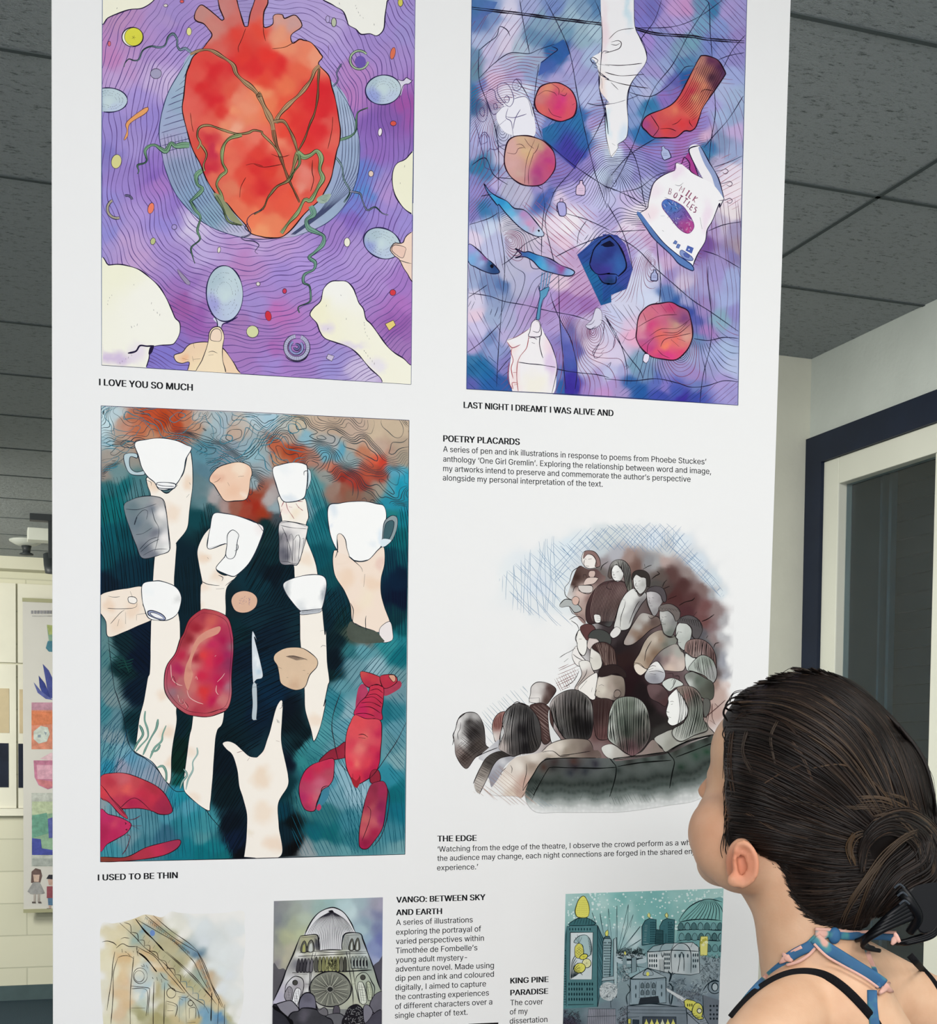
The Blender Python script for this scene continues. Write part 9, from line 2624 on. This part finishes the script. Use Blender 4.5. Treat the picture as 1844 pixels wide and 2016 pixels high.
# the far side: locks follow the mass from the hairline round to the bun
cen=np.array(PX(1620,1560,0))
bunc=np.array(PX(1775,1690,0))
for k in range(420):
    st=np.array(PX(hr.uniform(1440,1600),hr.uniform(1370,1760),hr.uniform(60,190)))
    q=[]
    for t in np.linspace(0,.92,18):
        x=st*(1-t)+bunc*t
        d=x-cen
        x=cen+d/np.linalg.norm(d)*0.16
        h=bvh_hair.find_nearest(Vector(x))
        q.append(np.array(h[0]+h[1]*m(hr.uniform(1,2.5))))
    q=np.array(q)
    for _ in range(3):
        q[1:-1]=(q[:-2]+2*q[1:-1]+q[2:])/4
    H.tube(q,m(hr.uniform(1.2,3)),m(1.2),browns[int(hr.integers(len(browns)))])
# visible wavy locks and curls at the front
for pts,r,col in (([(1445,1420),(1462,1402),(1500,1400),(1540,1418),(1570,1450)],3,'2c1f18'),([(1530,1420),(1516,1450),(1522,1490),(1530,1530)],2.2,'40342b'),([(1470,1440),(1462,1480),(1480,1520)],3,'3a3029'),
                    ([(1440,1440),(1434,1500),(1442,1560)],3.5,'3c2c22'),([(1500,1545),(1540,1520),(1580,1505)],1.4,'4c3a2e'),([(1556,1460),(1580,1490),(1600,1540)],2,'4a3a30'),([(1660,1395),(1720,1450),(1770,1530),(1790,1600)],2.5,'4a3a2e'),
                    ([(1620,1370),(1700,1430),(1740,1500),(1765,1590)],2.2,'4c3c30'),([(1560,1600),(1640,1630),(1700,1650)],2.5,'44342a'),([(1540,1570),(1620,1590),(1690,1590),(1740,1600)],2.5,'42352a'),([(1600,1510),(1660,1505),(1720,1540),(1770,1600)],2,'4c3b2c'),
                    ([(1690,1575),(1730,1572),(1775,1590),(1815,1620)],4,'4c3c2e'),([(1680,1590),(1730,1588),(1780,1604)],3,'42352a'),([(1745,1560),(1790,1575),(1822,1610)],3,'483a2d'),([(1470,1600),(1540,1640),(1600,1650)],1.6,'4c3a2c'),([(1560,1700),(1640,1720),(1700,1700)],1.5,'3c2c22')):
    for q in range(5):
        H.tube(lay(np.array(pts,float)+hr.uniform(-r*1.3,r*1.3,2)+hr.uniform(-1.5,1.5,(len(pts),2)),5,bvh_hair,8),m(r*.42),m(r*.2),col)
for pts,r in (([(1432,1420,-10),(1424,1404,-30),(1432,1388,-44),(1452,1384,-30),(1462,1398,-10),(1448,1410,0)],2.6),([(1440,1400,0),(1428,1392,-30),(1438,1376,-40),(1462,1372,-20),(1482,1384,10)],2.4),([(1436,1384,-10),(1444,1366,-20),(1468,1362,-10),(1492,1372,20)],1.2),
               ([(1430,1386,-10),(1446,1362,-26),(1476,1360,-10),(1504,1372,20)],1.0),([(1428,1430,-20),(1422,1446,-30),(1430,1462,-30)],1.8),([(1560,1322,0),(1580,1316,0),(1610,1326,0)],.8),([(1530,1332,10),(1560,1314,10),(1590,1322,10)],.7),([(1488,1368,10),(1500,1346,10),(1526,1334,10)],2),([(1600,1326,0),(1640,1340,0),(1690,1368,0)],.8),
               ([(1822,1520,0),(1838,1560,0),(1843,1600,0)],.7),([(1812,1490,0),(1836,1530,0),(1842,1580,0)],.6),([(1424,1640,-60),(1418,1670,-62),(1422,1690,-62)],1.2),([(1432,1640,-70),(1428,1668,-70),(1430,1684,-70)],1.6)):
    H.tube(curve3(np.array([PX(*q) for q in pts])),m(r),m(r*.5),'120c0b')
edge_=curve(np.array([(1494,1662),(1504,1670),(1524,1690),(1544,1722),(1556,1756),(1576,1790),(1598,1812),(1640,1826),(1690,1832)],float),False,2)
bvh_all=BVHTree.FromPolygons([Vector(c) for c in co]+[Vector(c) for c in hv],[tuple(p.vertices) for p in me_skin.polygons]+[tuple(i+len(co) for i in q) for q in hf])
for k in range(330):
    s_=edge_[int(hr.integers(len(edge_)))]+hr.uniform(-7,5,2)
    u=hr.uniform(.5,1.0)
    tgt=np.array([1735.0,1705.0])+hr.uniform(-14,14,2)
    i0=int(np.argmin(((edge_-s_)**2).sum(1)))
    e1,e2=edge_[min(i0+9,len(edge_)-1)],edge_[min(i0+22,len(edge_)-1)]
    inn=np.array([hr.uniform(3,9),hr.uniform(-9,-3)])
    H.tube(lay([s_,e1+inn*.6,e2+inn*2.2,e2+(tgt-e2)*u],hr.uniform(1,3),bvh_all,10),m(hr.uniform(.4,1.1)),m(hr.uniform(.8,2)),browns[int(hr.integers(len(browns)))])
for k in range(60):
    x0,y0=hr.uniform(1425,1434),hr.uniform(1440,1650)
    H.tube(lay([(x0+10,y0-16),(x0-1,y0),(x0+hr.uniform(-6,3),y0+hr.uniform(16,44))],2,bvh_all,4),m(.9),m(.4),browns[int(hr.integers(len(browns)))])
H.build('hair')

# ---- the bun: coiled locks
N=Locks()
N.mass(bv,bf,'140e0c')
bg_=[[(1700,1640),(1740,1602),(1800,1596),(1850,1640),(1868,1710)],[(1690,1690),(1706,1640),(1760,1612),(1820,1640),(1840,1700)],[(1700,1720),(1706,1670),(1750,1640),(1800,1670),(1806,1730)],
       [(1800,1620),(1790,1660),(1745,1700),(1710,1760),(1690,1800)],[(1830,1660),(1820,1700),(1770,1730),(1730,1780),(1716,1804)],[(1860,1690),(1850,1740),(1800,1770),(1760,1800),(1740,1806)]]
gb_=np.array([np.stack([np.interp(np.linspace(0,1,26),np.linspace(0,1,len(curve(np.array(g_,float),False,4))),curve(np.array(g_,float),False,4)[:,k]) for k in (0,1)],1) for g_ in bg_])
for k in range(330):
    i=int(hr.choice([0,1,3,4]))
    w_=hr.uniform(0,1)
    p=gb_[i]*(1-w_)+gb_[i+1]*w_
    p=p+hr.uniform(-4,4,2)+np.stack([np.sin(np.linspace(0,5,26)+k),np.cos(np.linspace(0,4,26)+k*2)],1)*hr.uniform(0,3)
    col=browns[int(hr.integers(len(browns)))]
    if hr.random()<(.2 if i==0 else .06):
        col=['3e3026','48392c','524234'][int(hr.integers(3))]
    N.tube(lay(p,hr.uniform(1,9),bvh_hair,40),m(hr.uniform(1.2,4)),m(hr.uniform(.8,2.5)),col)
for pts,r,col in (([(1812,1636),(1780,1650),(1738,1690),(1700,1740),(1668,1790),(1656,1820)],5,'42352a'),([(1790,1640),(1740,1680),(1704,1730),(1670,1780)],3,'4a3c2f'),([(1676,1690),(1672,1668),(1684,1645),(1700,1640)],4,'4a3c2f'),([(1680,1640),(1668,1664),(1680,1700)],4,'4a3826'),
                    ([(1720,1612),(1760,1606),(1800,1640),(1812,1680)],4,'42352a'),([(1740,1690),(1712,1740),(1690,1800),(1680,1830)],3,'3c2e22'),([(1830,1640),(1840,1690),(1836,1730)],3,'42352a')):
    for q in range(6):
        N.tube(lay(np.array(pts,float)+hr.uniform(-r*1.3,r*1.3,2)+hr.uniform(-1.5,1.5,(len(pts),2)),9,bvh_hair,8),m(r*.4),m(r*.22),col)
N.build('hair_bun')

# ---- claw clip holding the bun
m_clip=material('black_clip_plastic','07090e',0.42,0.25,20,0.1)
K_=[]
def pole(pts,r0,r1):
    p=curve3(np.array([PX(*q) for q in pts]))
    n=len(p)
    t=np.gradient(p,axis=0)
    t /= np.linalg.norm(t,axis=1)[:,None]
    vw=p-np.array(CAM)
    vw /= np.linalg.norm(vw,axis=1)[:,None]
    s=np.cross(t,vw)
    s /= np.linalg.norm(s,axis=1)[:,None]
    u=np.cross(s,t)
    v,f=[],[]
    for i in range(n):
        r=m(r0+(r1-r0)*i/(n-1))
        for k in range(8):
            a=2*math.pi*k/8
            v.append(tuple(p[i]+r*(math.cos(a)*s[i]+.7*math.sin(a)*u[i])))
    for i in range(n-1):
        for k in range(8):
            k2=(k+1)%8
            f.append((i*8+k,i*8+k2,(i+1)*8+k2,(i+1)*8+k))
    f.append(tuple(range(7,-1,-1)))
    f.append(tuple(range((n-1)*8,n*8)))
    return v,f
geos=[pole([(1796,1768+9*k,-120),(1752-6*k,1800+9*k,-128),(1706-2*k,1842+5*k,-104),(1684+12*k,1852+5*k,-70)],7,4) for k in range(5)]
geos+=[pole([(1846,1790+8*k,-60),(1838,1830+5*k,-70),(1790,1850+3*k,-70),(1752+10*k,1858,-60)],6,4) for k in range(3)]
geos.append(pole([(1772,1752,-112),(1790,1775,-124),(1806,1806,-118),(1790,1836,-100)],12,9))
jaw=joinbm('hair_claw_clip',geos,m_clip)
jaw.data.polygons.foreach_set('use_smooth',[True]*len(jaw.data.polygons))
jaw['label']='black plastic claw clip'
keep(jaw,woman)
fin=[(1790,1752),(1830,1738),(1862,1742),(1880,1770),(1862,1800),(1840,1826),(1818,1840),(1802,1824),(1796,1790)]
fr=[PX(x,y,-112) for x,y in curve(np.array(fin,float),True,8)]
bk=[PX(x,y,-92) for x,y in curve(np.array(fin,float),True,8)]
v,f=prism(fr,bk)
h_=keep(joinbm('clip_handle',[(v,f)],m_clip,None,0.002),jaw)
h_.parent=jaw
h_.matrix_parent_inverse=Matrix.Identity(4)
for x,y in ((1770,1748),(1776,1764),(1780,1780)):  # paler rings stand in for the highlights on the clip
    rg=[pole([(x-10,y,-138),(x,y-7,-140),(x+10,y,-136)],2.2,2.2)]
    r_=joinbm('highlight_ring',rg,material('clip_highlight','3a4048',0.15,0.7,20,0.05))
    r_.parent=jaw
